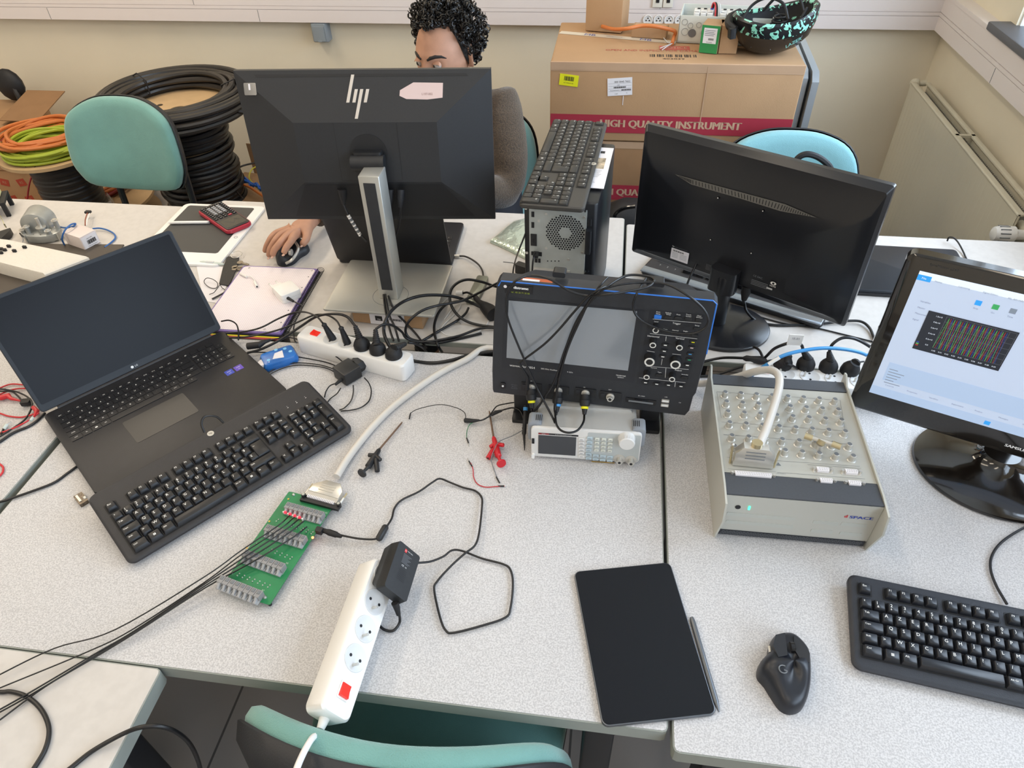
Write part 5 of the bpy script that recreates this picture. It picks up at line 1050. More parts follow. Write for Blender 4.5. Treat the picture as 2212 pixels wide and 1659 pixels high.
cable('black_cable', 'thick black cable loop curving over the cream desk in the near left corner', [(-60, 1490, .004), (0, 1495, .004), (22, 1494, .004), (52, 1502, .004), (80, 1522, .004), (99, 1550, .004), (106, 1582, .004), (97, 1620, .004), (72, 1662, .004), (40, 1710, .004)], .0034)
cable('black_cable', 'black cable arching off the cream desk edge towards the floor', [(110, 1690, .004), (150, 1661, .004), (200, 1622, .005), (268, 1584, .012), (310, 1570, .02), (350, 1570, .01), atz(385, 1584, .72), atz(412, 1610, .66), atz(430, 1650, .58), atz(440, 1700, .5)], .0034)
# ------------------------------------------------------------ shape helpers
def dome(mb, P, prof, m, M=None, ctr=None, zf=None):
    """outline P closed upward through (scale, height) steps"""
    cx = sum(p[0] for p in P) / len(P) if ctr is None else ctr[0]; cy = sum(p[1] for p in P) / len(P) if ctr is None else ctr[1]
    rings = []
    for s, h in prof:
        rings.append([(cx + (x - cx) * s, cy + (y - cy) * s, h * (zf(x, y) if zf else 1)) for x, y in P])
    return mb.loft(rings, m, M)
def smooth_poly(P, n=4): return [(v.x, v.y) for v in spline([(x, y, 0) for x, y in P], n, True)]
DOME = [(1, 0), (1.0, .15), (.985, .4), (.94, .62), (.85, .80), (.70, .92), (.48, .98), (.22, 1.0), (.05, 1.0)]
def skin(V, E, Rr, sub=2):
    me = bpy.data.meshes.new('sk'); me.from_pydata([tuple(v) for v in V], E, []); o = bpy.data.objects.new('sk', me); COL.objects.link(o)
    md = o.modifiers.new('s', 'SKIN'); md.use_smooth_shade = True
    sv = me.skin_vertices[0].data
    for i, r in enumerate(Rr): sv[i].radius = (r, r) if not isinstance(r, tuple) else r
    sv[0].use_root = True
    md2 = o.modifiers.new('d', 'SUBSURF'); md2.levels = sub; md2.render_levels = sub
    dg = bpy.context.evaluated_depsgraph_get(); dg.update(); ev = o.evaluated_get(dg); m2 = ev.to_mesh()
    Vo = [tuple(v.co) for v in m2.vertices]; Fo = [tuple(p.vertices) for p in m2.polygons]; ev.to_mesh_clear(); bpy.data.objects.remove(o); bpy.data.meshes.remove(me)
    return Vo, Fo
# ------------------------------------------------------------ tablet, stylus, mouse
a, b = atz(1302, 1572, .745), atz(1551, 1546, .745); MTb = TR(*at(1302, 1574, 0)) @ RZ(13.4)
t = thing('tablet', 'black tablet lying face up across the gap between the two front desks', 'tablet', TR(.043, .4235, T + .0005) @ RZ(13.4))
mat('tablet_edge', '#6c7076', .35, .7); mat('tablet_glass', '#0d0f15', .16, spec=.3)
q = MB(); q.prism(rrect(.163, .2515, .010, 5, .0815, .126), 0, .0063, 'tablet_edge', bev=.0012); part('body', q, t)
q = MB(); q.prism(rrect(.160, .2485, .009, 5, .0815, .126), .0063, .0068, 'tablet_glass'); part('screen', q, t)
a, b = at(1494, 1334, .0045), at(1553, 1538, .0045)
q = MB(); q.tube([a, a.lerp(b, .05), a.lerp(b, .9), b], [.003, .0042, .0042, .001], 'tablet_edge', seg=10); s_ = q.build('stylus', origin=a); tag(s_, 'slim grey stylus along the right edge of the tablet', 'stylus')
q = MB(); q.tube([a.lerp(b, .45) + UP * .004, a.lerp(b, .6) + UP * .004], .0008, 'mid_grey', seg=6); cpart(s_, 'side_button', q)
MM = TR(*at(1694, 1452, 0)) @ RZ(2)
t = thing('computer_mouse', 'black gaming mouse with a ring-shaped logo, on the right desk', 'computer mouse', MM); IMm = MM.inverted()
def mp(px, py, h): v = IMm @ at(px, py, h); return v.x, v.y
mat('mouse_soft', '#1b1e26', .35, spec=.5); mat('mouse_gloss', '#121317', .15); mat('mouse_matte', '#202329', .5)
Pm = smooth_poly([mp(*q) for q in ((1674, 1372, .012), (1697, 1366, .012), (1716, 1370, .012), (1735, 1388, .012), (1748, 1410, .014), (1751, 1450, .016), (1748, 1495, .014), (1734, 1528, .012), (1708, 1538, .01), (1686, 1528, .01), (1668, 1503, .01), (1652, 1480, .008), (1636, 1462, .006), (1638, 1438, .006), (1656, 1415, .008), (1662, 1392, .01))], 4)
def zf(x, y): return .75 + .35 * math.exp(-((y + .012) / .05) ** 2)
q = MB(); dome(q, Pm, [(s, h * .036) for s, h in DOME], 'mouse_soft', None, (.006, .0), zf); part('shell', q, t, ang=60)
def onm(P, top, m, nm, lab=None, lift=.0):
    k = MB(); 
    k.loft([[(x, y, z - .016) for x, y, z in P], [(x, y, z + lift) for x, y, z in P]], m); part(nm, k, t, label=lab)
for nm, pl, h in (('left_button', ((1677, 1368), (1697, 1364), (1700, 1418), (1680, 1422), (1670, 1392)), .034), ('right_button', ((1716, 1370), (1734, 1388), (1748, 1414), (1746, 1434), (1727, 1426), (1716, 1402)), .032)):
    P_ = [(*mp(x, y, h), h + (.004 if y > 1405 else -.004 if y < 1375 else 0)) for x, y in pl]; onm(P_[::-1], 0, 'mouse_matte', nm)
k = MB(); a = mp(1712, 1398, .03); k.cyl((a[0] - .003, a[1], .027), (a[0] + .003, a[1], .027), .009, 'black_gloss', M=None); part('wheel', k, t)
k = MB(); a = mp(1692, 1445, .041)
k.tube([(a[0] + .0058 * math.cos(R(x)), a[1] + .0058 * math.sin(R(x)), .0405) for x in range(50, 350, 15)] + [(a[0] + .001, a[1] - .001, .0405)], .0009, 'mid_grey', seg=6); part('logo', k, t, label='grey ring logo')
k = MB(); P_ = smooth_poly([mp(*z_) for z_ in ((1640, 1436, .012), (1660, 1420, .014), (1672, 1450, .02), (1672, 1480, .018), (1655, 1474, .012), (1638, 1460, .01))], 3); dome(k, P_, [(1, .008), (.9, .016), (.6, .019), (.1, .019)], 'mouse_gloss'); part('thumb_rest', k, t)
k = MB()
for y0, y1 in ((1397, 1410), (1413, 1430)): p0, p1 = IMm @ at(1662, y0, .02), IMm @ at(1664, y1, .022); k.tube([p0, p1], .0025, 'steel' if y0 < 1400 else 'black_gloss', seg=8)
part('side_buttons', k, t)
# ------------------------------------------------------------ test clips, jumper leads
def clip(label, m, tip, neck, back, disc, wings, side):
    A, B, C_, D_ = [at(*p) for p in (tip, neck, back, disc)]
    t = thing('test_clip', label, 'test clip', TR(B.x, B.y, T)); W_ = t.matrix_world.inverted()
    A, B, C_, D_ = [W_ @ p for p in (A, B, C_, D_)]
    k = MB(); k.tube([A, A.lerp(B, .04), A.lerp(B, .98)], [.001, .0017, .0021], 'brown_rod', seg=8); part('rod', k, t, label='thin brown rod')
    k = MB(); k.tube([B, B.lerp(C_, .08), B.lerp(C_, .3), B.lerp(C_, .6), B.lerp(C_, .95), C_, C_.lerp(D_, .7)], [.0025, .0045, .0052, .0062, .0065, .0035, .0030], m, seg=16); part('barrel', k, t)
    k = MB(); n = (D_ - C_).normalized(); k.tube([D_ - n * .001, D_ + n * .002], [.0095, .0088], m, seg=20); part('plunger', k, t)
    for w_ in wings: 
        k = MB(); p = W_ @ at(*w_); c_ = B.lerp(C_, .35); k.tube([c_, c_.lerp(p, .5), p.lerp(c_, .06), p], [.0045, .0042, .004, .0022], m, seg=12); part('finger_wing', k, t)
    k = MB(); p0, p1 = W_ @ at(*side[0]), W_ @ at(*side[1]); k.tube([p0, p0.lerp(p1, .1), p1], [.003, .0048, .0048], m, seg=14); k.tube([p1, p1 + (p1 - p0).normalized() * .0004], .0022, 'ink_black', seg=10); part('lead_socket', k, t)
mat('brown_rod', '#6b5444', .5); mat('clip_black', '#1e1f22', .45); mat('clip_red', '#c5202c', .4)
clip('black spring test clip with a long thin rod, beside the pale grey cable', 'clip_black', (869, 912, .004), (820, 970, .008), (794, 1010, .010), (782, 1022, .012), ((795, 983, .008), (822, 994, .012)), ((812, 990, .012), (815, 1018, .006)))
clip('red spring test clip with a long thin rod, left of the signal generator', 'clip_red', (1057, 888, .004), (1066, 944, .008), (1077, 987, .010), (1083, 1001, .012), ((1058, 966, .008), (1089, 962, .012)), ((1066, 970, .010), (1054, 990, .006)))
c = cable('test_lead', 'thin black lead arching from a probe body to its loose end on the bare desk', [(884, 904, .003), (887, 893, .005), (905, 883, .008), (949, 874, .012), (983, 880, .012), (1001, 889, .010), (1006, 899, .008), (1004, 907, .006)], .0009, seg=6)
q = MB(); q.tube([at(884, 905, .003), at(887, 892, .005)], .0014, 'black_rubber', seg=8); cpart(c, 'lead_tip', q)
pb = cable('probe_lead', 'black probe lead with two slim black bodies running to the left foot of the oscilloscope', [(1003, 908, .007), (1020, 909, .008), (1040, 908, .008), (1056, 900, .010), (1075, 890, .014), (1092, 884, .016), (1108, 881, .016), (1122, 886, .016), (1129, 898, .014), (1132, 912, .012), (1129, 926, .01)], .0017, seg=7)
q = MB(); q.tube([at(1002, 908, .007), at(1004, 908, .007), at(1020, 909, .008), at(1036, 908, .008)], [.003, .0048, .0044, .002], 'black_rubber', seg=10); cpart(pb, 'probe_body', q)
q = MB(); q.tube([at(1062, 897, .012), at(1070, 891, .013), at(1084, 887, .015)], [.0025, .0044, .0025], 'black_rubber', seg=10); cpart(pb, 'probe_body', q)
cable('test_lead', 'thin black lead rising from the probe body to the foot of the oscilloscope', [(1056, 899, .01), (1063, 890, .014), (1074, 877, .018), (1094, 872, .018), (1112, 869, .014)], .0013, seg=6)
c = cable('jumper_wire', 'short green jumper wire with a black tip, left of the red clip', [(1022, 912, .006), (1014, 918, .006), (1009, 930, .005), (1008, 945, .003), (1012, 957, .002)], .0007, 'pcb_green', seg=6)
q = MB(); q.tube([at(1008, 946, .003), at(1012, 957, .002)], .0013, 'black_rubber', seg=8); q.tube([at(1012, 957, .002), at(1013, 964, .001)], .0005, 'steel', seg=6); cpart(c, 'wire_tip', q)
c = cable('jumper_wire', 'pinkish red jumper wire with two black tips in front of the red clip', [(1013, 996, .002), (1018, 1003, .003), (1022, 1015, .003), (1023, 1030, .002), (1031, 1045, .002), (1048, 1052, .002), (1070, 1051, .002), (1090, 1050, .002)], .0009, 'clip_red', seg=6)
for p0, p1, p2 in (((1013, 996, .002), (1020, 1008, .003), (1010, 990, .001)), ((1076, 1050, .002), (1089, 1050, .002), (1094, 1050, .001))):
    q = MB(); q.tube([at(*p0), at(*p1)], .0014, 'black_rubber', seg=8); q.tube([at(*(p0 if p2[0] < 1050 else p1)), at(*p2)], .0005, 'steel', seg=6); cpart(c, 'wire_tip', q)
c = cable('jumper_wire', 'grey jumper wire passing under the red clip from the hooked probe tip', [(1128, 930, .012), (1108, 941, .010), (1088, 949, .012), (1076, 956, .018), (1067, 972, .018), (1061, 990, .012), (1063, 1002, .004), (1070, 1022, .002), (1078, 1043, .002)], .0008, 'mid_grey', seg=6)
q = MB(); q.tube([at(1072, 1030, .002), at(1079, 1043, .002)], .0013, 'black_rubber', seg=8); cpart(c, 'wire_tip', q)
c = tag(MB().tube([at(1135, 876, .05), at(1134, 905, .035), at(1133, 925, .025), at(1132, 936, .022), at(1132, 940, .022), at(1133, 960, .012), at(1133, 973, .003)], [.003, .0042, .0042, .0045, .0028, .0018, .0008], 'black_rubber', seg=12).build('probe', origin=at(1133, 973, .003)), 'black hooked probe standing against the left side of the signal generator', 'probe')
q = MB(); q.tube([at(1135.2, 880, .048), at(1135, 887, .044)], .0046, 'ethernet_blue', seg=12); cpart(c, 'blue_ring', q, 'blue ring')
# ------------------------------------------------------------ red and black leads at the left edge
for lab, m, r, pts in (('red test lead curving behind the laptop lid, the farthest of the red ones', 'red_plastic', .0017, [(-40, 855, .004), (0, 838, .004), (23, 830, .004), (47, 831, .004), (70, 834, .003)]),
    ('red test lead just in front of the farthest red one at the left edge', 'red_plastic', .0017, [(-40, 870, .006), (0, 852, .006), (25, 842, .006), (52, 839, .004), (75, 842, .003)]),
    ('black test lead bending to the black angled plug at the left edge', 'black_cable', .0019, [(-30, 843, .010), (0, 845, .010), (25, 846, .010), (38, 855, .010), (47, 865, .010)]),
    ('black test lead circling right of the black angled plug and back to the edge', 'black_cable', .0019, [(-30, 838, .014), (0, 840, .013), (15, 842, .012), (38, 847, .012), (60, 858, .012), (69, 872, .010), (65, 889, .006), (52, 908, .004), (25, 927, .004), (0, 943, .004), (-40, 965, .004)]),
    ('red test lead in a shallow arc below the angled plug', 'red_plastic', .0017, [(-40, 882, .003), (0, 893, .003), (19, 899, .003), (48, 901, .003), (77, 893, .006), (84, 888, .008)]),
    ('red test lead with a clear sleeve crossing up to the laptop corner', 'red_plastic', .0017, [(-40, 945, .003), (0, 935, .003), (19, 929, .004), (38, 921, .005), (62, 908, .007), (84, 892, .008)]),
    ('thick black lead sweeping from the left edge under the laptop corner', 'black_cable', .0028, [(-40, 980, .003), (0, 954, .003), (29, 935, .003), (62, 921, .003), (81, 908, .003), (97, 892, .003)])):
    o = cable('test_lead', lab, pts, r, m, seg=8)
    if 'bending to the black' in lab: q = MB(); q.box((0, 0, 0), (.019, .015, .011), 'black_rubber', pose(at(46, 870, .008), at(67, 868, .008)) @ TR(.010, 0, 0), r=.002, bev=.001); cpart(o, 'angled_plug', q)
    if 'just in front' in lab: q = MB(); q.tube([at(-6, 859, .008), at(3, 859, .008), at(18, 855, .008), at(24, 861, .008), at(33, 863, .006), at(45, 866, .005)], [.0055, .006, .0062, .0038, .003, .0018], 'red_plastic', seg=12); cpart(o, 'banana_plug', q)
    if 'clear sleeve' in lab: q = MB(); q.tube([at(66, 909, .008), at(71, 902, .008)], .003, 'clear_pvc', seg=10) if mat('clear_pvc', '#c6cfc8', .2) else 0; cpart(o, 'clear_sleeve', q); q = MB(); q.tube([at(74, 900, .008), at(80, 888, .009), at(72, 880, .009)], [.002, .005, .0045], 'red_plastic', seg=10); cpart(o, 'banana_plug', q)
o = cable('test_lead', 'small loose test plug with a clear sleeve and bare pin near the left edge', [(2, 938, .003), (6, 930, .003), (8, 925, .004)], .002); q = MB(); q.tube([at(8, 927, .004), at(15, 917, .006)], .0036, 'clear_pvc', seg=10); q.tube([at(15, 917, .006), at(24, 911, .006)], [.0018, .0016], 'steel', seg=8); cpart(o, 'bare_pin', q)
cable('test_lead', 'small red lead loop at the left edge, nearer the camera', [(-30, 985, .003), (0, 1003, .003), (7, 1013, .003), (0, 1027, .003), (-30, 1045, .003)], .002, 'red_plastic')
cable('black_cable', 'black cable running from the left edge beneath the big laptop', [(-60, 1095, .003), (0, 1084, .003), (29, 1075, .004), (67, 1062, .004), (116, 1043, .003), (146, 1022, .003), (172, 1003, .003)], .0024)
q = MB(); a = at(178, 1082, 0); q.box((0, 0, .004), (.030, .016, .008), 'pattern_metal', r=.002) if mat('pattern_metal', '#6d645a', .35, .8, noise=(260, .5)) else 0; q.ball((.004, .006, .008), .0045, 'steel', sc=(1, .8, .5)); q.box((-.002, -.003, .008), (.02, .004, .002), 'steel')
tag(q.build('metal_trinket', M=TR(a.x, a.y, T) @ RZ(-35)), 'small patterned metal piece poking out under the keyboard corner', 'trinket')
# ------------------------------------------------------------ paper things on the left far desk
def mp_poly(pts, h): return [at(x, y, h) for x, y in pts]
mat('tissue_blue', '#2668b4', .3, noise=(18, .25)); mat('tissue_light', '#7fc0e8', .4)
ca, cb = at(571, 792, .018), at(643, 768, .018); MTi = pose(ca, cb) @ TR(0, 0, -.018)
t = thing('tissue_packet', 'opened blue packet of paper tissues beside the white power strip', 'tissues', MTi); Lt = (cb - ca).length
q = MB(); q.loft([[(x, y, 0) for x, y in rrect(Lt, .05, .008, 4, Lt / 2, .024)], [(x, y, .010) for x, y in rrect(Lt + .004, .054, .01, 4, Lt / 2, .024)], [(x, y, .019) for x, y in rrect(Lt - .004, .046, .008, 4, Lt / 2, .024)], [(x, y, .021) for x, y in rrect(Lt - .02, .03, .008, 4, Lt / 2, .024)]], 'tissue_blue'); part('wrapper', q, t)
q = MB(); q.prism([(Lt * .3, .012), (Lt * .62, .006), (Lt * .66, .032), (Lt * .42, .03)], .0205, .0218, 'paper')
for x, y, r in ((Lt * .75, .036, .004), (Lt * .5, .042, .004), (Lt * .86, .02, .004), (Lt * .18, .014, .004)): q.prism(circle(r, 12, x, y), .0195, .0212, 'tissue_light')
part('printed_panel', q, t)
q = MB(); q.loft([[(-.014, .01, .001), (.012, .004, .002), (.014, .036, .002), (-.012, .034, .001)], [(-.010, .012, .014), (.014, .006, .021), (.016, .036, .021), (-.008, .032, .012)]], 'paper'); part('tissue', q, t, label='white tissue sticking out')
# notebook
gridm = bpy.data.materials.new('squared_paper'); gridm.use_nodes = True; nt = gridm.node_tree; b_ = nt.nodes['Principled BSDF']; tc = nt.nodes.new('ShaderNodeTexCoord'); br = nt.nodes.new('ShaderNodeTexBrick'); br.offset = 0
br.inputs['Scale'].default_value = 1; br.inputs['Brick Width'].default_value = .005; br.inputs['Row Height'].default_value = .005; br.inputs['Mortar Size'].default_value = .0002
br.inputs['Color1'].default_value = rgb('#ebe4e6'); br.inputs['Color2'].default_value = rgb('#ebe4e6'); br.inputs['Mortar'].default_value = rgb('#c9a8b4')
nt.links.new(tc.outputs['Object'], br.inputs['Vector']); nt.links.new(br.outputs['Color'], b_.inputs['Base Color']); b_.inputs['Roughness'].default_value = .8; MATS['squared_paper'] = gridm
mat('purple', '#7c68a8', .6)
NBm = TR(-.858, 1.374, T) @ RZ(1.2); NW, NH = .212, .284
t = thing('folder', 'black folder with rainbow edges beneath the squared notebook', 'folder', NBm)
q = MB(); q.box((0, -.004, .002), (NW + .006, NH, .003), 'ink_black'); part('cover', q, t)
q = MB()
for i, m in enumerate(('yellow_label', 'orange_cable', 'red_print')): q.box((.01, -NH / 2 - .007 - i * .003, .0012 + .0004 * (2 - i)), (NW - .03, .0032, .0016), m)
part('rainbow_edge', q, t, label='yellow, orange and red edges')
t = thing('notebook', 'open squared-paper notebook with purple border and black spiral binding', 'notebook', NBm @ TR(0, 0, .004))
q = MB(); q.prism(rrect(NW, NH, .008, 4), 0, .0045, 'purple'); part('back_cover', q, t); q = MB(); q.prism(rrect(NW - .012, NH - .010, .010, 4, -.002, 0), .0045, .0060, 'squared_paper'); 
for x, y in ((-.085, .13), (.09, .13), (.06, -.13)): q.tube([(x - .002, y - .002, .0062), (x + .002, y - .002, .0062), (x + .002, y + .002, .0062), (x - .002, y + .002, .0062)], .0003, 'ink_black', closed=True, seg=4)
for i in range(5): q.prism(circle(.0018, 8, NW / 2 - .016, .10 - i * .05), .0060, .0062, 'ink_black')
part('page', q, t)
q = MB(); x = NW / 2 + .006
for i in range(46): y = -NH / 2 + .006 + i * (NH - .012) / 45; q.tube([(x + .0085 * math.cos(a_) * 1.1, y + .0008 * math.sin(a_), .006 + .0068 * math.sin(a_)) for a_ in [2 * math.pi * k / 10 for k in range(10)]], .0007, 'ink_black', closed=True, seg=4)
part('spiral_binding', q, t)
zN = .011
# white charger on the notebook
a, b = at(608, 640, zN + .024), at(648, 624, zN + .024)
MWc = pose(a, b) @ TR(0, 0, -.024); Lw = (b - a).length
t = thing('wall_charger', 'white square wall charger lying on the notebook with two prongs', 'charger', MWc); t.matrix_world = MWc @ TR(0, 0, -.003)
q = MB(); q.box((Lw / 2, .028, .0135), (Lw + .002, .056, .026), 'white_plastic', r=.007, bev=.002); q.box((Lw / 2, .028, .0135), (Lw + .0024, .0564, .0006), 'light_grey', r=.007); part('housing', q, t)
q = MB(); q.box((Lw * .28, .062, .013), (.028, .016, .017), 'white_plastic', r=.004); part('plug_head', q, t)
q = MB()
for x in (Lw * .28 - .009, Lw * .28 + .009): q.cyl((x, .066, .015), (x, .088, .015), .0022, 'white_plastic', seg=10); q.cyl((x, .086, .015), (x, .091, .015), .0021, 'steel', seg=10)
part('prong', q, t)
o = cable('usb_cable', 'black usb cable running from the white charger down the spiral of the notebook', [(620, 643, zN + .012), (634, 651, zN + .010), (647, 657, zN + .01), (652, 660, zN + .012), (650, 672, zN + .016), (642, 686, zN + .016), (636, 700, .02), (634, 716, .012), (636, 734, .006), (640, 740, .02)], .0017, seg=8)
q = MB(); q.tube([at(619, 642, zN + .012), at(622, 644, zN + .012), at(634, 651, zN + .010)], [.003, .0042, .003], 'black_rubber', seg=10); cpart(o, 'plug', q)
o = cable('audio_adapter', 'short white adapter cable lying on the notebook corner', [(532, 597, zN + .003), (541, 597, zN + .004), (549, 604, zN + .003), (553, 613, zN + .003)], .0014, 'white_plastic', cat='adapter')
q = MB(); q.tube([at(517, 590, zN + .003), at(519, 591, zN + .003), at(533, 598, zN + .003)], [.0012, .0034, .003], 'white_plastic', seg=10); cpart(o, 'plug', q); q = MB(); q.tube([at(550, 608, zN + .003), at(555, 619, zN + .003)], .0036, 'white_plastic', seg=12); q.tube([at(555, 619, zN + .003), at(555.3, 619.6, zN + .003)], .002, 'ink_black', seg=10); cpart(o, 'socket', q)
# loose sheet, keys, pen, wires
P_ = mp_poly(((424, 572), (512, 577), (470, 655), (440, 650)), .0008); q = MB(); q.add([(v.x, v.y, T + .0012) for v in P_[::-1]] + [(v.x, v.y, T + .0002) for v in P_[::-1]], [(0, 1, 2, 3), (7, 6, 5, 4), (0, 4, 5, 1), (1, 5, 6, 2), (2, 6, 7, 3), (3, 7, 4, 0)], 'paper'); tag(q.build('paper_sheet', origin=P_[0]), 'white paper sheet under the keys, left of the notebook', 'paper')
K0 = at(495, 585, 0); t = thing('key_bunch', 'bunch of keys with a black leather fob left of the notebook', 'keys', K0 @ Matrix() if False else TR(K0.x, K0.y, T)); W_ = t.matrix_world.inverted()
P_ = [W_ @ at(x, y, .006) for x, y in ((491, 553), (516, 555), (511, 578), (494, 616), (473, 612), (481, 578))]
q = MB(); q.loft([[(v.x, v.y, .002) for v in P_[::-1]], [(v.x, v.y, .0052) for v in P_[::-1]]], 'leather_black') if mat('leather_black', '#232322', .6, bump=(200, .4)) else 0; part('leather_fob', q, t)
c_ = W_ @ at(511, 551, .006); q = MB(); q.tube([(c_.x + .015 * math.cos(a_), c_.y + .015 * math.sin(a_), .008 + .002 * math.sin(a_)) for a_ in [2 * math.pi * k / 24 for k in range(24)]], .0011, 'steel', closed=True, seg=6); part('key_ring', q, t)
c_ = W_ @ at(486, 553, .006); q = MB(); q.tube([(c_.x + .008 * math.cos(a_), c_.y + .007 * math.sin(a_), .006) for a_ in [2 * math.pi * k / 18 for k in range(18)]], .0008, 'steel', closed=True, seg=6); part('small_ring', q, t)
for p0, p1 in (((519, 567), (537, 573)), ((508, 577), (524, 578)), ((508, 581), (520, 584))):
    a, b = W_ @ at(*p0, .005), W_ @ at(*p1, .004); M_k = pose(a, b); L_ = (b - a).length; q = MB()
    q.box((L_ * .6, 0, 0), (L_ * .8, .005, .002), 'key_metal', M_k) if mat('key_metal', '#9a9288', .3, .9) else 0; q.prism(circle(.008, 16, -.001, 0), -.001, .001, 'key_metal', M_k)
    for i in range(3): q.box((L_ * (.6 + .15 * i), .003, 0), (.002, .003, .002), 'key_metal', M_k)
    part('key', q, t)
a, b = at(430, 566, .006), at(484, 571, .006); q = MB(); q.tube([a, a.lerp(b, .06), a.lerp(b, .15), a.lerp(b, .9), b], [.0008, .003, .0042, .0042, .002], 'clear_pvc', seg=12); pn = q.build('ballpoint_pen', origin=a); tag(pn, 'clear ballpoint pen on the paper sheet next to the keys', 'pen')
q = MB(); q.tube([a.lerp(b, .3) + UP * .001, a.lerp(b, .6) + UP * .001], .0044, 'light_grey', seg=12); cpart(pn, 'grip', q)
cable('wire_loop', 'thin dark wire loop at the laptop screen edge beside the key fob', [(441, 610, .006), (446, 601, .010), (459, 603, .012), (470, 612, .008), (467, 622, .004), (453, 621, .004)], .0010, 'brown_cable', closed=True, seg=6)
cable('wire_loop', 'thin dark wire bending below the key fob', [(452, 636, .004), (462, 632, .006), (470, 622, .010), (475, 616, .010), (480, 622, .006), (486, 626, .004)], .0010, 'brown_cable', seg=6)
cable('black_rod', 'short black rod lying below the key fob at the notebook border', [(458, 646, .004), (470, 640, .005), (485, 632, .006)], .0022, 'brown_cable', cat='rod')
# ------------------------------------------------------------ writing tablet board, stylus, calculator
t = thing('drawing_board', 'white framed drawing tablet with a dark surface under the calculator', 'drawing tablet', TR(-1.17, 1.675, T) @ RZ(.5))
BWd, BHd = .262, .335; q = MB(); q.prism(rrect(BWd, BHd, .018, 5), 0, .008, 'white_plastic', bev=.0015); part('frame', q, t)
mat('slate_dark', '#3b3b3c', .5); q = MB(); q.prism(rrect(.214, .262, .008, 4, -.006, .022), .008, .0086, 'slate_dark'); part('writing_surface', q, t)
q = MB(); q.tube([(x, y, .0084) for x, y in circle(.005, 20, .116, -.02)], .0005, 'mid_grey', closed=True, seg=5); part('button', q, t)
a, b = at(362, 481, .014), at(452, 480, .014); q = MB(); q.tube([a, a.lerp(b, .08), a.lerp(b, .97), b], [.001, .0045, .0045, .003], 'white_plastic', seg=12); s_ = q.build('stylus', origin=a); tag(s_, 'white stylus lying across the drawing tablet', 'stylus')
q = MB(); q.tube([a.lerp(b, .96), a.lerp(b, 1.0)], .0047, 'light_grey', seg=12); cpart(s_, 'end_cap', q)
A_, B_, C_, D_ = [at(x, y, .026) for x, y in ((424, 452), (476, 431), (544, 476), (491, 499))]
ctr = (A_ + B_ + C_ + D_) / 4; yv = (C_ + D_ - A_ - B_) / 2; xv = yv.cross(UP); MCa = axes(ctr + Vector((0, 0, -.0175)), xv, UP); cw, ch = ((A_ - B_).length + (D_ - C_).length) / 2, yv.length
t = thing('calculator', 'red and black graphing calculator lying on the drawing tablet', 'calculator', MCa)
q = MB(); q.prism(rrect(cw, ch, .016, 5), 0, .014, 'calc_red', bev=.004) if mat('calc_red', '#a8283a', .35) else 0; part('case', q, t)
q = MB(); q.prism(rrect(cw - .008, ch - .010, .010, 5), .014, .0165, 'calc_black', bev=.001) if mat('calc_black', '#252324', .4) else 0; part('face', q, t)
q = MB(); q.prism(rrect(cw - .020, ch * .28, .003, 3, 0, ch * .29), .0165, .0169, 'calc_screen') if mat('calc_screen', '#35332f', .2) else 0
q.tube([(-.02, ch * .29, .0172), (-.01, ch * .22, .0172), (0, ch * .34, .0172), (.02, ch * .2, .0172)], .0003, 'mid_grey', seg=4); part('screen', q, t)
for j in range(9):
    for i in range(5):
        q = MB(); q.box((-cw * .36 + i * cw * .18, ch * .06 - j * ch * .058, .0178), (cw * .13, ch * .032, .0022), 'key_white' if (2 < j < 8 and i in (1, 2, 3)) else ('calc_red' if (j == 0 and i == 1) else 'ink_black'), r=.001) if mat('key_white', '#9a9a9c', .4) else 0
        q.quad(-cw * .36 + i * cw * .18 - .0015, ch * .06 - j * ch * .058 - .0006, -cw * .36 + i * cw * .18 + .0015, ch * .06 - j * ch * .058 + .0006, .0191, 'legend'); part('key', q, t)
# ------------------------------------------------------------ gear motor, box, foam, mat
P_ = mp_poly(((58, 527), (268, 529), (180, 640), (-120, 640), (-100, 560)), .0025); q = MB(); q.loft([[(v.x, v.y, T + .0003) for v in P_[::-1]], [(v.x, v.y, T + .004) for v in P_[::-1]]], 'mat_dark') if mat('mat_dark', '#4a423b', .6) else 0; tag(q.build('desk_mat', origin=P_[0]), 'dark brown desk mat under the foam block behind the laptop', 'mat')
q = MB(); tops = [at(x, y, .045) for x, y in ((20, 517), (192, 554), (94, 592), (-80, 545), (-110, 505))]
jit = lambda v, s: Vector((v.x + random.uniform(-s, s), v.y + random.uniform(-s, s), 0))
P_ = []
for i in range(5):
    for k in range(4): P_.append(tops[i].lerp(tops[(i + 1) % 5], k / 4) + Vector((random.uniform(-.002, .002), random.uniform(-.002, .002), 0)))
P_ = P_[::-1]; cx = sum(v.x for v in P_) / 20; cy = sum(v.y for v in P_) / 20
mat('foam', '#d9d4cb', .85, bump=(120, .8))
q.loft([[(v.x, v.y, T + .0045) for v in P_], [(v.x, v.y, T + .041) for v in P_], [(cx + (v.x - cx) * .97, cy + (v.y - cy) * .97, T + .045) for v in P_]], 'foam')
t = thing('foam_block', 'white foam block with small black pegs at the left edge', 'foam block', TR(cx, cy, T + .0045)); o = q.build('foam', None); o.parent = t; o.matrix_parent_inverse = t.matrix_world.inverted()
for x, y in ((19, 532), (53, 534), (31, 542), (10, 540), (3, 538), (2, 546)):
    v = t.matrix_world.inverted() @ at(x, y, .048); q = MB(); q.box((v.x, v.y, v.z), (.010, .006, .008), 'ink_black', r=.001); part('peg', q, t)
mat('cast_metal', '#a8aaa8', .35, .5, noise=(30, .1))
a = at(97, 512, 0); t = thing('gear_motor', 'cast metal gear motor standing beside the small white box', 'motor', TR(a.x, a.y, T) @ RZ(12))
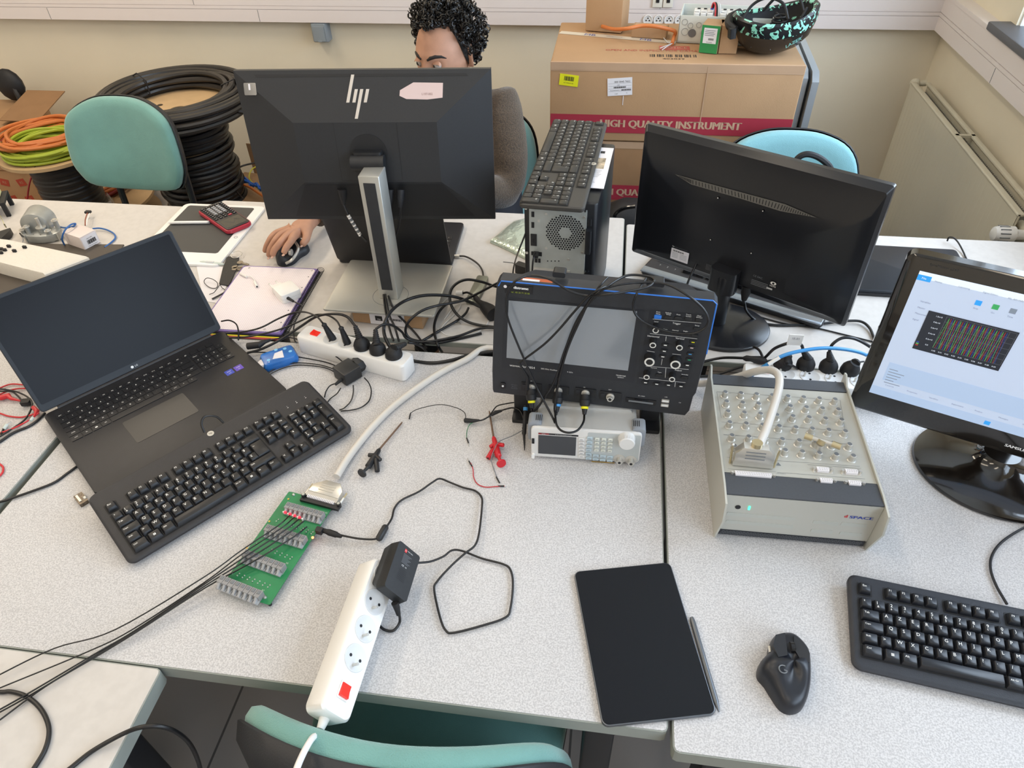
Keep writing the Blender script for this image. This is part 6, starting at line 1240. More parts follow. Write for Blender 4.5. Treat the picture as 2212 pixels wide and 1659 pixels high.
q = MB(); q.tube([(-.012, .055, .040), (-.012, .052, .040), (-.010, .0, .036), (-.010, -.004, .036)], [.036, .039, .039, .034], 'cast_metal', seg=32); part('motor_can', q, t)
q = MB(); q.prism(smooth_poly([(-.045, -.02), (-.03, -.035), (.02, -.045), (.055, -.03), (.06, -.005), (.03, .008), (-.02, .0), (-.045, -.005)], 3), .004, .026, 'cast_metal', bev=.002); 
for an in range(5): q.box((-.03 + an * .022, -.034 + .004 * (an % 2), .015), (.002, .006, .022), 'cast_metal')
part('gearbox', q, t)
for x, y, h in ((-.025, -.018, .044), (.050, .000, .050), (.036, -.030, .034), (-.042, -.014, .034)):
    q = MB(); q.cyl((x, y, 0), (x, y, h), .0065, 'cast_metal'); q.cyl((x, y, h), (x, y, h + .002), .0095, 'steel'); q.cyl((x, y, h + .002), (x, y, h + .005), .0058, 'steel', seg=6); part('mounting_post', q, t)
q = MB(); q.cyl((.012, -.014, .02), (.012, -.014, .040), .010, 'cast_metal'); q.cyl((.012, -.014, .038), (.012, -.014, .041), .014, 'steel'); q.cyl((.012, -.014, .04), (.012, -.014, .068), .0045, 'steel'); part('output_shaft', q, t)
a, b = at(171, 514, .042), at(205, 496, .042); MWb = pose(a, b) @ TR(0, 0, -.042); Lb = (b - a).length
t = thing('small_box', 'small white cardboard box with a barcode label beside the gear motor', 'box', MWb)
q = MB(); q.box((Lb / 2, .038, .0215), (Lb, .076, .041), 'pinkish_white', bev=.001) if mat('pinkish_white', '#d8ccc8', .6) else 0; part('carton', q, t)
q = MB(); F_ = TR(Lb / 2, -.0004, .021) @ RX(90); q.quad(-Lb * .45, -.017, Lb * .45, .017, .0002, 'paper', F_)
for i in range(12): q.quad(-.010 + i * .0022, -.008, -.0088 + i * .0022 + .0004 * (i % 3), .004, .0006, 'ink_black', F_)
q.text('SKU 1492', .0042, 'ink_black', F_, 0, .009, .0006); q.quad(-.012, -.0135, .018, -.0128, .0006, 'ink_black', F_); part('barcode_label', q, t)
cable('blue_cable', 'blue cable looping over the left end of the small white box', [(139, 529, .006), (134, 515, .03), (140, 498, .05), (152, 486, .055), (163, 483, .048), (158, 489, .044), (140, 492, .03), (122, 488, .01)], .0024, 'blue_cable')
cable('blue_cable', 'blue cable arching out behind the right side of the small white box', [(200, 494, .01), (215, 493, .008), (232, 497, .006), (246, 505, .005), (249, 514, .004), (240, 524, .004), (226, 534, .004)], .0024, 'blue_cable')
o = cable('servo_wire', 'brown and white servo wires ending in a black plug, behind the small box', [(184, 487, .02), (184, 476, .02), (186, 468, .02), (189, 460, .018)], .0016, 'brown_wire') if mat('brown_wire', '#8a4630', .5) else 0
q = MB(); q.tube(spline([at(187, 487, .02), at(188, 476, .02), at(191, 468, .02), at(193, 461, .018)], 5), .0014, 'white_plastic', seg=6); cpart(o, 'white_wire', q, 'white wire'); q = MB(); q.box((0, 0, 0), (.016, .012, .006), 'black_rubber', TR(*at(190, 458, .018))); cpart(o, 'plug', q)
o = cable('jumper_wire', 'tiny grey jumper wire with a black tip left of the gear motor', [(49, 523, .03), (50, 515, .025), (44, 505, .012)], .0010, 'mid_grey', seg=6); q = MB(); q.tube([at(49, 512, .02), at(43, 504, .012)], .0022, 'black_rubber', seg=8); cpart(o, 'wire_tip', q)
a = at(30, 462, 0); t = thing('breadboard', 'cream prototyping board on a black frame at the far left', 'electronics board', TR(a.x, a.y, T) @ RZ(30))
q = MB(); q.box((-.10, .03, .052), (.16, .075, .010), 'cream_board', bev=.001) if mat('cream_board', '#d8d09a', .6) else 0; part('board', q, t)
q = MB(); q.box((-.10, .03, .042), (.19, .09, .008), 'ink_black'); part('frame', q, t)
for x, y in ((-.012, .07), (-.012, -.01), (-.18, .07), (-.18, -.01)): q = MB(); q.box((x, y, .019), (.012, .010, .038), 'ink_black'); part('leg', q, t)
o = cable('jumper_wire', 'cream jumper wire with a black tip hanging off the prototyping board', [(0, 466, .05), (5, 475, .03), (9, 484, .02), (13, 492, .004)], .0009, 'cream_board', seg=6); q = MB(); q.tube([at(9, 484, .02), at(13, 491, .005)], .0018, 'black_rubber', seg=8); cpart(o, 'wire_tip', q)
P_ = mp_poly(((22, 492), (19, 500), (0, 517), (-60, 530), (-60, 505), (0, 499)), .02); q = MB(); q.loft([[(v.x, v.y, T + .001) for v in P_[::-1]], [(v.x, v.y, T + .02) for v in P_[::-1]]], 'black_plastic'); tag(q.build('black_case', origin=P_[0]), 'black wedge-shaped case at the left edge in front of the prototyping board', 'case')
# ------------------------------------------------------------ bits near the tower
foil = mat('foil', '#c3d0c4', .22, .6, bump=(90, 1.0)); P_ = [at(x, y, .01) for x, y in ((1058, 518), (1076, 503), (1092, 488), (1110, 476), (1140, 466), (1158, 500), (1150, 560), (1132, 553), (1108, 541), (1084, 529))]
q = MB(); c_ = sum(P_, Vector()) / len(P_); rg = []
for s, h in ((1, .001), (1, .003), (.96, .008), (.8, .014), (.55, .017), (.25, .018), (.04, .018)): rg.append([(c_.x + (v.x - c_.x) * s, c_.y + (v.y - c_.y) * s, T + h + (.002 * math.sin(i * 2.3 + s * 7) if .2 < s < .97 else 0)) for i, v in enumerate(P_[::-1])])
q.loft(rg, 'foil'); tag(q.build('bubble_bag', origin=c_ * 1), 'crumpled silvery bubble-wrap pouch left of the computer tower', 'pouch')
cable('mains_cable', 'thin black cable coming down the left side of the computer tower', [aty(1142, 486, 1.34), aty(1131, 515, 1.33), aty(1121, 540, 1.31), (1112, 567, .06), (1108, 592, .02), (1112, 615, .006)], .0019)
a = at(1128, 590, 0); t = thing('usb_dongle', 'small black dongle with a wire stub at the foot of the computer tower', 'adapter', TR(a.x, a.y, T) @ RZ(-25))
q = MB(); q.box((0, 0, .014), (.034, .02, .026), 'black_plastic', r=.003); part('housing', q, t); q = MB(); q.tube([(-.016, 0, .02), (-.03, 0, .022), (-.055, -.006, .02)], .0012, 'mid_grey', seg=6); part('wire_stub', q, t)
o = cable('usb_cable', 'black usb cable plugged into the lower left ports of the computer tower', [aty(1157, 546, 1.315), aty(1152, 560, 1.30), aty(1150, 580, 1.295), aty(1150, 600, 1.29), aty(1152, 620, 1.28)], .002); q = MB(); q.box((0, 0, 0), (.011, .028, .007), 'black_plastic', TR(*aty(1158, 548, 1.318))); cpart(o, 'plug', q)
# ------------------------------------------------------------ behind the right monitor
MF = TR(.74, 1.655, T); t = thing('laptop', 'closed dark laptop lying on the far right desk behind the monitors', 'laptop', MF @ RZ(-1))
q = MB(); q.prism(rrect(.34, .225, .010, 4), .001, .010, 'laptop_black', bev=.002); part('base', q, t); q = MB(); q.prism(rrect(.34, .222, .010, 4), .0105, .017, 'lid_blue', bev=.001) if mat('lid_blue', '#2b3038', .3, .3) else 0; part('lid', q, t)
cable('thin_cable', 'thin black cable crossing the far edge of the white desk by the radiator', [(2046, 521, .006), (2050, 513, .016), (2060, 514, .02), (2070, 524, .014), (2080, 542, .006), (2088, 560, .003), (2100, 580, .003)], .0022)
for lab, pts, r in (('black video cable curving right from the vented monitor\'s column towards the lit screen', [aty(1605, 646, 1.385), (1608, 655, .05), (1614, 674, .03), (1636, 694, .006), (1673, 702, .004), (1728, 702, .004), (1784, 698, .005), (1834, 693, .008), (1861, 695, .008), (1878, 708, .006), (1888, 730, .004), (1900, 760, .004)], .0032),
    ('thin black cable passing behind the round monitor base towards the right', [(1570, 662, .004), (1598, 670, .004), (1640, 684, .003), (1700, 700, .0025), (1760, 708, .0025), (1820, 722, .0025), (1885, 738, .0025)], .0018),
    ('black mains cable leaving the rear monitor base and dropping to the strip connector', [(1530, 729, .004), (1576, 737, .004), (1617, 746, .006), (1637, 754, .012), (1646, 768, .03), (1648, 780, .045)], .003)):
    o = cable('monitor_cable', lab, pts, r)
    if 'video' in lab: q = MB(); q.tube([aty(1613, 618, 1.39), aty(1611, 632, 1.388), aty(1607, 648, 1.385)], [.010, .011, .006], 'black_rubber', seg=12); cpart(o, 'plug', q)
o = cable('monitor_cable', 'black cable hanging from the back of the rear monitor left of its column', [aty(1517, 540, 1.47), aty(1504, 570, 1.44), aty(1488, 605, 1.42), aty(1479, 630, 1.41), aty(1476, 655, 1.40)], .0026); q = MB(); q.tube([aty(1519, 530, 1.475), aty(1514, 546, 1.465), aty(1509, 558, 1.455)], [.011, .010, .005], 'black_rubber', seg=12); cpart(o, 'plug', q)
mains('black mains cable with a white tag, looping up from the rear power strip', [(1735, 757, .095), (1731, 745, .11), (1718, 739, .115), (1700, 742, .11), (1673, 753, .09), (1655, 770, .06), (1640, 782, .04), (1620, 790, .03)], S3[1] if False else at(1739, 792, .048), 'round', .0032)
q = MB(); M_g = TR(*at(1716, 738, .118)); q.box((0, -.002, .006), (.028, .002, .026), 'white_plastic', M_g); q.text('1E-01', .007, 'mid_grey', M_g @ TR(0, -.0032, .010) @ RX(90)); tagp = q
t_ = bpy.data.objects[[o.name for o in bpy.data.objects if o.name.startswith('mains_cable')][-1]]
mo = [o for o in bpy.data.objects if o.get('label', '').startswith('black mains cable with a white tag')][0]; cpart(mo, 'cable_tag', tagp, 'white paper tag')
mains('black mains cable arching right from the third plug of the rear strip', [(1791, 760, .09), (1798, 744, .11), (1817, 731, .12), (1839, 730, .12), (1861, 738, .11), (1885, 753, .09), (1910, 772, .06)], at(1788, 797, .048), 'round', .0032)
mains('thin black cable from the flat fourth plug of the rear strip', [(1846, 787, .07), (1855, 783, .07), (1868, 781, .065), (1890, 785, .05), (1910, 792, .03)], at(1834, 803, .048), 'round', .0018, (.3, 0))
mains('black mains cable from the first plug of the rear strip down behind the connector box', [(1700, 786, .07), (1714, 791, .06), (1728, 802, .04), (1740, 818, .02), (1756, 840, .004), (1768, 862, .004)], at(1690, 790, .048), 'round', .0026, (.25, -.1))
o = cable('mains_cable', 'black cable with a ribbed connector running left behind the oscilloscope', [(1655, 780, .06), (1640, 777, .058), (1612, 774, .05), (1562, 773, .02), (1520, 781, .008), (1480, 790, .006), (1440, 792, .006)], .003)
q = MB(); q.tube([at(1606, 774, .05), at(1612, 774, .052), at(1622, 775, .055), at(1640, 778, .056), at(1655, 781, .058)], [.004, .0065, .006, .009, .006], 'black_rubber', seg=12); cpart(o, 'connector', q)
cable('mains_cable', 'black cable slipping under the oscilloscope side below the ribbed connector', [(1672, 778, .06), (1645, 783, .05), (1600, 793, .03), (1560, 806, .012), (1530, 812, .004), (1500, 812, .004)], .0028)
o = cable('ethernet_cable', 'bright blue network cable arching from behind the connector box to the right monitor', [(1608, 832, .02), (1616, 822, .04), (1631, 805, .07), (1661, 785, .10), (1695, 767, .12), (1742, 756, .13), (1789, 752, .13), (1839, 757, .12), (1875, 769, .10), (1920, 800, .05)], .0036, 'ethernet_blue')
q = MB(); q.tube([at(1660, 787, .10), at(1672, 779, .108), at(1684, 772, .115)], .0039, 'white_plastic', seg=10); cpart(o, 'white_band', q, 'white printed band')
cable('black_cable', 'black cable running down from the Samsung-side desk edge to the right keyboard'.replace('Samsung-side desk edge', 'right edge of the picture'), [(2260, 1120, .004), (2212, 1140, .004), (2165, 1170, .004), (2143, 1200, .004), (2140, 1230, .004), (2152, 1265, .004), (2175, 1305, .006)], .0022)
# ------------------------------------------------------------ radiator
t = thing('radiator', 'cream panel radiator below the window with a thermostat knob', 'radiator', TR(1.235, 2.64, 0))
RY0, RY1, RZ0, RZ1 = -.565, .565, .11, .706
q = MB(); N = 34; rings = []
for zz, dd in ((RZ0, 0), (RZ0 + .03, 0), (RZ0 + .05, 1), (RZ1 - .05, 1), (RZ1 - .03, 0), (RZ1, 0)):
    row = []
    for i in range(N * 6 + 1):
        u = i / (N * 6); ph = (i % 6) / 6
        row.append((-.035 - dd * (.0022 * max(0, math.sin(math.pi * 2 * ph)) - .001), RY0 + (RY1 - RY0) * u, zz))
    rings.append(row)
q.loft(rings, 'cream_metal', None, False, False, closed=False)
q.box((-.030, 0, (RZ0 + RZ1) / 2), (.006, RY1 - RY0, RZ1 - RZ0), 'cream_metal'); q.box((-.026, 0, RZ1 - .004), (.022, RY1 - RY0, .010), 'cream_metal', bev=.003); part('front_panel', q, t, ang=60)
q = MB(); q.box((.036, 0, (RZ0 + RZ1) / 2), (.010, RY1 - RY0, RZ1 - RZ0), 'cream_metal', bev=.003); q.box((.030, 0, RZ1 - .004), (.018, RY1 - RY0, .010), 'cream_metal', bev=.003)

part('rear_panel', q, t)
q = MB(); P_ = []
for i in range(181): P_.append(((-.014 if (i // 1) % 2 else .018), RY0 + .05 + i * (RY1 - RY0 - .1) / 180))
q.loft([[(x, y, RZ1 - .30) for x, y in P_], [(x, y, RZ1 - .022) for x, y in P_]], 'fin_grey', None, False, False, closed=False) if mat('fin_grey', '#8d8a80', .5) else 0; part('convector_fins', q, t, ang=1)
q = MB(); q.box((.003, .02, RZ1 - .003), (.066, .014, .008), 'cream_metal'); part('cross_strut', q, t)
q = MB(); q.cyl((0, RY1 - .03, RZ1 - .035), (0, RY1 + .03, RZ1 - .035), .014, 'cream_metal'); q.ball((-.012, RY1 + .018, RZ1 - .012), .021, 'cream_metal'); q.cyl((-.012, RY1 + .018, RZ1 - .01), (.03, RY1 + .018, RZ1 - .01), .012, 'cream_metal'); part('vent_valve', q, t)
q = MB(); q.cyl((0, RY0 + .03, RZ1 - .045), (0, RY0 - .045, RZ1 - .045), .012, 'cream_metal'); q.cyl((0, RY0 - .04, RZ1 - .045), (0, RY0 - .04, .02), .009, 'cream_metal'); part('supply_pipe', q, t)
q = MB(); C0 = Vector((-.010, RY0 - .04, RZ1 - .045)); q.tube([C0, C0 + Vector((-.03, 0, 0)), C0 + Vector((-.035, 0, 0)), C0 + Vector((-.075, 0, 0)), C0 + Vector((-.090, 0, 0)), C0 + Vector((-.096, 0, 0))], [.014, .016, .024, .024, .020, .010], 'gen_white', seg=24)
for i in range(12): a_ = 2 * math.pi * i / 12; q.box((C0.x - .066, C0.y + .0235 * math.cos(a_), C0.z + .0235 * math.sin(a_)), (.028, .003, .003), 'mid_grey')
part('thermostat_head', q, t)
# ------------------------------------------------------------ outlets
t = thing('surface_socket', 'grey surface-mounted wall socket box below the trunking', 'wall socket', TR(-1.378, 3.38, .828))
q = MB(); q.loft([[(x, 0, z) for x, z in rrect(.075, .085, .006, 3)], [(x, -.045, z) for x, z in rrect(.075, .085, .006, 3)], [(x, -.055, z) for x, z in rrect(.062, .075, .006, 3)]][::-1], 'socket_grey') if mat('socket_grey', '#8b9399', .4) else 0; part('housing', q, t)
q = MB(); q.box((0, -.056, -.004), (.054, .006, .062), 'socket_grey', r=.001); q.box((0, -.06, -.034), (.02, .004, .006), 'socket_grey'); part('flap', q, t)
for i in range(5):
    v = aty(1400 + i * 23, 37, Y1 - .062); t = thing('trunking_socket', 'round white mains socket in a row on the wall trunking behind the cartons', 'wall socket', TR(v.x, Y1 - .058, .9), 'round sockets on the trunking')
    q = MB(); q.lathe([(.021, 0), (.021, .004), (.017, .0045), (.016, .001), (.001, .001)], 'white_plastic', RX(90), 24); part('rim', q, t)
    q = MB(); 
    for x, z in ((-.007, -.002), (.007, -.002), (0, .007)): q.cyl((x, -.001, z), (x, -.0035, z), .0028, 'ink_black', seg=10)
    part('contacts', q, t)
for i in range(2):
    v = aty(1420 + i * 23, 8, Y1 - .06); t = thing('data_socket', ('left' if i == 0 else 'right') + ' ivory network socket above the round sockets on the trunking', 'wall socket', TR(v.x, Y1 - .058, .972))
    q = MB(); q.box((0, -.003, 0), (.040, .006, .045), 'ivory', bev=.001); part('plate', q, t); q = MB(); q.box((0, -.007, .002), (.014, .003, .012), 'ink_black'); part('jack', q, t)
# ------------------------------------------------------------ cartons
def carton(name, label, c, sz, yaw, m='cardboard', deco=None, cat='box', lip=True):
    t = thing(name, label, cat, TR(*c) @ RZ(yaw)); x, y, z = sz; q = MB()
    q.box((0, 0, z / 2), (x, y, z), m, bev=min(.004, z * .05)); part('carton', q, t)
    if lip: 
        q = MB(); q.box((0, -y / 2 - .0006, z - .012), (x - .004, .0016, .022), 'cardboard_light'); part('flap_edge', q, t)
    return t
BX, BY, BWx, BDp, BZ0, BZ1 = .174, 2.62, .80, .45, .755, 1.013
t = carton('instrument_carton', 'big brown carton with a red HIGH QUALITY INSTRUMENT band, topmost of its stack', (BX, BY, BZ0), (BWx, BDp, BZ1 - BZ0), .5)
WF = lambda T_: T_.matrix_world @ TR(0, 0, 0)
def front(t, y, z): return TR(0, -y / 2 - .0012, z / 2) @ RX(90)
def band(t, sz, zc, h, txt, th):
    F_ = TR(0, -sz[1] / 2 - .001, zc) @ RX(90); q = MB(); q.quad(-sz[0] / 2 + .004, -h / 2, sz[0] / 2 - .004, h / 2, .0008, 'red_band', F_) if mat('red_band', '#a32a3c', .7) else 0
    q.text(txt, th, 'band_text', F_, 0, 0, .0016) if mat('band_text', '#c8a488', .8) else 0; q.text(txt, th, 'band_text', F_, .0008, 0, .0017); part('printed_band', q, t, label='dark red printed band')
F1 = t.matrix_world @ TR(0, -BDp / 2, 0) @ RX(90)
v0 = onp(F1, 1195, 245, 2, 0); v1 = onp(F1, 1195, 283, 2, 0); tA = onp(F1, 1297, 266, 2, 0); tB = onp(F1, 1601, 270, 2, 0)
IT = TR(0, -BDp / 2 - .001, 0) @ RX(90)
q = MB(); zc, hh = (v0.y + v1.y) / 2, v0.y - v1.y; q.quad(-BWx / 2 + .002, zc - hh / 2, BWx / 2 - .002, zc + hh / 2, .0008, 'red_band', IT) if mat('red_band', '#a32a3c', .7) else 0
mat('band_text', '#c8a488', .8)
hg = glyphs('HIGH QUALITY INSTRUMENT'); s_ = (tB.x - tA.x) / hg[2]; cxx = (tA.x + tB.x) / 2
for dx in (-.0018, 0, .0018): q.text('HIGH QUALITY INSTRUMENT', s_ * 1.0, 'band_text', IT, cxx + dx, zc, .0014 + abs(dx) * .1)
part('printed_band', q, t, label='dark red printed band')
q = MB(); v = onp(F1, 1229, 173, 2, 0); M_l = IT @ TR(v.x, v.y, 0) @ RZ(-6); q.box((0, 0, .0006), (.062, .036, .001), 'yellow_label', M_l)
for i in range(11): q.quad(-.016 + i * .003, -.002, -.0145 + i * .003 + .0004 * (i % 3), .012, .0014, 'ink_black', M_l)
q.text('RT1WH1141', .006, 'ink_black', M_l, 0, -.009, .0014); part('yellow_sticker', q, t, label='yellow barcode sticker')
q = MB(); v = onp(F1, 1339, 187, 2, 0); M_l = IT @ TR(v.x, v.y, 0) @ RZ(4.5); q.box((0, 0, .0006), (.080, .056, .001), 'paper', M_l); q.text('003 3045 7652', .0085, 'ink_black', M_l, .008, .016, .0014); q.text('C200', .004, 'ink_black', M_l, -.005, .006, .0014)
for i in range(18): q.quad(-.02 + i * .0022, -.004, -.0188 + i * .0022 + .0003 * (i % 3), .001, .0014, 'ink_black', M_l); q.quad(.004 + i * .0018, -.013, .0048 + i * .0018 + .0003 * (i % 3), -.008, .0014, 'ink_black', M_l)
for y in (.011, .003, -.0055, -.0145): q.quad(-.037, y, .037, y + .0004, .0014, 'ink_black', M_l)
q.text('MUAA09SW60121', .004, 'ink_black', M_l, -.016, -.011, .0014); q.text('C200', .0045, 'ink_black', M_l, -.012, -.022, .0014); q.text('T1', .0045, 'ink_black', M_l, .022, -.021, .0014); part('shipping_label', q, t, label='white shipping label')
q = MB(); v = onp(F1, 1522, 200, 2, 0); q.box((v.x, (BZ1 - BZ0) * .6, .0006), (.003, (BZ1 - BZ0) * .75, .001), 'cardboard_light', IT); q.box((v.x - .26, .14, .0006), (.002, .03, .001), 'paper', IT); part('strap_mark', q, t)
# top prints
TPm = TR(0, 0, BZ1 - BZ0); WT_ = t.matrix_world @ TPm
def bt(px, py): v = onp(WT_, px, py, 2, 0); return v.x, v.y
q = MB(); a = bt(1457, 104); q.quad(a[0] - .05, a[1] - .020, a[0] + .05, a[1] + .020, .0008, 'red_faded', TPm) if mat('red_faded', '#b0584a', .8) else 0; q.text('NOTICE', .026, 'cardboard_light', TPm, a[0], a[1], .0014, w=.082)
a, b = bt(1312, 103), bt(1508, 112); q.text('OPEN AND INSPECT FOR DAMAGE', .026, 'red_faded', TPm, (a[0] + b[0]) / 2 + .01, (a[1] + b[1]) / 2 - .01, .0008, w=b[0] - a[0] + .03)
a, b = bt(1404, 120), bt(1506, 122)
for i in range(26):
    if i % 5 != 3: q.quad(a[0] + i * (b[0] - a[0]) / 26, a[1] - .014, a[0] + i * (b[0] - a[0]) / 26 + .0022 + .001 * (i % 3), a[1] + .012, .0008, 'ink_black', TPm)
a = bt(1455, 128); q.text('403039', .018, 'ink_black', TPm, a[0], a[1] + .002, .0008, w=.07); absorb(t.children[0], q)
q = MB(); a, b = bt(1210, 70), bt(1460, 92); M_l = TPm @ TR((a[0] + b[0]) / 2, (a[1] + b[1]) / 2, 0) @ RZ(math.degrees(math.atan2(b[1] - a[1], b[0] - a[0]))); L_ = math.hypot(b[0] - a[0], b[1] - a[1]); q.quad(-L_ / 2, -.016, L_ / 2, .016, .0008, 'tape_pale', M_l) if mat('tape_pale', '#c9bca8', .4) else 0
q.text('MB', .026, 'logo_blue', M_l, -L_ * .23, 0, .0012, w=.04); q.text('MB', .026, 'logo_blue', M_l, L_ * .25, 0, .0012, w=.04); q.text('ELECTRONIQUE', .008, 'mid_grey', M_l, -L_ * .02, 0, .0012); part('packing_tape', q, t)
q = MB(); q.box((0, -BDp / 2 + .002, BZ1 - BZ0 - .014), (BWx, .006, .03), 'cardboard_light', bev=.002); part('corrugated_rim', q, t)
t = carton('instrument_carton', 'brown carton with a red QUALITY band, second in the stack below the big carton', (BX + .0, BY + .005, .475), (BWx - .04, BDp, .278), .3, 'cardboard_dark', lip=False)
F2 = t.matrix_world @ TR(0, -BDp / 2, 0) @ RX(90); v0 = onp(F2, 1330, 399, 2, 0); v1 = onp(F2, 1330, 431, 2, 0); tA = onp(F2, 1332, 415, 2, 0)
q = MB(); zc, hh = (v0.y + v1.y) / 2, v0.y - v1.y; q.quad(-BWx / 2 + .022, zc - hh / 2, BWx / 2 - .022, zc + hh / 2, .0008, 'red_band', IT); x_ = tA.x + s_ * hg[2] / 2 - s_ * (hg[2] - glyphs('QUALITY INSTRUMENT')[2])
for dx in (-.0018, 0, .0018): q.text('HIGH QUALITY INSTRUMENT', s_, 'band_text', IT, x_ + dx, zc, .0014 + abs(dx) * .1)
part('printed_band', q, t, label='dark red printed band'); q = MB(); q.box((0, -BDp / 2 - .0004, .265), (BWx - .045, .001, .024), 'cardboard_light'); part('corrugated_rim', q, t)
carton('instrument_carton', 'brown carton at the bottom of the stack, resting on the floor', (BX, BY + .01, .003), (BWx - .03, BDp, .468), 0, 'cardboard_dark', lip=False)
ZB = BZ1 + .002
a, b = atz(1264, 67, ZB), atz(1341, 73, ZB); t = thing('small_carton', 'tall brown carton on the left end of the big carton', 'box', pose(a, b)); L_ = (b - a).length
q = MB(); q.box((L_ / 2, .055, .06), (L_, .11, .118), 'cardboard', bev=.002); q.quad(.01, .05, .05, .08, .1195, 'yellow_label'); part('carton', q, t); q = MB(); q.text('LEGRAND'[:0] + 'leoza', .012, 'ink_black', TR(L_ * .45, .03, .1197), 0, 0, 0); part('printed_mark', q, t)
a, b = atz(1363, 80, ZB), atz(1437, 85, ZB); t = thing('small_carton', 'small long flat carton between the tall carton and the plastic enclosure', 'box', pose(a, b)); L_ = (b - a).length
q = MB(); q.box((L_ / 2, .03, .016), (L_, .06, .032), 'cardboard', bev=.001); part('carton', q, t); q = MB(); q.quad(.006, .012, L_ - .006, .05, .0325, 'cardboard_light'); part('top_flap', q, t)
cable('orange_cable', 'orange cable with bare wire ends draped over the small long carton', [atz(1301, 57, ZB + .02), atz(1325, 63, ZB + .03), atz(1352, 62, ZB + .045), atz(1385, 56, ZB + .05), atz(1415, 57, ZB + .05), atz(1440, 62, ZB + .04), atz(1458, 68, ZB + .03), atz(1456, 80, ZB + .012), atz(1452, 94, ZB + .006)], .0062, 'orange_cable')
oc_ = [o for o in bpy.data.objects if o.name.startswith('orange_cable')][-1]
q = MB()
for dx, dy in ((-26, 10), (-22, 14), (-20, -14)): q.tube([atz(1452, 94, ZB + .006), atz(1452 + dx * .5, 96 + dy * .3, ZB + .006), atz(1452 + dx, 94 + dy, ZB + .004)], .0016, 'light_grey', seg=6)
cpart(oc_, 'wire_ends', q)
# plastic enclosure with breakers
a, b = atz(1462, 92, ZB), atz(1604, 99, ZB); ME = pose(a, b); t = thing('plastic_enclosure', 'open white plastic enclosure with rows of circuit breakers on the big carton', 'enclosure', ME)
mat('encl', '#c8cbc4', .4); LE, DE, HE = .30, .15, .085
q = MB()
q.box((LE / 2, .002, HE / 2), (LE, .004, HE), 'encl', bev=.001); q.box((LE / 2, DE, HE / 2), (LE, .004, HE), 'encl', bev=.001); q.box((.002, DE / 2, HE / 2), (.004, DE, HE), 'encl', bev=.001); q.box((LE - .002, DE / 2, HE / 2), (.004, DE, HE), 'encl', bev=.001); q.box((LE / 2, DE / 2, .003), (LE - .004, DE, .005), 'encl')
part('tray', q, t)
q = MB(); F_ = TR(0, -.0004, 0) @ RX(90)
for x, y, r in ((.018, .065, .009), (.038, .055, .008), (.022, .035, .011), (.065, .058, .008), (.085, .035, .010), (.13, .05, .010), (.16, .06, .008)): q.tube([(x + r * math.cos(a_), y + r * math.sin(a_), .0004) for a_ in [2 * math.pi * k / 20 for k in range(20)]], .0005, 'mid_grey', F_, seg=4, closed=True)
q.prism(circle(.013, 24, .046, .032), 0, .0008, 'mid_grey', F_); part('knockouts', q, t)
for i in range(11):
    if i == 3: continue
    q = MB(); x = .052 + i * .0215; q.box((x, .085, .052), (.0205, .055, .06), 'gen_white', bev=.001); q.box((x, .055, .07), (.018, .02, .024), 'gen_white', bev=.001); q.box((x, .0435, .062), (.008, .008, .010), 'ink_black' if i > 3 else 'gen_white'); q.box((x + .004, .10, .0825), (.010, .008, .004), 'logo_blue' if i == 2 else 'ink_black'); part('circuit_breaker', q, t)
q = MB()
for i, m in enumerate(('red_plastic', 'ink_black', 'light_grey', 'light_grey')): q.tube(spline([(.095 + .005 * i, .12, .06), (.10 + .005 * i, .105, .10), (.11 + .005 * i, .07, .095), (.116 + .006 * i, .03, .04)], 5), .0026, m, seg=6)
part('wiring', q, t)
a, b = atz(1509, 113, ZB), atz(1548, 117, ZB); L_ = (b - a).length; t = thing('small_carton', 'upright green carton with a white label in front of the plastic enclosure', 'box', pose(a, b))
q = MB(); q.box((L_ / 2, .038, .042), (L_, .076, .084), 'cardboard', bev=.001); part('carton', q, t); q = MB(); q.box((L_ / 2, -.001, .042), (L_ - .001, .001, .083), 'carton_green') if mat('carton_green', '#2f8a4c', .5) else 0; F_ = TR(L_ / 2, -.0018, .052) @ RX(90); q.quad(-L_ * .36, -.022, L_ * .36, .024, 0, 'paper', F_)
for i in range(4): q.quad(-L_ * .3, .018 - i * .005, L_ * (.25 - .05 * (i % 2)), .0165 - i * .005, .0004, 'mid_grey', F_)
for i in range(8): q.quad(-.004 + i * .0022, -.012, -.0028 + i * .0022, -.006, .0004, 'ink_black', F_)
q.text('Schneider', .005, 'dark_grey2', F_, 0, -.018, .0004); part('green_front', q, t, label='green printed front')
a, b = atz(1551, 116, ZB), atz(1590, 117, ZB); L_ = (b - a).length; t = thing('small_carton', 'upright plain brown carton between the green carton and the helmet', 'box', pose(a, b))
q = MB(); q.box((L_ / 2, .038, .042), (L_, .076, .084), 'cardboard', bev=.001); part('carton', q, t); q = MB(); q.quad(-.006, -.006, .006, .006, 0, 'carton_green', TR(L_ * .6, -.0008, .062) @ RX(90)); part('green_mark', q, t)
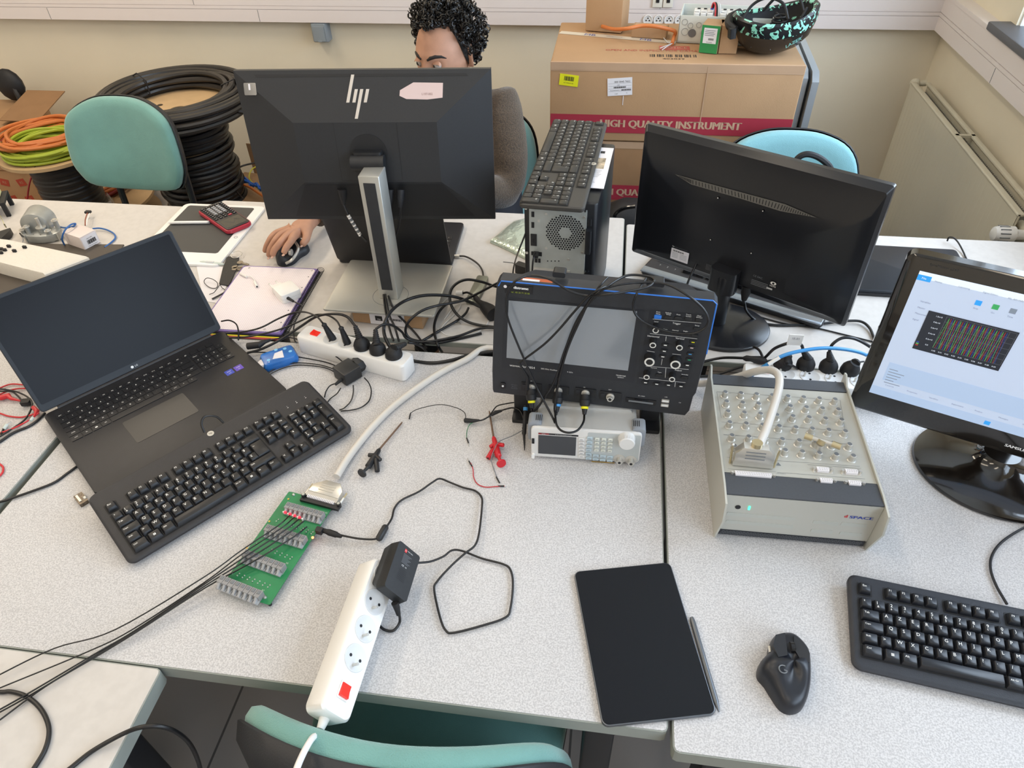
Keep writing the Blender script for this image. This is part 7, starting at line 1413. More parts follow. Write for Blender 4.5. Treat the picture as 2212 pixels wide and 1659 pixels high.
# helmet, upside down
hc = atz(1668, 122, ZB); MHt = TR(hc.x + .005, hc.y + .045, ZB + .002) @ RZ(12) @ RY(-7)
t = thing('bicycle_helmet', 'black bicycle helmet with mint pattern lying upside down on the big carton', 'helmet', MHt)
mat('helmet_black', '#15171b', .2, spec=.6)
hm = bpy.data.materials.new('helmet_mint'); hm.use_nodes = True; nt = hm.node_tree; b_ = nt.nodes['Principled BSDF']; tc = nt.nodes.new('ShaderNodeTexCoord'); wv = nt.nodes.new('ShaderNodeTexNoise'); wv.inputs['Scale'].default_value = 26; wv.inputs['Distortion'].default_value = 2.5
rp = nt.nodes.new('ShaderNodeValToRGB'); rp.color_ramp.interpolation = 'CONSTANT'; rp.color_ramp.elements[0].color = rgb('#15171b'); e_ = rp.color_ramp.elements[1]; e_.position = .545; e_.color = rgb('#8fd8c0')
nt.links.new(tc.outputs['Object'], wv.inputs['Vector']); nt.links.new(wv.outputs['Fac'], rp.inputs['Fac']); nt.links.new(rp.outputs['Color'], b_.inputs['Base Color']); b_.inputs['Roughness'].default_value = .3; MATS['helmet_mint'] = hm
def hring(s, z, k=1): return [(.132 * s * math.cos(a_), .098 * s * math.sin(a_) * k, z + (.012 * math.cos(2 * a_) if z > .06 else 0)) for a_ in [2 * math.pi * i / 40 for i in range(40)]]
q = MB(); q.loft([hring(.05, 0), hring(.35, .004), hring(.62, .018), hring(.84, .045), hring(.97, .078)], 'helmet_black', None, True, False); part('shell', q, t)
q = MB(); q.loft([hring(.965, .077), hring(1.0, .092), hring(1.01, .115), hring(.95, .122), hring(.86, .115), hring(.82, .08), hring(.6, .035), hring(.1, .022)], 'helmet_mint', None, False, True); part('patterned_rim', q, t, label='black rim with mint green pattern')
q = MB(); q.loft([hring(.84, .112), hring(.80, .075), hring(.58, .036), hring(.1, .026)], 'black_rubber', None, False, True); part('padding', q, t)
q = MB()
for z, a0, a1, dz in ((.040, 215, 262, .010), (.062, 258, 300, .012), (.05, 300, 330, .01), (.028, 250, 285, .006)):
    P_ = [(.132 * s * math.cos(R(a_)) , .098 * s * math.sin(R(a_)), z_) for s, z_, aa in () for a_ in ()]
    rA, rB = [], []
    for k in range(9):
        a_ = R(a0 + (a1 - a0) * k / 8); sA = .84 + (z - .045) / .033 * .13 if z > .045 else .62 + (z - .018) / .027 * .22
        rA.append((.132 * (sA + .012) * math.cos(a_), .098 * (sA + .012) * math.sin(a_), z + .003 * k)); rB.append((.132 * (sA + .05) * math.cos(a_), .098 * (sA + .05) * math.sin(a_), z + dz + .003 * k))
    q.loft([rA, rB], 'vent_grey', None, False, False, closed=False) if mat('vent_grey', '#5a5e66', .4) else 0
part('vent_slots', q, t)
q = MB(); q.text('LAZER', .018, 'mint', TR(.03, -.0905, .050) @ RX(118) @ RZ(16) @ RY(12), 0, 0, .002) if mat('mint', '#7fc8bc', .4) else 0; part('lettering', q, t)
q = MB()
for P_ in ([(-.10, .02, .10), (-.06, .05, .135), (-.02, .03, .155), (.02, 0, .14), (.03, -.03, .10)], [(-.02, .06, .11), (.03, .04, .16), (.07, .01, .15), (.08, -.04, .10)], [(.02, .05, .10), (.05, .0, .07), (.06, -.05, .10), (.09, -.02, .12)]): q.tube(spline(P_, 7), .0045, 'black_rubber', seg=6)
for k in range(3): q.tube([(.02 + (.018 + .006 * k) * math.cos(a_), .01 + (.018 + .006 * k) * math.sin(a_), .10 - .012 * k) for a_ in [2 * math.pi * i / 18 for i in range(18)]], .003, 'ink_black', seg=6, closed=True)
part('straps', q, t)
q = MB(); q.tube(spline([(-.135, -.03, .095), (-.145, 0, .105), (-.128, .05, .11), (-.09, .07, .115)], 5), .013, 'black_rubber', seg=8); q.box((-.145, -.03, .09), (.02, .03, .03), 'black_plastic', r=.004); part('fit_cradle', q, t)
# folded frames right of the cartons
t = thing('folded_table', 'folded grey metal table frame standing between the carton stack and the corner', 'table', TR(.63, 2.72, 0))
q = MB(); q.prism([(-.22, .003), (-.22, .93), (-.19, .955), (.16, .975), (.16, .003)], -.012, .010, 'frame_grey', Matrix(((0, 0, 1, .012), (1, 0, 0, 0), (0, 1, 0, 0), (0, 0, 0, 1)))) if mat('frame_grey', '#9da3a8', .4, .3) else 0; part('outer_panel', q, t)
q = MB(); q.prism([(-.20, .003), (-.20, .935), (-.17, .955), (.17, .975), (.17, .003)], -.010, .008, 'frame_grey', Matrix(((0, 0, 1, -.018), (1, 0, 0, 0), (0, 1, 0, 0), (0, 0, 0, 1)))); part('inner_panel', q, t)
q = MB(); q.box((-.036, .0, .45), (.012, .32, .88), 'ink_black'); part('dark_board', q, t)
# ------------------------------------------------------------ chairs
def pad(mb, P, th, bend, m, M, front=True, lean=0):
    """P outline in (x,z); pad bulges to +y"""
    cx = sum(p[0] for p in P) / len(P); cz = sum(p[1] for p in P) / len(P); rings = []
    st = ((.90, 0), (.985, .0), (1.0, .35), (.985, .7), (.94, .9), (.80, 1.0), (.5, 1.04), (.2, 1.05), (.03, 1.05)) if front else ((.05, 0), (.6, 0), (.95, .1), (1, .5), (.98, 1))
    for s, h in st:
        rings.append([(cx + (x - cx) * s, bend * ((x - cx) * s) ** 2 + th * h, cz + (z - cz) * s) for x, z in P])
    return mb.loft(rings[::-1], m, M, True, False)
def chair(label, M, teal, lean=8, low=.44, high=.85, w_=.44, sz=.47, bend=.75):
    t = thing('office_chair', label, 'chair', M); BM = TR(0, -.19, low) @ RX(lean) @ TR(0, 0, -low)
    h = high - low
    P_ = smooth_poly([(-w_ * .36, low), (0, low - .012), (w_ * .36, low), (w_ * .47, low + .05), (w_ * .5, low + h * .35), (w_ * .47, low + h * .7), (w_ * .38, high - .045), (w_ * .2, high - .008), (0, high), (-w_ * .2, high - .008), (-w_ * .38, high - .045), (-w_ * .47, low + h * .7), (-w_ * .5, low + h * .35), (-w_ * .47, low + .05)], 4)
    q = MB(); pad(q, P_, .045, bend, teal, BM); part('backrest_pad', q, t, ang=60)
    q = MB(); P2 = [(x * 1.035, (z - (low + high) / 2) * 1.03 + (low + high) / 2) for x, z in P_]
    cx, cz = 0, (low + high) / 2; rings = []
    for s, y in ((.03, -.045), (.5, -.044), (.85, -.036), (.97, -.018), (1, .004), (.985, .008)): rings.append([((x) * s, bend * (x * s) ** 2 + y, cz + (z - cz) * s) for x, z in P2])
    q.loft(rings, 'chair_black', BM, True, False) if mat('chair_black', '#25262a', .55, bump=(400, .2)) else 0; part('backrest_shell', q, t, ang=60)
    q = MB(); q.prism(smooth_poly([(-.19, -.11), (0, -.125), (.19, -.11), (.235, 0), (.225, .18), (.1, .235), (-.1, .235), (-.225, .18), (-.235, 0)], 4), sz - .045, sz, teal, bev=.015); part('seat', q, t, ang=60)
    q = MB(); q.prism(smooth_poly([(-.19, -.11), (0, -.125), (.19, -.11), (.235, 0), (.225, .18), (.1, .235), (-.1, .235), (-.225, .18), (-.235, 0)], 4), sz - .065, sz - .042, 'chair_black'); part('seat_shell', q, t, ang=60)
    for s in (-1, 1):
        q = MB(); q.tube([(s * .16, -.12, sz - .075), (s * .16, -.215, sz - .075), (s * .155, -.235, sz - .03), (s * .155, -.250, low + .02), (s * .15, -.262, low + h * .30)], .013, 'frame_black', seg=8); part('back_bar', q, t)
        for fy in (-1, 1): q = MB(); q.tube([(s * .19, fy * .16, sz - .06), (s * .225, fy * .22, .012)], .012, 'frame_black', seg=10); q.cyl((s * .225, fy * .22, .012), (s * .225, fy * .22, 0), .015, 'black_rubber'); part('leg', q, t)
    return t
chair('teal office chair pushed under the near desk, cropped by the bottom edge of the picture', TR(-.245, .536, 0) @ RZ(0), 'teal', 6, .41, .803, .51, .45, 1.05)
chair('teal office chair with scuffed backrest, in front of the cable reels', TR(-1.815, 2.15, 0) @ RZ(178), 'teal', 10, .545, .872, .45, .40)
chair('light teal chair on which the seated man sits', TR(-.50, 2.34, 0) @ RZ(183), 'teal_blue', 10, .42, .80, .46)
chair('light teal chair almost hidden behind the rear monitor at the right', TR(.56, 2.06, 0) @ RZ(180), 'teal_blue', 10, .44, .85, .46)
q = MB(); b0 = aty(1755, 372, 2.12); q.tube(spline([aty(1716, 362, 2.12), aty(1722, 343, 2.12), aty(1742, 333, 2.12), aty(1768, 340, 2.12), aty(1790, 358, 2.12), aty(1800, 380, 2.12)], 5), .0095, 'black_rubber', seg=8)
bg = q.build('black_bag', origin=b0); tag(bg, 'black bag handle sticking up in front of the light teal chair behind the rear monitor', 'bag'); q = MB(); q.ball((b0.x + .01, b0.y, .66), .12, 'black_rubber', sc=(1.1, .45, 1)); cpart(bg, 'bag_body', q)
a = aty(1352, 482, 2.10); q = MB(); q.loft([[(a.x + .02 + x, 2.15 + y, z) for x, y in rrect(.26 * k, .18 * k, .07 * k, 5)] for z, k in ((.003, .9), (.1, 1), (a.z - .2, 1), (a.z - .05, .9), (a.z + .02, .7), (a.z + .05, .35))], 'black_rubber'); q.tube(spline([aty(1326, 482, 2.05), aty(1330, 462, 2.05), aty(1348, 450, 2.05), aty(1372, 446, 2.05)], 5), .006, 'black_gloss', seg=8)
tag(q.build('backpack', origin=(a.x, 2.13, a.z)), 'dark rounded backpack between the computer tower and the rear monitor', 'backpack')
# ------------------------------------------------------------ reels and coils
def coil(mb, c, R0, n, m, r, rings=(3, 3), jit=.006, squash=1):
    for k in range(n):
        rr = R0 + random.uniform(-1, 1) * r * rings[0]; zc = c[2] + random.uniform(0, 1) * r * 2 * rings[1]
        ph = random.uniform(0, 6.28); tl = random.uniform(-jit, jit)
        mb.tube([(c[0] + rr * math.cos(a_) + jit * math.sin(2 * a_ + ph), c[1] + rr * squash * math.sin(a_) + jit * math.cos(3 * a_ + ph), zc + tl * math.sin(a_ + ph) * 2) for a_ in [2 * math.pi * i / 40 for i in range(40)]], r, m, closed=True, seg=8)
    return mb
cc = atz(385, 236, .665)
t = thing('cable_spool', 'wooden cable spool wound with black cable, standing on the floor behind the teal chair', 'cable spool', TR(cc.x, cc.y, 0))
for z in (.02, .65):
    q = MB(); Rf = .27; hole = .035
    q.loft([[(x, y, z) for x, y in circle(Rf, 48)], [(x, y, z + .016) for x, y in circle(Rf, 48)], [(x, y, z + .016) for x, y in circle(hole, 48)], [(x, y, z) for x, y in circle(hole, 48)], [(x, y, z) for x, y in circle(Rf, 48)]], 'wood', None, False, False)
    for a_ in (40, 160, 280): q.prism(circle(.012, 14, .11 * math.cos(R(a_)), .11 * math.sin(R(a_))), z + .0161, z + .0168, 'wood_dark') if mat('wood_dark', '#3a2c20', .8) else 0
    part('wooden_flange', q, t)
q = MB(); q.cyl((0, 0, .03), (0, 0, .65), .10, 'wood'); q.cyl((0, 0, .03), (0, 0, .663), hole, 'ink_black'); part('drum', q, t)
q = MB()
for k in range(26):
    z = .05 + k * .0228; q.tube([(( .165 + .008 * math.sin(k * 1.7)) * math.cos(a_) + .004 * math.sin(k), (.165 + .008 * math.sin(k * 1.7)) * math.sin(a_), z + .007 * math.sin(a_ + k)) for a_ in [2 * math.pi * i / 36 for i in range(36)]], .0125, 'black_cable', closed=True, seg=8)
part('wound_cable', q, t)
q = MB(); random.seed(3)
for k in range(15):
    lay = k % 5; zz = .68 + (k // 5) * .026; rr = .225 + lay * .021
    q.tube([(rr * math.cos(a_) + .006 * math.sin(2 * a_ + k), rr * math.sin(a_) + .006 * math.cos(3 * a_ + k * 2), zz + .008 * math.sin(a_ + k * 1.3)) for a_ in [2 * math.pi * i / 48 for i in range(48)]], .0118, 'black_cable2', closed=True, seg=8) if mat('black_cable2', '#2b2724', .38) else 0
q.tube(spline([(.30, -.06, .69), (.36, -.02, .65), (.40, -.04, .55), (.44, -.10, .47)], 6), .011, 'black_cable2', seg=8)
for a_ in (150, 20, 280): 
    q.tube([(R_ * math.cos(R(a_)), R_ * math.sin(R(a_)), z_) for R_, z_ in ((.205, .685), (.20, .745), (.26, .765), (.335, .735), (.34, .685), (.27, .672))], .003, 'ink_black', closed=True, seg=6)
cl_ = q.build('cable_coil', origin=(0, 0, .667)); cl_.matrix_world = TR(cc.x, cc.y, .668); tag(cl_, 'thick black cable coil lying on top of the tall wooden cable spool', 'cable coil')
for v in (): pass
cl_.data.transform(Matrix.Identity(4))
c2 = atz(112, 322, .50)
t = thing('cable_spool', 'wooden spool of thin black wire in torn plastic film, under the green and orange coils', 'cable spool', TR(c2.x, c2.y, 0))
for z, Rf in ((.485, .215), (.135, .235)):
    q = MB(); q.loft([[(x, y, z) for x, y in circle(Rf, 48)], [(x, y, z + .014) for x, y in circle(Rf, 48)], [(x, y, z + .014) for x, y in circle(.03, 48)], [(x, y, z) for x, y in circle(.03, 48)], [(x, y, z) for x, y in circle(Rf, 48)]], 'wood', None, False, False); part('wooden_flange', q, t)
q = MB(); q.loft([[(x, y, z + .002 * (k % 2)) for x, y in circle(.125 + .0025 * (k % 2) + .002 * math.sin(k), 40)] for k, z in enumerate([.15 + i * .0084 for i in range(40)])], 'wire_black') if mat('wire_black', '#19191b', .4) else 0; part('wound_wire', q, t, ang=10)
fm_ = bpy.data.materials.new('plastic_film'); fm_.use_nodes = True; nt = fm_.node_tree; tb = nt.nodes.new('ShaderNodeBsdfTransparent'); mxs = nt.nodes.new('ShaderNodeMixShader'); mxs.inputs[0].default_value = .35
b_ = nt.nodes['Principled BSDF']; b_.inputs['Roughness'].default_value = .15; b_.inputs['Base Color'].default_value = (.8, .8, .8, 1); nt.links.new(tb.outputs[0], mxs.inputs[1]); nt.links.new(b_.outputs[0], mxs.inputs[2]); nt.links.new(mxs.outputs[0], nt.nodes['Material Output'].inputs['Surface']); MATS['plastic_film'] = fm_
q = MB(); q.loft([[(x + .012 * math.sin(5 * i + k), y + .01 * math.cos(4 * i + k), z) for i, (x, y) in enumerate(circle(.150 - .004 * k, 30))] for k, z in enumerate((.15, .18, .21, .24))], 'plastic_film', None, False, False)
part('film', q, t, label='torn clear plastic film')

q = MB(); random.seed(5); coil(q, (c2.x, c2.y, .507), .155, 22, 'lime_cable', .0062, (6, 3.2), .008)
q.tube(spline([(c2.x - .15, c2.y - .05, .53), (c2.x - .20, c2.y - .12, .53), (c2.x - .245, c2.y - .13, .55)], 5), .006, 'lime_cable', seg=8)
q.tube([(c2.x + .02 + .03 * math.cos(a_), c2.y - .16 + .028 * math.sin(a_), .52 + .03 * math.sin(a_)) for a_ in [2 * math.pi * i / 16 for i in range(16)]], .002, 'ink_black', closed=True, seg=6)
tag(q.build('cable_coil', origin=(c2.x, c2.y, .50)), 'green and yellow striped wire coil lying on the small wooden spool', 'cable coil')
q = MB(); random.seed(8); coil(q, (c2.x - .02, c2.y + .01, .556), .165, 9, 'orange_cable', .0075, (3.5, 1.4), .012); tag(q.build('cable_coil', origin=(c2.x, c2.y, .55)), 'orange cable coil lying on top of the green and yellow coil', 'cable coil')
c3 = atz(150, 420, .09); q = MB(); random.seed(11); coil(q, (c3.x, c3.y, .152), .33, 12, 'dark_red_cable', .0075, (6, 1.8), .01) if mat('dark_red_cable', '#8c2028', .4) else 0
coil(q, (c3.x, c3.y, .178), .36, 3, 'orange_cable', .0075, (2, .5), .01)
tag(q.build('cable_coil', origin=(c3.x, c3.y, .15)), 'wide red cable coil around the foot of the small spool', 'cable coil')
o = cable('red_wire', 'single red wire bending up in front of the red labelled cartons', [atz(112, 346, .36), atz(92, 352, .36), atz(73, 372, .33), atz(63, 400, .28), atz(58, 440, .20)], .004, 'dark_red_cable')
t = thing('wooden_platform', 'low wooden cable drum lying flat on the floor under the red coil', 'cable drum', TR(c3.x + .16, min(c3.y, 2.96), 0))
q = MB(); q.prism(circle(.35, 56), .12, .134, 'wood'); part('wooden_flange', q, t); q = MB(); q.cyl((0, 0, .014), (0, 0, .12), .2, 'black_cable'); part('drum', q, t); q = MB(); q.prism(circle(.35, 56), .001, .014, 'wood'); part('wooden_flange', q, t)
q = MB(); a, b, c_, d_ = atz(152, 423, .16), atz(188, 415, .16), atz(191, 436, .16), atz(166, 440, .16); q.loft([[(v.x, v.y, .157) for v in (a, b, c_, d_)][::-1], [(v.x, v.y, .16) for v in (a, b, c_, d_)][::-1]], 'light_blue') if mat('light_blue', '#7fb4d8', .6) else 0; tag(q.build('blue_card', origin=a), 'light blue card lying at the foot of the small spool', 'card')
# labelled cartons far left
mat('rs_red', '#b04a38', .7)
def rsbox(label, px, py, Y, sz, yaw):
    v = aty(px, py, Y); t = thing('labelled_carton', label, 'box', TR(v.x, Y, 0) @ RZ(yaw)); x, y, z = sz
    return t
v = aty(20, 300, 2.95)
for k, (z0, sz, lab, yaw) in enumerate(((.003, (.46, .34, .30), 'brown carton with red square stamps, lower one of the pair at the far left', 4), (.305, (.42, .34, .22), 'brown carton with red square stamps, upper one of the pair at the far left', 2))):
    t = thing('stamped_carton', lab, 'box', TR(-3.07 + .02 * k, 3.05, z0) @ RZ(yaw)); q = MB(); q.box((0, 0, sz[2] / 2), sz, 'cardboard', bev=.003); part('carton', q, t)
    q = MB(); F_ = TR(0, -sz[1] / 2 - .001, sz[2] / 2) @ RX(90); random.seed(20 + k)
    for i in range(5):
        for j in range(3 if k == 0 else 2):
            M_l = F_ @ TR(-sz[0] / 2 + .05 + i * .088, -sz[2] / 2 + .06 + j * .09, 0) @ RZ(random.choice((12, -14, 20))); q.prism([(-.022, -.018), (.022, -.018), (.022, .018), (-.022, .018)], 0, .0005, 'rs_red', M_l); q.text('RS', .018, 'cardboard_light', M_l, 0, 0, .001)
    G_ = TR(sz[0] / 2 + .001, 0, sz[2] / 2) @ RZ(90) @ RX(90)
    for i in range(3): M_l = G_ @ TR(-.1 + i * .1, .02 - .05 * (i % 2), 0) @ RZ(15); q.prism([(-.02, -.016), (.02, -.016), (.02, .016), (-.02, .016)], 0, .0005, 'rs_red', M_l); q.text('RS', .016, 'cardboard_light', M_l, 0, 0, .001)
    if k == 0:
        M_l = F_ @ TR(.17, -.08, .001)
        for p in (((-.03, -.035), (.03, -.035)), ((-.03, .035), (.03, .035)), ((-.03, -.035), (-.03, .035)), ((.03, -.035), (.03, .035)), ((-.012, -.02), (-.012, .02)), ((.012, -.02), (.012, .02)), ((-.012, .022), (-.02, .01)), ((-.012, .022), (-.004, .01)), ((.012, .022), (.02, .01)), ((.012, .022), (.004, .01))): q.tube([(*p[0], 0), (*p[1], 0)], .0012, 'rs_red', M_l, seg=4)
    absorb(t.children[0], q)
q = MB(); v = aty(60, 250, 2.9); q.box((0, 0, 0), (.2, .25, .004), 'cardboard_dark', TR(v.x - .06, v.y + .12, v.z) @ RX(12)); tag(q.build('cardboard_flap', origin=(v.x - .06, v.y + .12, v.z)), 'loose dark cardboard flap standing above the stamped cartons at the far left', 'cardboard')
v = aty(0, 190, 3.1); q = MB(); q.ball((v.x - .03, 3.2, v.z - .02), .07, 'black_rubber', sc=(1, .6, 1.1)); q.tube(spline([(v.x, 3.18, v.z - .02), (v.x + .02, 3.16, v.z - .08), (v.x - .01, 3.16, v.z - .14), (v.x - .06, 3.16, v.z - .42)], 5), .012, 'black_rubber', seg=6); tag(q.build('dark_bag', origin=(v.x, 3.2, v.z)), 'black crumpled bag against the wall at the far left edge', 'bag')
# carton with patch cords behind the left table
v = atz(520, 400, .30); t = thing('open_carton', 'open brown carton full of coloured cables behind the centre monitor', 'box', TR(-1.62, 2.86, 0) @ RZ(-8))
q = MB(); q.box((0, 0, .13), (.40, .36, .26), 'cardboard', bev=.003); part('carton', q, t)
q = MB(); q.box((-.10, -.26, .262), (.34, .17, .004), 'cardboard', RX(0)); q.box((.0, .24, .30), (.38, .004, .16), 'cardboard'); part('flaps', q, t)
for lab, m, r, pts in (('bundle of bright blue patch cords sticking out of the open carton', 'blue_patch', .008, ((480, 372), (500, 382), (530, 392), (566, 408), (600, 425))), ('orange cable lying over the blue patch cords in the open carton', 'orange_cable', .006, ((518, 395), (540, 405), (560, 418), (580, 432))), ('thin yellow cable curling up beside the centre monitor', 'yellow_wire', .003, ((566, 355), (545, 365), (538, 382), (545, 395), (560, 410))), ('dark brown cable looping in the open carton', 'brown_cable', .0045, ((560, 350), (520, 360), (502, 380), (505, 405), (525, 430)))):
    mat('blue_patch', '#2b62b8', .4); mat('yellow_wire', '#c8c23c', .4); q = MB(); zz = .31
    n = 6 if 'bundle' in lab else 1; P0 = [atz(x, y, zz) for x, y in pts]; random.seed(len(lab))
    for k in range(n): q.tube([p + Vector((random.uniform(-.012, .012), random.uniform(-.012, .012), random.uniform(-.01, .014))) * (1 if n > 1 else 0) for p in spline(P0, 5)], r * (.6 if n > 1 else 1), m, seg=7)
    tag(q.build('patch_cords' if n > 1 else 'loose_cable', origin=P0[0]), lab, 'cable')
# ------------------------------------------------------------ the seated man
mat('skin', '#b3846a', .55, noise=(40, .06), bump=(300, .15)); mat('hair', '#14110f', .38, noise=(80, .4)); mat('brow', '#1c1512', .7)
sw = bpy.data.materials.new('sweater'); sw.use_nodes = True; nt = sw.node_tree; b_ = nt.nodes['Principled BSDF']; tc = nt.nodes.new('ShaderNodeTexCoord'); n1 = nt.nodes.new('ShaderNodeTexNoise'); n1.inputs['Scale'].default_value = 260; n1.inputs['Detail'].default_value = 3
rp = nt.nodes.new('ShaderNodeValToRGB'); rp.color_ramp.elements[0].position = .30; rp.color_ramp.elements[0].color = rgb('#33291f'); rp.color_ramp.elements[1].position = .72; rp.color_ramp.elements[1].color = rgb('#5a4938'); bp_ = nt.nodes.new('ShaderNodeBump'); bp_.inputs['Strength'].default_value = .7; bp_.inputs['Distance'].default_value = .004
nt.links.new(tc.outputs['Object'], n1.inputs['Vector']); nt.links.new(n1.outputs['Fac'], rp.inputs['Fac']); nt.links.new(rp.outputs['Color'], b_.inputs['Base Color']); nt.links.new(n1.outputs['Fac'], bp_.inputs['Height']); nt.links.new(bp_.outputs['Normal'], b_.inputs['Normal']); b_.inputs['Roughness'].default_value = .95; b_.inputs['Sheen Weight'].default_value = .3; MATS['sweater'] = sw
mat('trousers', '#23262e', .85)
HC = Vector((-.510, 2.135, 1.110)); HMt = TR(*HC) @ RZ(-24) @ RX(5)     # face looks along local -y
PM = thing('person', 'seated man with dark curly hair in a brown sweater, hand on a mouse', 'person', TR(-.5, 2.3, 0)); PI_ = PM.matrix_world.inverted()
def head_pt(u, v):
    """u azimuth (0 = face), v elevation"""
    cu, su, cv, sv = math.cos(u), math.sin(u), math.cos(v), math.sin(v)
    x = .076 * cv * su; y = -.097 * cv * cu; z = .118 * sv
    if z < 0: k = 1 + z * 2.2; x *= k * (1.02); y = y * (1 + z * .9) if y < 0 else y * (1 + z * 2.6)
    if y < 0:
        f = math.exp(-(x / .045) ** 2)
        y -= .006 * math.exp(-((z - .024) / .012) ** 2) * math.exp(-((abs(x) - .022) / .022) ** 2)   # brow
        y += .010 * math.exp(-((z - .000) / .014) ** 2) * math.exp(-((abs(x) - .032) / .014) ** 2)  # sockets
        nz = max(0, min(1, (-z + .02) / .055)) if z > -.04 else max(0, 1 + (z + .04) / .012)
        y -= .026 * nz * math.exp(-(x / (.007 + .006 * nz)) ** 2)       # nose
        y -= .005 * math.exp(-((z + .062) / .008) ** 2) * math.exp(-(x / .022) ** 2)    # lips
        y -= .008 * math.exp(-((z + .098) / .016) ** 2) * math.exp(-(x / .022) ** 2)    # chin
        y -= .004 * math.exp(-((z + .022) / .02) ** 2) * math.exp(-((abs(x) - .045) / .016) ** 2)
    return (x, y, z)
body = MB(); nu, nv = 72, 56; rings = []
for j in range(nv + 1):
    v = -math.pi / 2 + math.pi * j / nv; v = max(min(v, math.pi / 2 - .01), -math.pi / 2 + .01); rings.append([head_pt(2 * math.pi * i / nu, v) for i in range(nu)])
body.loft(rings, 'skin', HMt)
for s in (-1, 1):  # ears
    E_ = HMt @ TR(s * .076, .008, .002) @ RZ(s * 35); body.loft([[(s * .000 + 0 * x, x * .75, z) for x, z in circle(.014, 16, 0, 0, .030)], [(s * .010, x, z) for x, z in circle(.017, 16, 0, 0, .033)], [(s * .014, x, z) for x, z in circle(.016, 16, 0, 0, .031)], [(s * .010, x, z) for x, z in circle(.011, 16, 0, 0, .024)], [(s * .006, x, z) for x, z in circle(.005, 16, 0, 0, .012)]], 'skin', E_)
wr_ = at(668, 482, .045)
A = [HC + Vector((0, .012, -.06)), HC + Vector((.004, .035, -.12)), Vector((-.50, 2.20, .90)), Vector((-.50, 2.27, .70)), Vector((-.50, 2.33, .52))]
V_ = A + [Vector((-.36, 2.20, .90)), Vector((-.64, 2.20, .90)), Vector((-.77, 2.05, .80)), wr_ + Vector((.01, .05, .012)), Vector((-.345, 2.06, .71)), Vector((-.42, 1.91, .80)), Vector((-.40, 2.33, .50)), Vector((-.60, 2.33, .50)), Vector((-.39, 1.93, .50)), Vector((-.62, 1.93, .50)), Vector((-.39, 1.95, .09)), Vector((-.62, 1.95, .09))]
E_ = [(4, 3), (3, 2), (2, 1), (1, 0), (2, 5), (2, 6), (6, 7), (7, 8), (5, 9), (9, 10), (4, 11), (4, 12), (11, 13), (12, 14), (13, 15), (14, 16)]
Rr = [.05, .052, .10, .11, .12, .055, .055, .042, .028, .042, .030, .08, .08, .06, .06, .04, .04]
order = [4] + [i for i in range(17) if i != 4]; idx = {o_: n_ for n_, o_ in enumerate(order)}
Vb, Fb = skin([V_[i] for i in order], [(idx[a], idx[b]) for a, b in E_], [Rr[i] for i in order], 2); body.add(Vb, Fb, 'skin')
# right hand on the mouse: palm + five skinned fingers
palm = [at(668, 484, .045), at(655, 494, .056), at(640, 500, .062), at(626, 504, .062)]
K = dict(i=at(634, 510, .062), m=at(620, 510, .066), r=at(606, 508, .060), p=at(596, 504, .050))
W0 = [wr_ + Vector((.02, .07, .015)), wr_ + Vector((.005, .02, .004)), at(654, 492, .052)]
Vh = [W0[2], W0[1], W0[0], K['i'], K['m'], K['r'], K['p']]; Eh = [(0, 1), (1, 2), (0, 3), (0, 4), (0, 5), (0, 6)]; Rh = [.021, .023, .026, .0125, .0125, .012, .011]
def fing(base, pts, rs):
    prev = base
    for p_, r_ in zip(pts, rs): Vh.append(at(*p_)); Rh.append(r_); Eh.append((prev, len(Vh) - 1)); prev = len(Vh) - 1
fing(3, ((628, 522, .072), (617, 536, .062), (612, 549, .050)), (.0098, .0090, .0078))
fing(4, ((606, 524, .070), (592, 540, .054), (588, 554, .036)), (.0100, .0092, .0080))
fing(5, ((594, 520, .062), (583, 538, .042), (580, 556, .018)), (.0095, .0086, .0076))
fing(6, ((585, 514, .050), (575, 532, .030), (571, 546, .012)), (.0088, .0078, .0068))
fing(0, ((664, 503, .050), (661, 518, .048), (651, 531, .040)), (.0135, .0110, .0092))
Vx, Fx = skin(Vh, Eh, Rh, 2); body.add(Vx, Fx, 'skin')
bo = body.mesh('body', 60); bo.transform(PI_); ob = bpy.data.objects.new('body', bo); COL.objects.link(ob); ob.parent = PM
def pp_(name, mb, label=None, ang=60): me = mb.mesh(name, ang); me.transform(PI_); o = bpy.data.objects.new(name, me); COL.objects.link(o); o.parent = PM; return o
nails = MB()
for p_ in ((612, 551, .056), (588, 556, .043), (580, 558, .025), (651, 532, .049)): nails.ball(tuple(at(*p_)), .0052, 'nail', sc=(.8, 1, .35)) if mat('nail', '#c09a88', .3) else 0
pp_('fingernails', nails)
# eyes
ey = MB(); ir = MB(); lid_ = MB(); br_ = MB()
for s in (-1, 1):
    c = Vector((s * .030, -.080, .002)); ey.ball(tuple(c), .0125, 'eye_white', HMt, 20) if mat('eye_white', '#a39890', .2) else 0
    ir.ball((c.x - .002, c.y - .0078, c.z - .001), .0068, 'iris', HMt, 16, (1, .75, 1)) if mat('iris', '#1c0f0a', .08) else 0
    lid_.loft([[(c.x + .0150 * math.cos(a_), c.y - (.0136 * math.sin(b_)) * (1 - .25 * abs(math.cos(a_))), c.z + .0035 + .0118 * math.cos(b_) * math.sin(a_) ** .5 - .0015) for a_ in [math.pi * k / 10 for k in range(11)]] for b_ in (.15, .5, .9, 1.25)], 'skin', HMt, False, False, closed=False)
    br_.tube([HMt @ (Vector(head_pt(s * u_, math.asin(z_ / .118))) * .985) for u_, z_ in ((.14, .019), (.28, .025), (.46, .028), (.66, .026), (.82, .019))], [.0034, .0050, .0050, .0040, .0016], 'brow', seg=8)
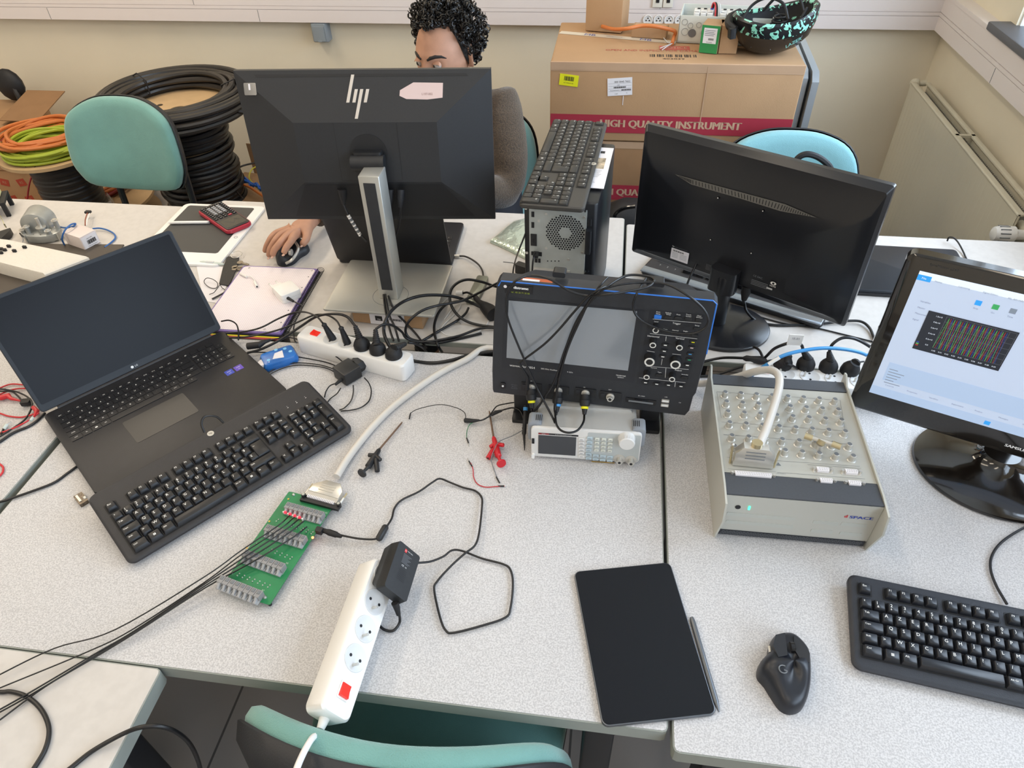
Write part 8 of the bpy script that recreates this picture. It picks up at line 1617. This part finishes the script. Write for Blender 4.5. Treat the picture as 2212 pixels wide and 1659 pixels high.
pp_('eyeballs', ey); pp_('irises', ir); pp_('eyelids', lid_); pp_('eyebrows', br_)
hr = MB(); random.seed(12)
def scalp(u, v, k=1.0): p_ = Vector(head_pt(u, v)); return p_ * k
cap = []
for j in range(15):
    v = R(-8) + (R(89) - R(-8)) * j / 14
    ring_ = []
    for i in range(48):
        u = 2 * math.pi * i / 48; vv = v
        fr_ = math.cos(u)                        # 1 at face
        vmin = R(50) if fr_ > .4 else (R(-14) + (R(50) - R(-14)) * max(0, fr_ / .4)) 
        vv = max(v, min(vmin, R(85))); p_ = scalp(u, vv, 1.10 if vv > vmin + .01 else 1.03); ring_.append(p_)
    cap.append(ring_)
hr.loft(cap, 'hair', HMt, False, True)
n = 0
while n < 1050:
    u = random.uniform(0, 2 * math.pi); sv = random.uniform(-.2, 1); v = math.asin(sv); fr_ = math.cos(u)
    vmin = R(47) if fr_ > .4 else (R(-12) + (R(47) - R(-12)) * max(0, min(1, (fr_ - .0) / .4)))
    if v < vmin or (R(80) < min(u, 2 * math.pi - u) < R(108) and v < R(6)): continue
    n += 1; side = 1 + .26 * max(0, sv) + .10 * abs(math.sin(u))
    k = random.uniform(1.08, 1.12 + (.06 + .48 * math.cos(v)) * max(.25, min(1, (v - vmin) / .5)))
    p_ = scalp(u, v, k); nrm = p_.normalized(); ax_ = (nrm.cross(Vector((random.uniform(-1, 1), random.uniform(-1, 1), random.uniform(-1, 1))))).normalized()
    if random.random() < .25: ax_ = (ax_ + nrm).normalized()
    e1 = ax_.orthogonal().normalized(); e2 = ax_.cross(e1); rc_ = random.uniform(.0055, .0105); L_ = random.uniform(.004, .014); tn = random.uniform(1.1, 1.9); m_ = int(9 * tn)
    hr.tube([p_ + e1 * rc_ * math.cos(2 * math.pi * tn * i / m_) * (1 - .3 * i / m_) + e2 * rc_ * math.sin(2 * math.pi * tn * i / m_) * (1 - .3 * i / m_) + ax_ * L_ * i / m_ for i in range(m_ + 1)], [.0024 - .0012 * i / m_ for i in range(m_ + 1)], 'hair', HMt, seg=4)
pp_('hair', hr)
# sweater and trousers follow the body
Vs = [Vector((-.50, 2.33, .50)), Vector((-.50, 2.28, .68)), Vector((-.50, 2.22, .86)), Vector((-.507, 2.185, .945)), Vector((-.36, 2.19, .925)), Vector((-.65, 2.19, .885)), Vector((-.332, 2.12, .80)), Vector((-.345, 2.06, .70)), Vector((-.42, 1.93, .80)), Vector((-.70, 2.12, .83)), Vector((-.785, 2.05, .80)), wr_ + Vector((.022, .075, .02)), wr_ + Vector((.012, .035, .010))]
Es = [(0, 1), (1, 2), (2, 3), (2, 4), (2, 5), (4, 6), (6, 7), (7, 8), (5, 9), (9, 10), (10, 11), (11, 12)]
Rs = [.145, .150, .135, .065, .090, .090, .083, .072, .044, .080, .062, .038, .036]
Vx, Fx = skin(Vs, Es, Rs, 3); sm_ = MB(); 
Vx = [tuple(Vector(v) + Vector((0, 0, .004)) * math.sin(v[2] * 120 + v[0] * 30)) for v in Vx]; sm_.add(Vx, Fx, 'sweater'); pp_('sweater', sm_)
cf = MB(); p0, p1 = wr_ + Vector((.014, .042, .012)), wr_ + Vector((.008, .022, .006)); cf.tube([p0, p1, p1 + (p0 - p1) * .2], [.036, .034, .028], 'sweater', seg=20); pp_('cuff', cf)
Vt = [Vector((-.50, 2.34, .50)), Vector((-.40, 2.30, .505)), Vector((-.60, 2.30, .505)), Vector((-.39, 1.93, .51)), Vector((-.62, 1.93, .51)), Vector((-.39, 1.95, .12)), Vector((-.62, 1.95, .12))]
Vx, Fx = skin(Vt, [(0, 1), (0, 2), (1, 3), (2, 4), (3, 5), (4, 6)], [.13, .10, .10, .078, .078, .055, .055], 2); tm = MB(); tm.add(Vx, Fx, 'trousers'); pp_('trousers', tm)
for x in (-.39, -.62): s_ = MB(); s_.prism(smooth_poly([(-.045, .06), (.045, .06), (.05, -.06), (.035, -.17), (0, -.19), (-.035, -.17), (-.05, -.06)], 3), .003, .075, 'black_rubber', TR(x, 1.94, 0), bev=.02); pp_('shoe', s_)
# his mouse
Pm = [at(x, y, .01) for x, y in ((600, 520), (622, 512), (646, 516), (668, 530), (664, 542), (648, 552), (632, 566), (612, 571), (597, 566), (594, 545))]
c_ = sum(Pm, Vector()) / len(Pm); t = thing('computer_mouse', 'dark ergonomic mouse with a silvery side band under the hand of the seated man', 'computer mouse', TR(c_.x, c_.y, T)); P_ = smooth_poly([(v.x - c_.x, v.y - c_.y) for v in Pm[::-1]], 4)
q = MB(); dome(q, P_, [(s * .97, h * .044) for s, h in DOME], 'mouse_matte', None, (-.006, 0), lambda x, y: .55 + .45 * math.exp(-((x + .012) / .028) ** 2)); part('shell', q, t, ang=60)
q = MB(); q.tube(spline([t.matrix_world.inverted() @ at(*p_) for p_ in ((618, 569, .012), (630, 562, .020), (640, 548, .028), (644, 534, .036), (636, 520, .040))], 5), .004, 'steel', seg=8); part('metal_band', q, t, label='silvery side band')
q = MB(); v = t.matrix_world.inverted() @ at(628, 545, .036); q.cyl((v.x - .003, v.y, v.z), (v.x + .003, v.y, v.z), .009, 'steel'); part('wheel', q, t)
for o in bpy.data.objects:
    if o.get('label') and len(o['label'].split()) > 16: print('LONG', o.name, len(o['label'].split()), o['label'])
    if o.get('category') and o.parent: print('CATCHILD', o.name)
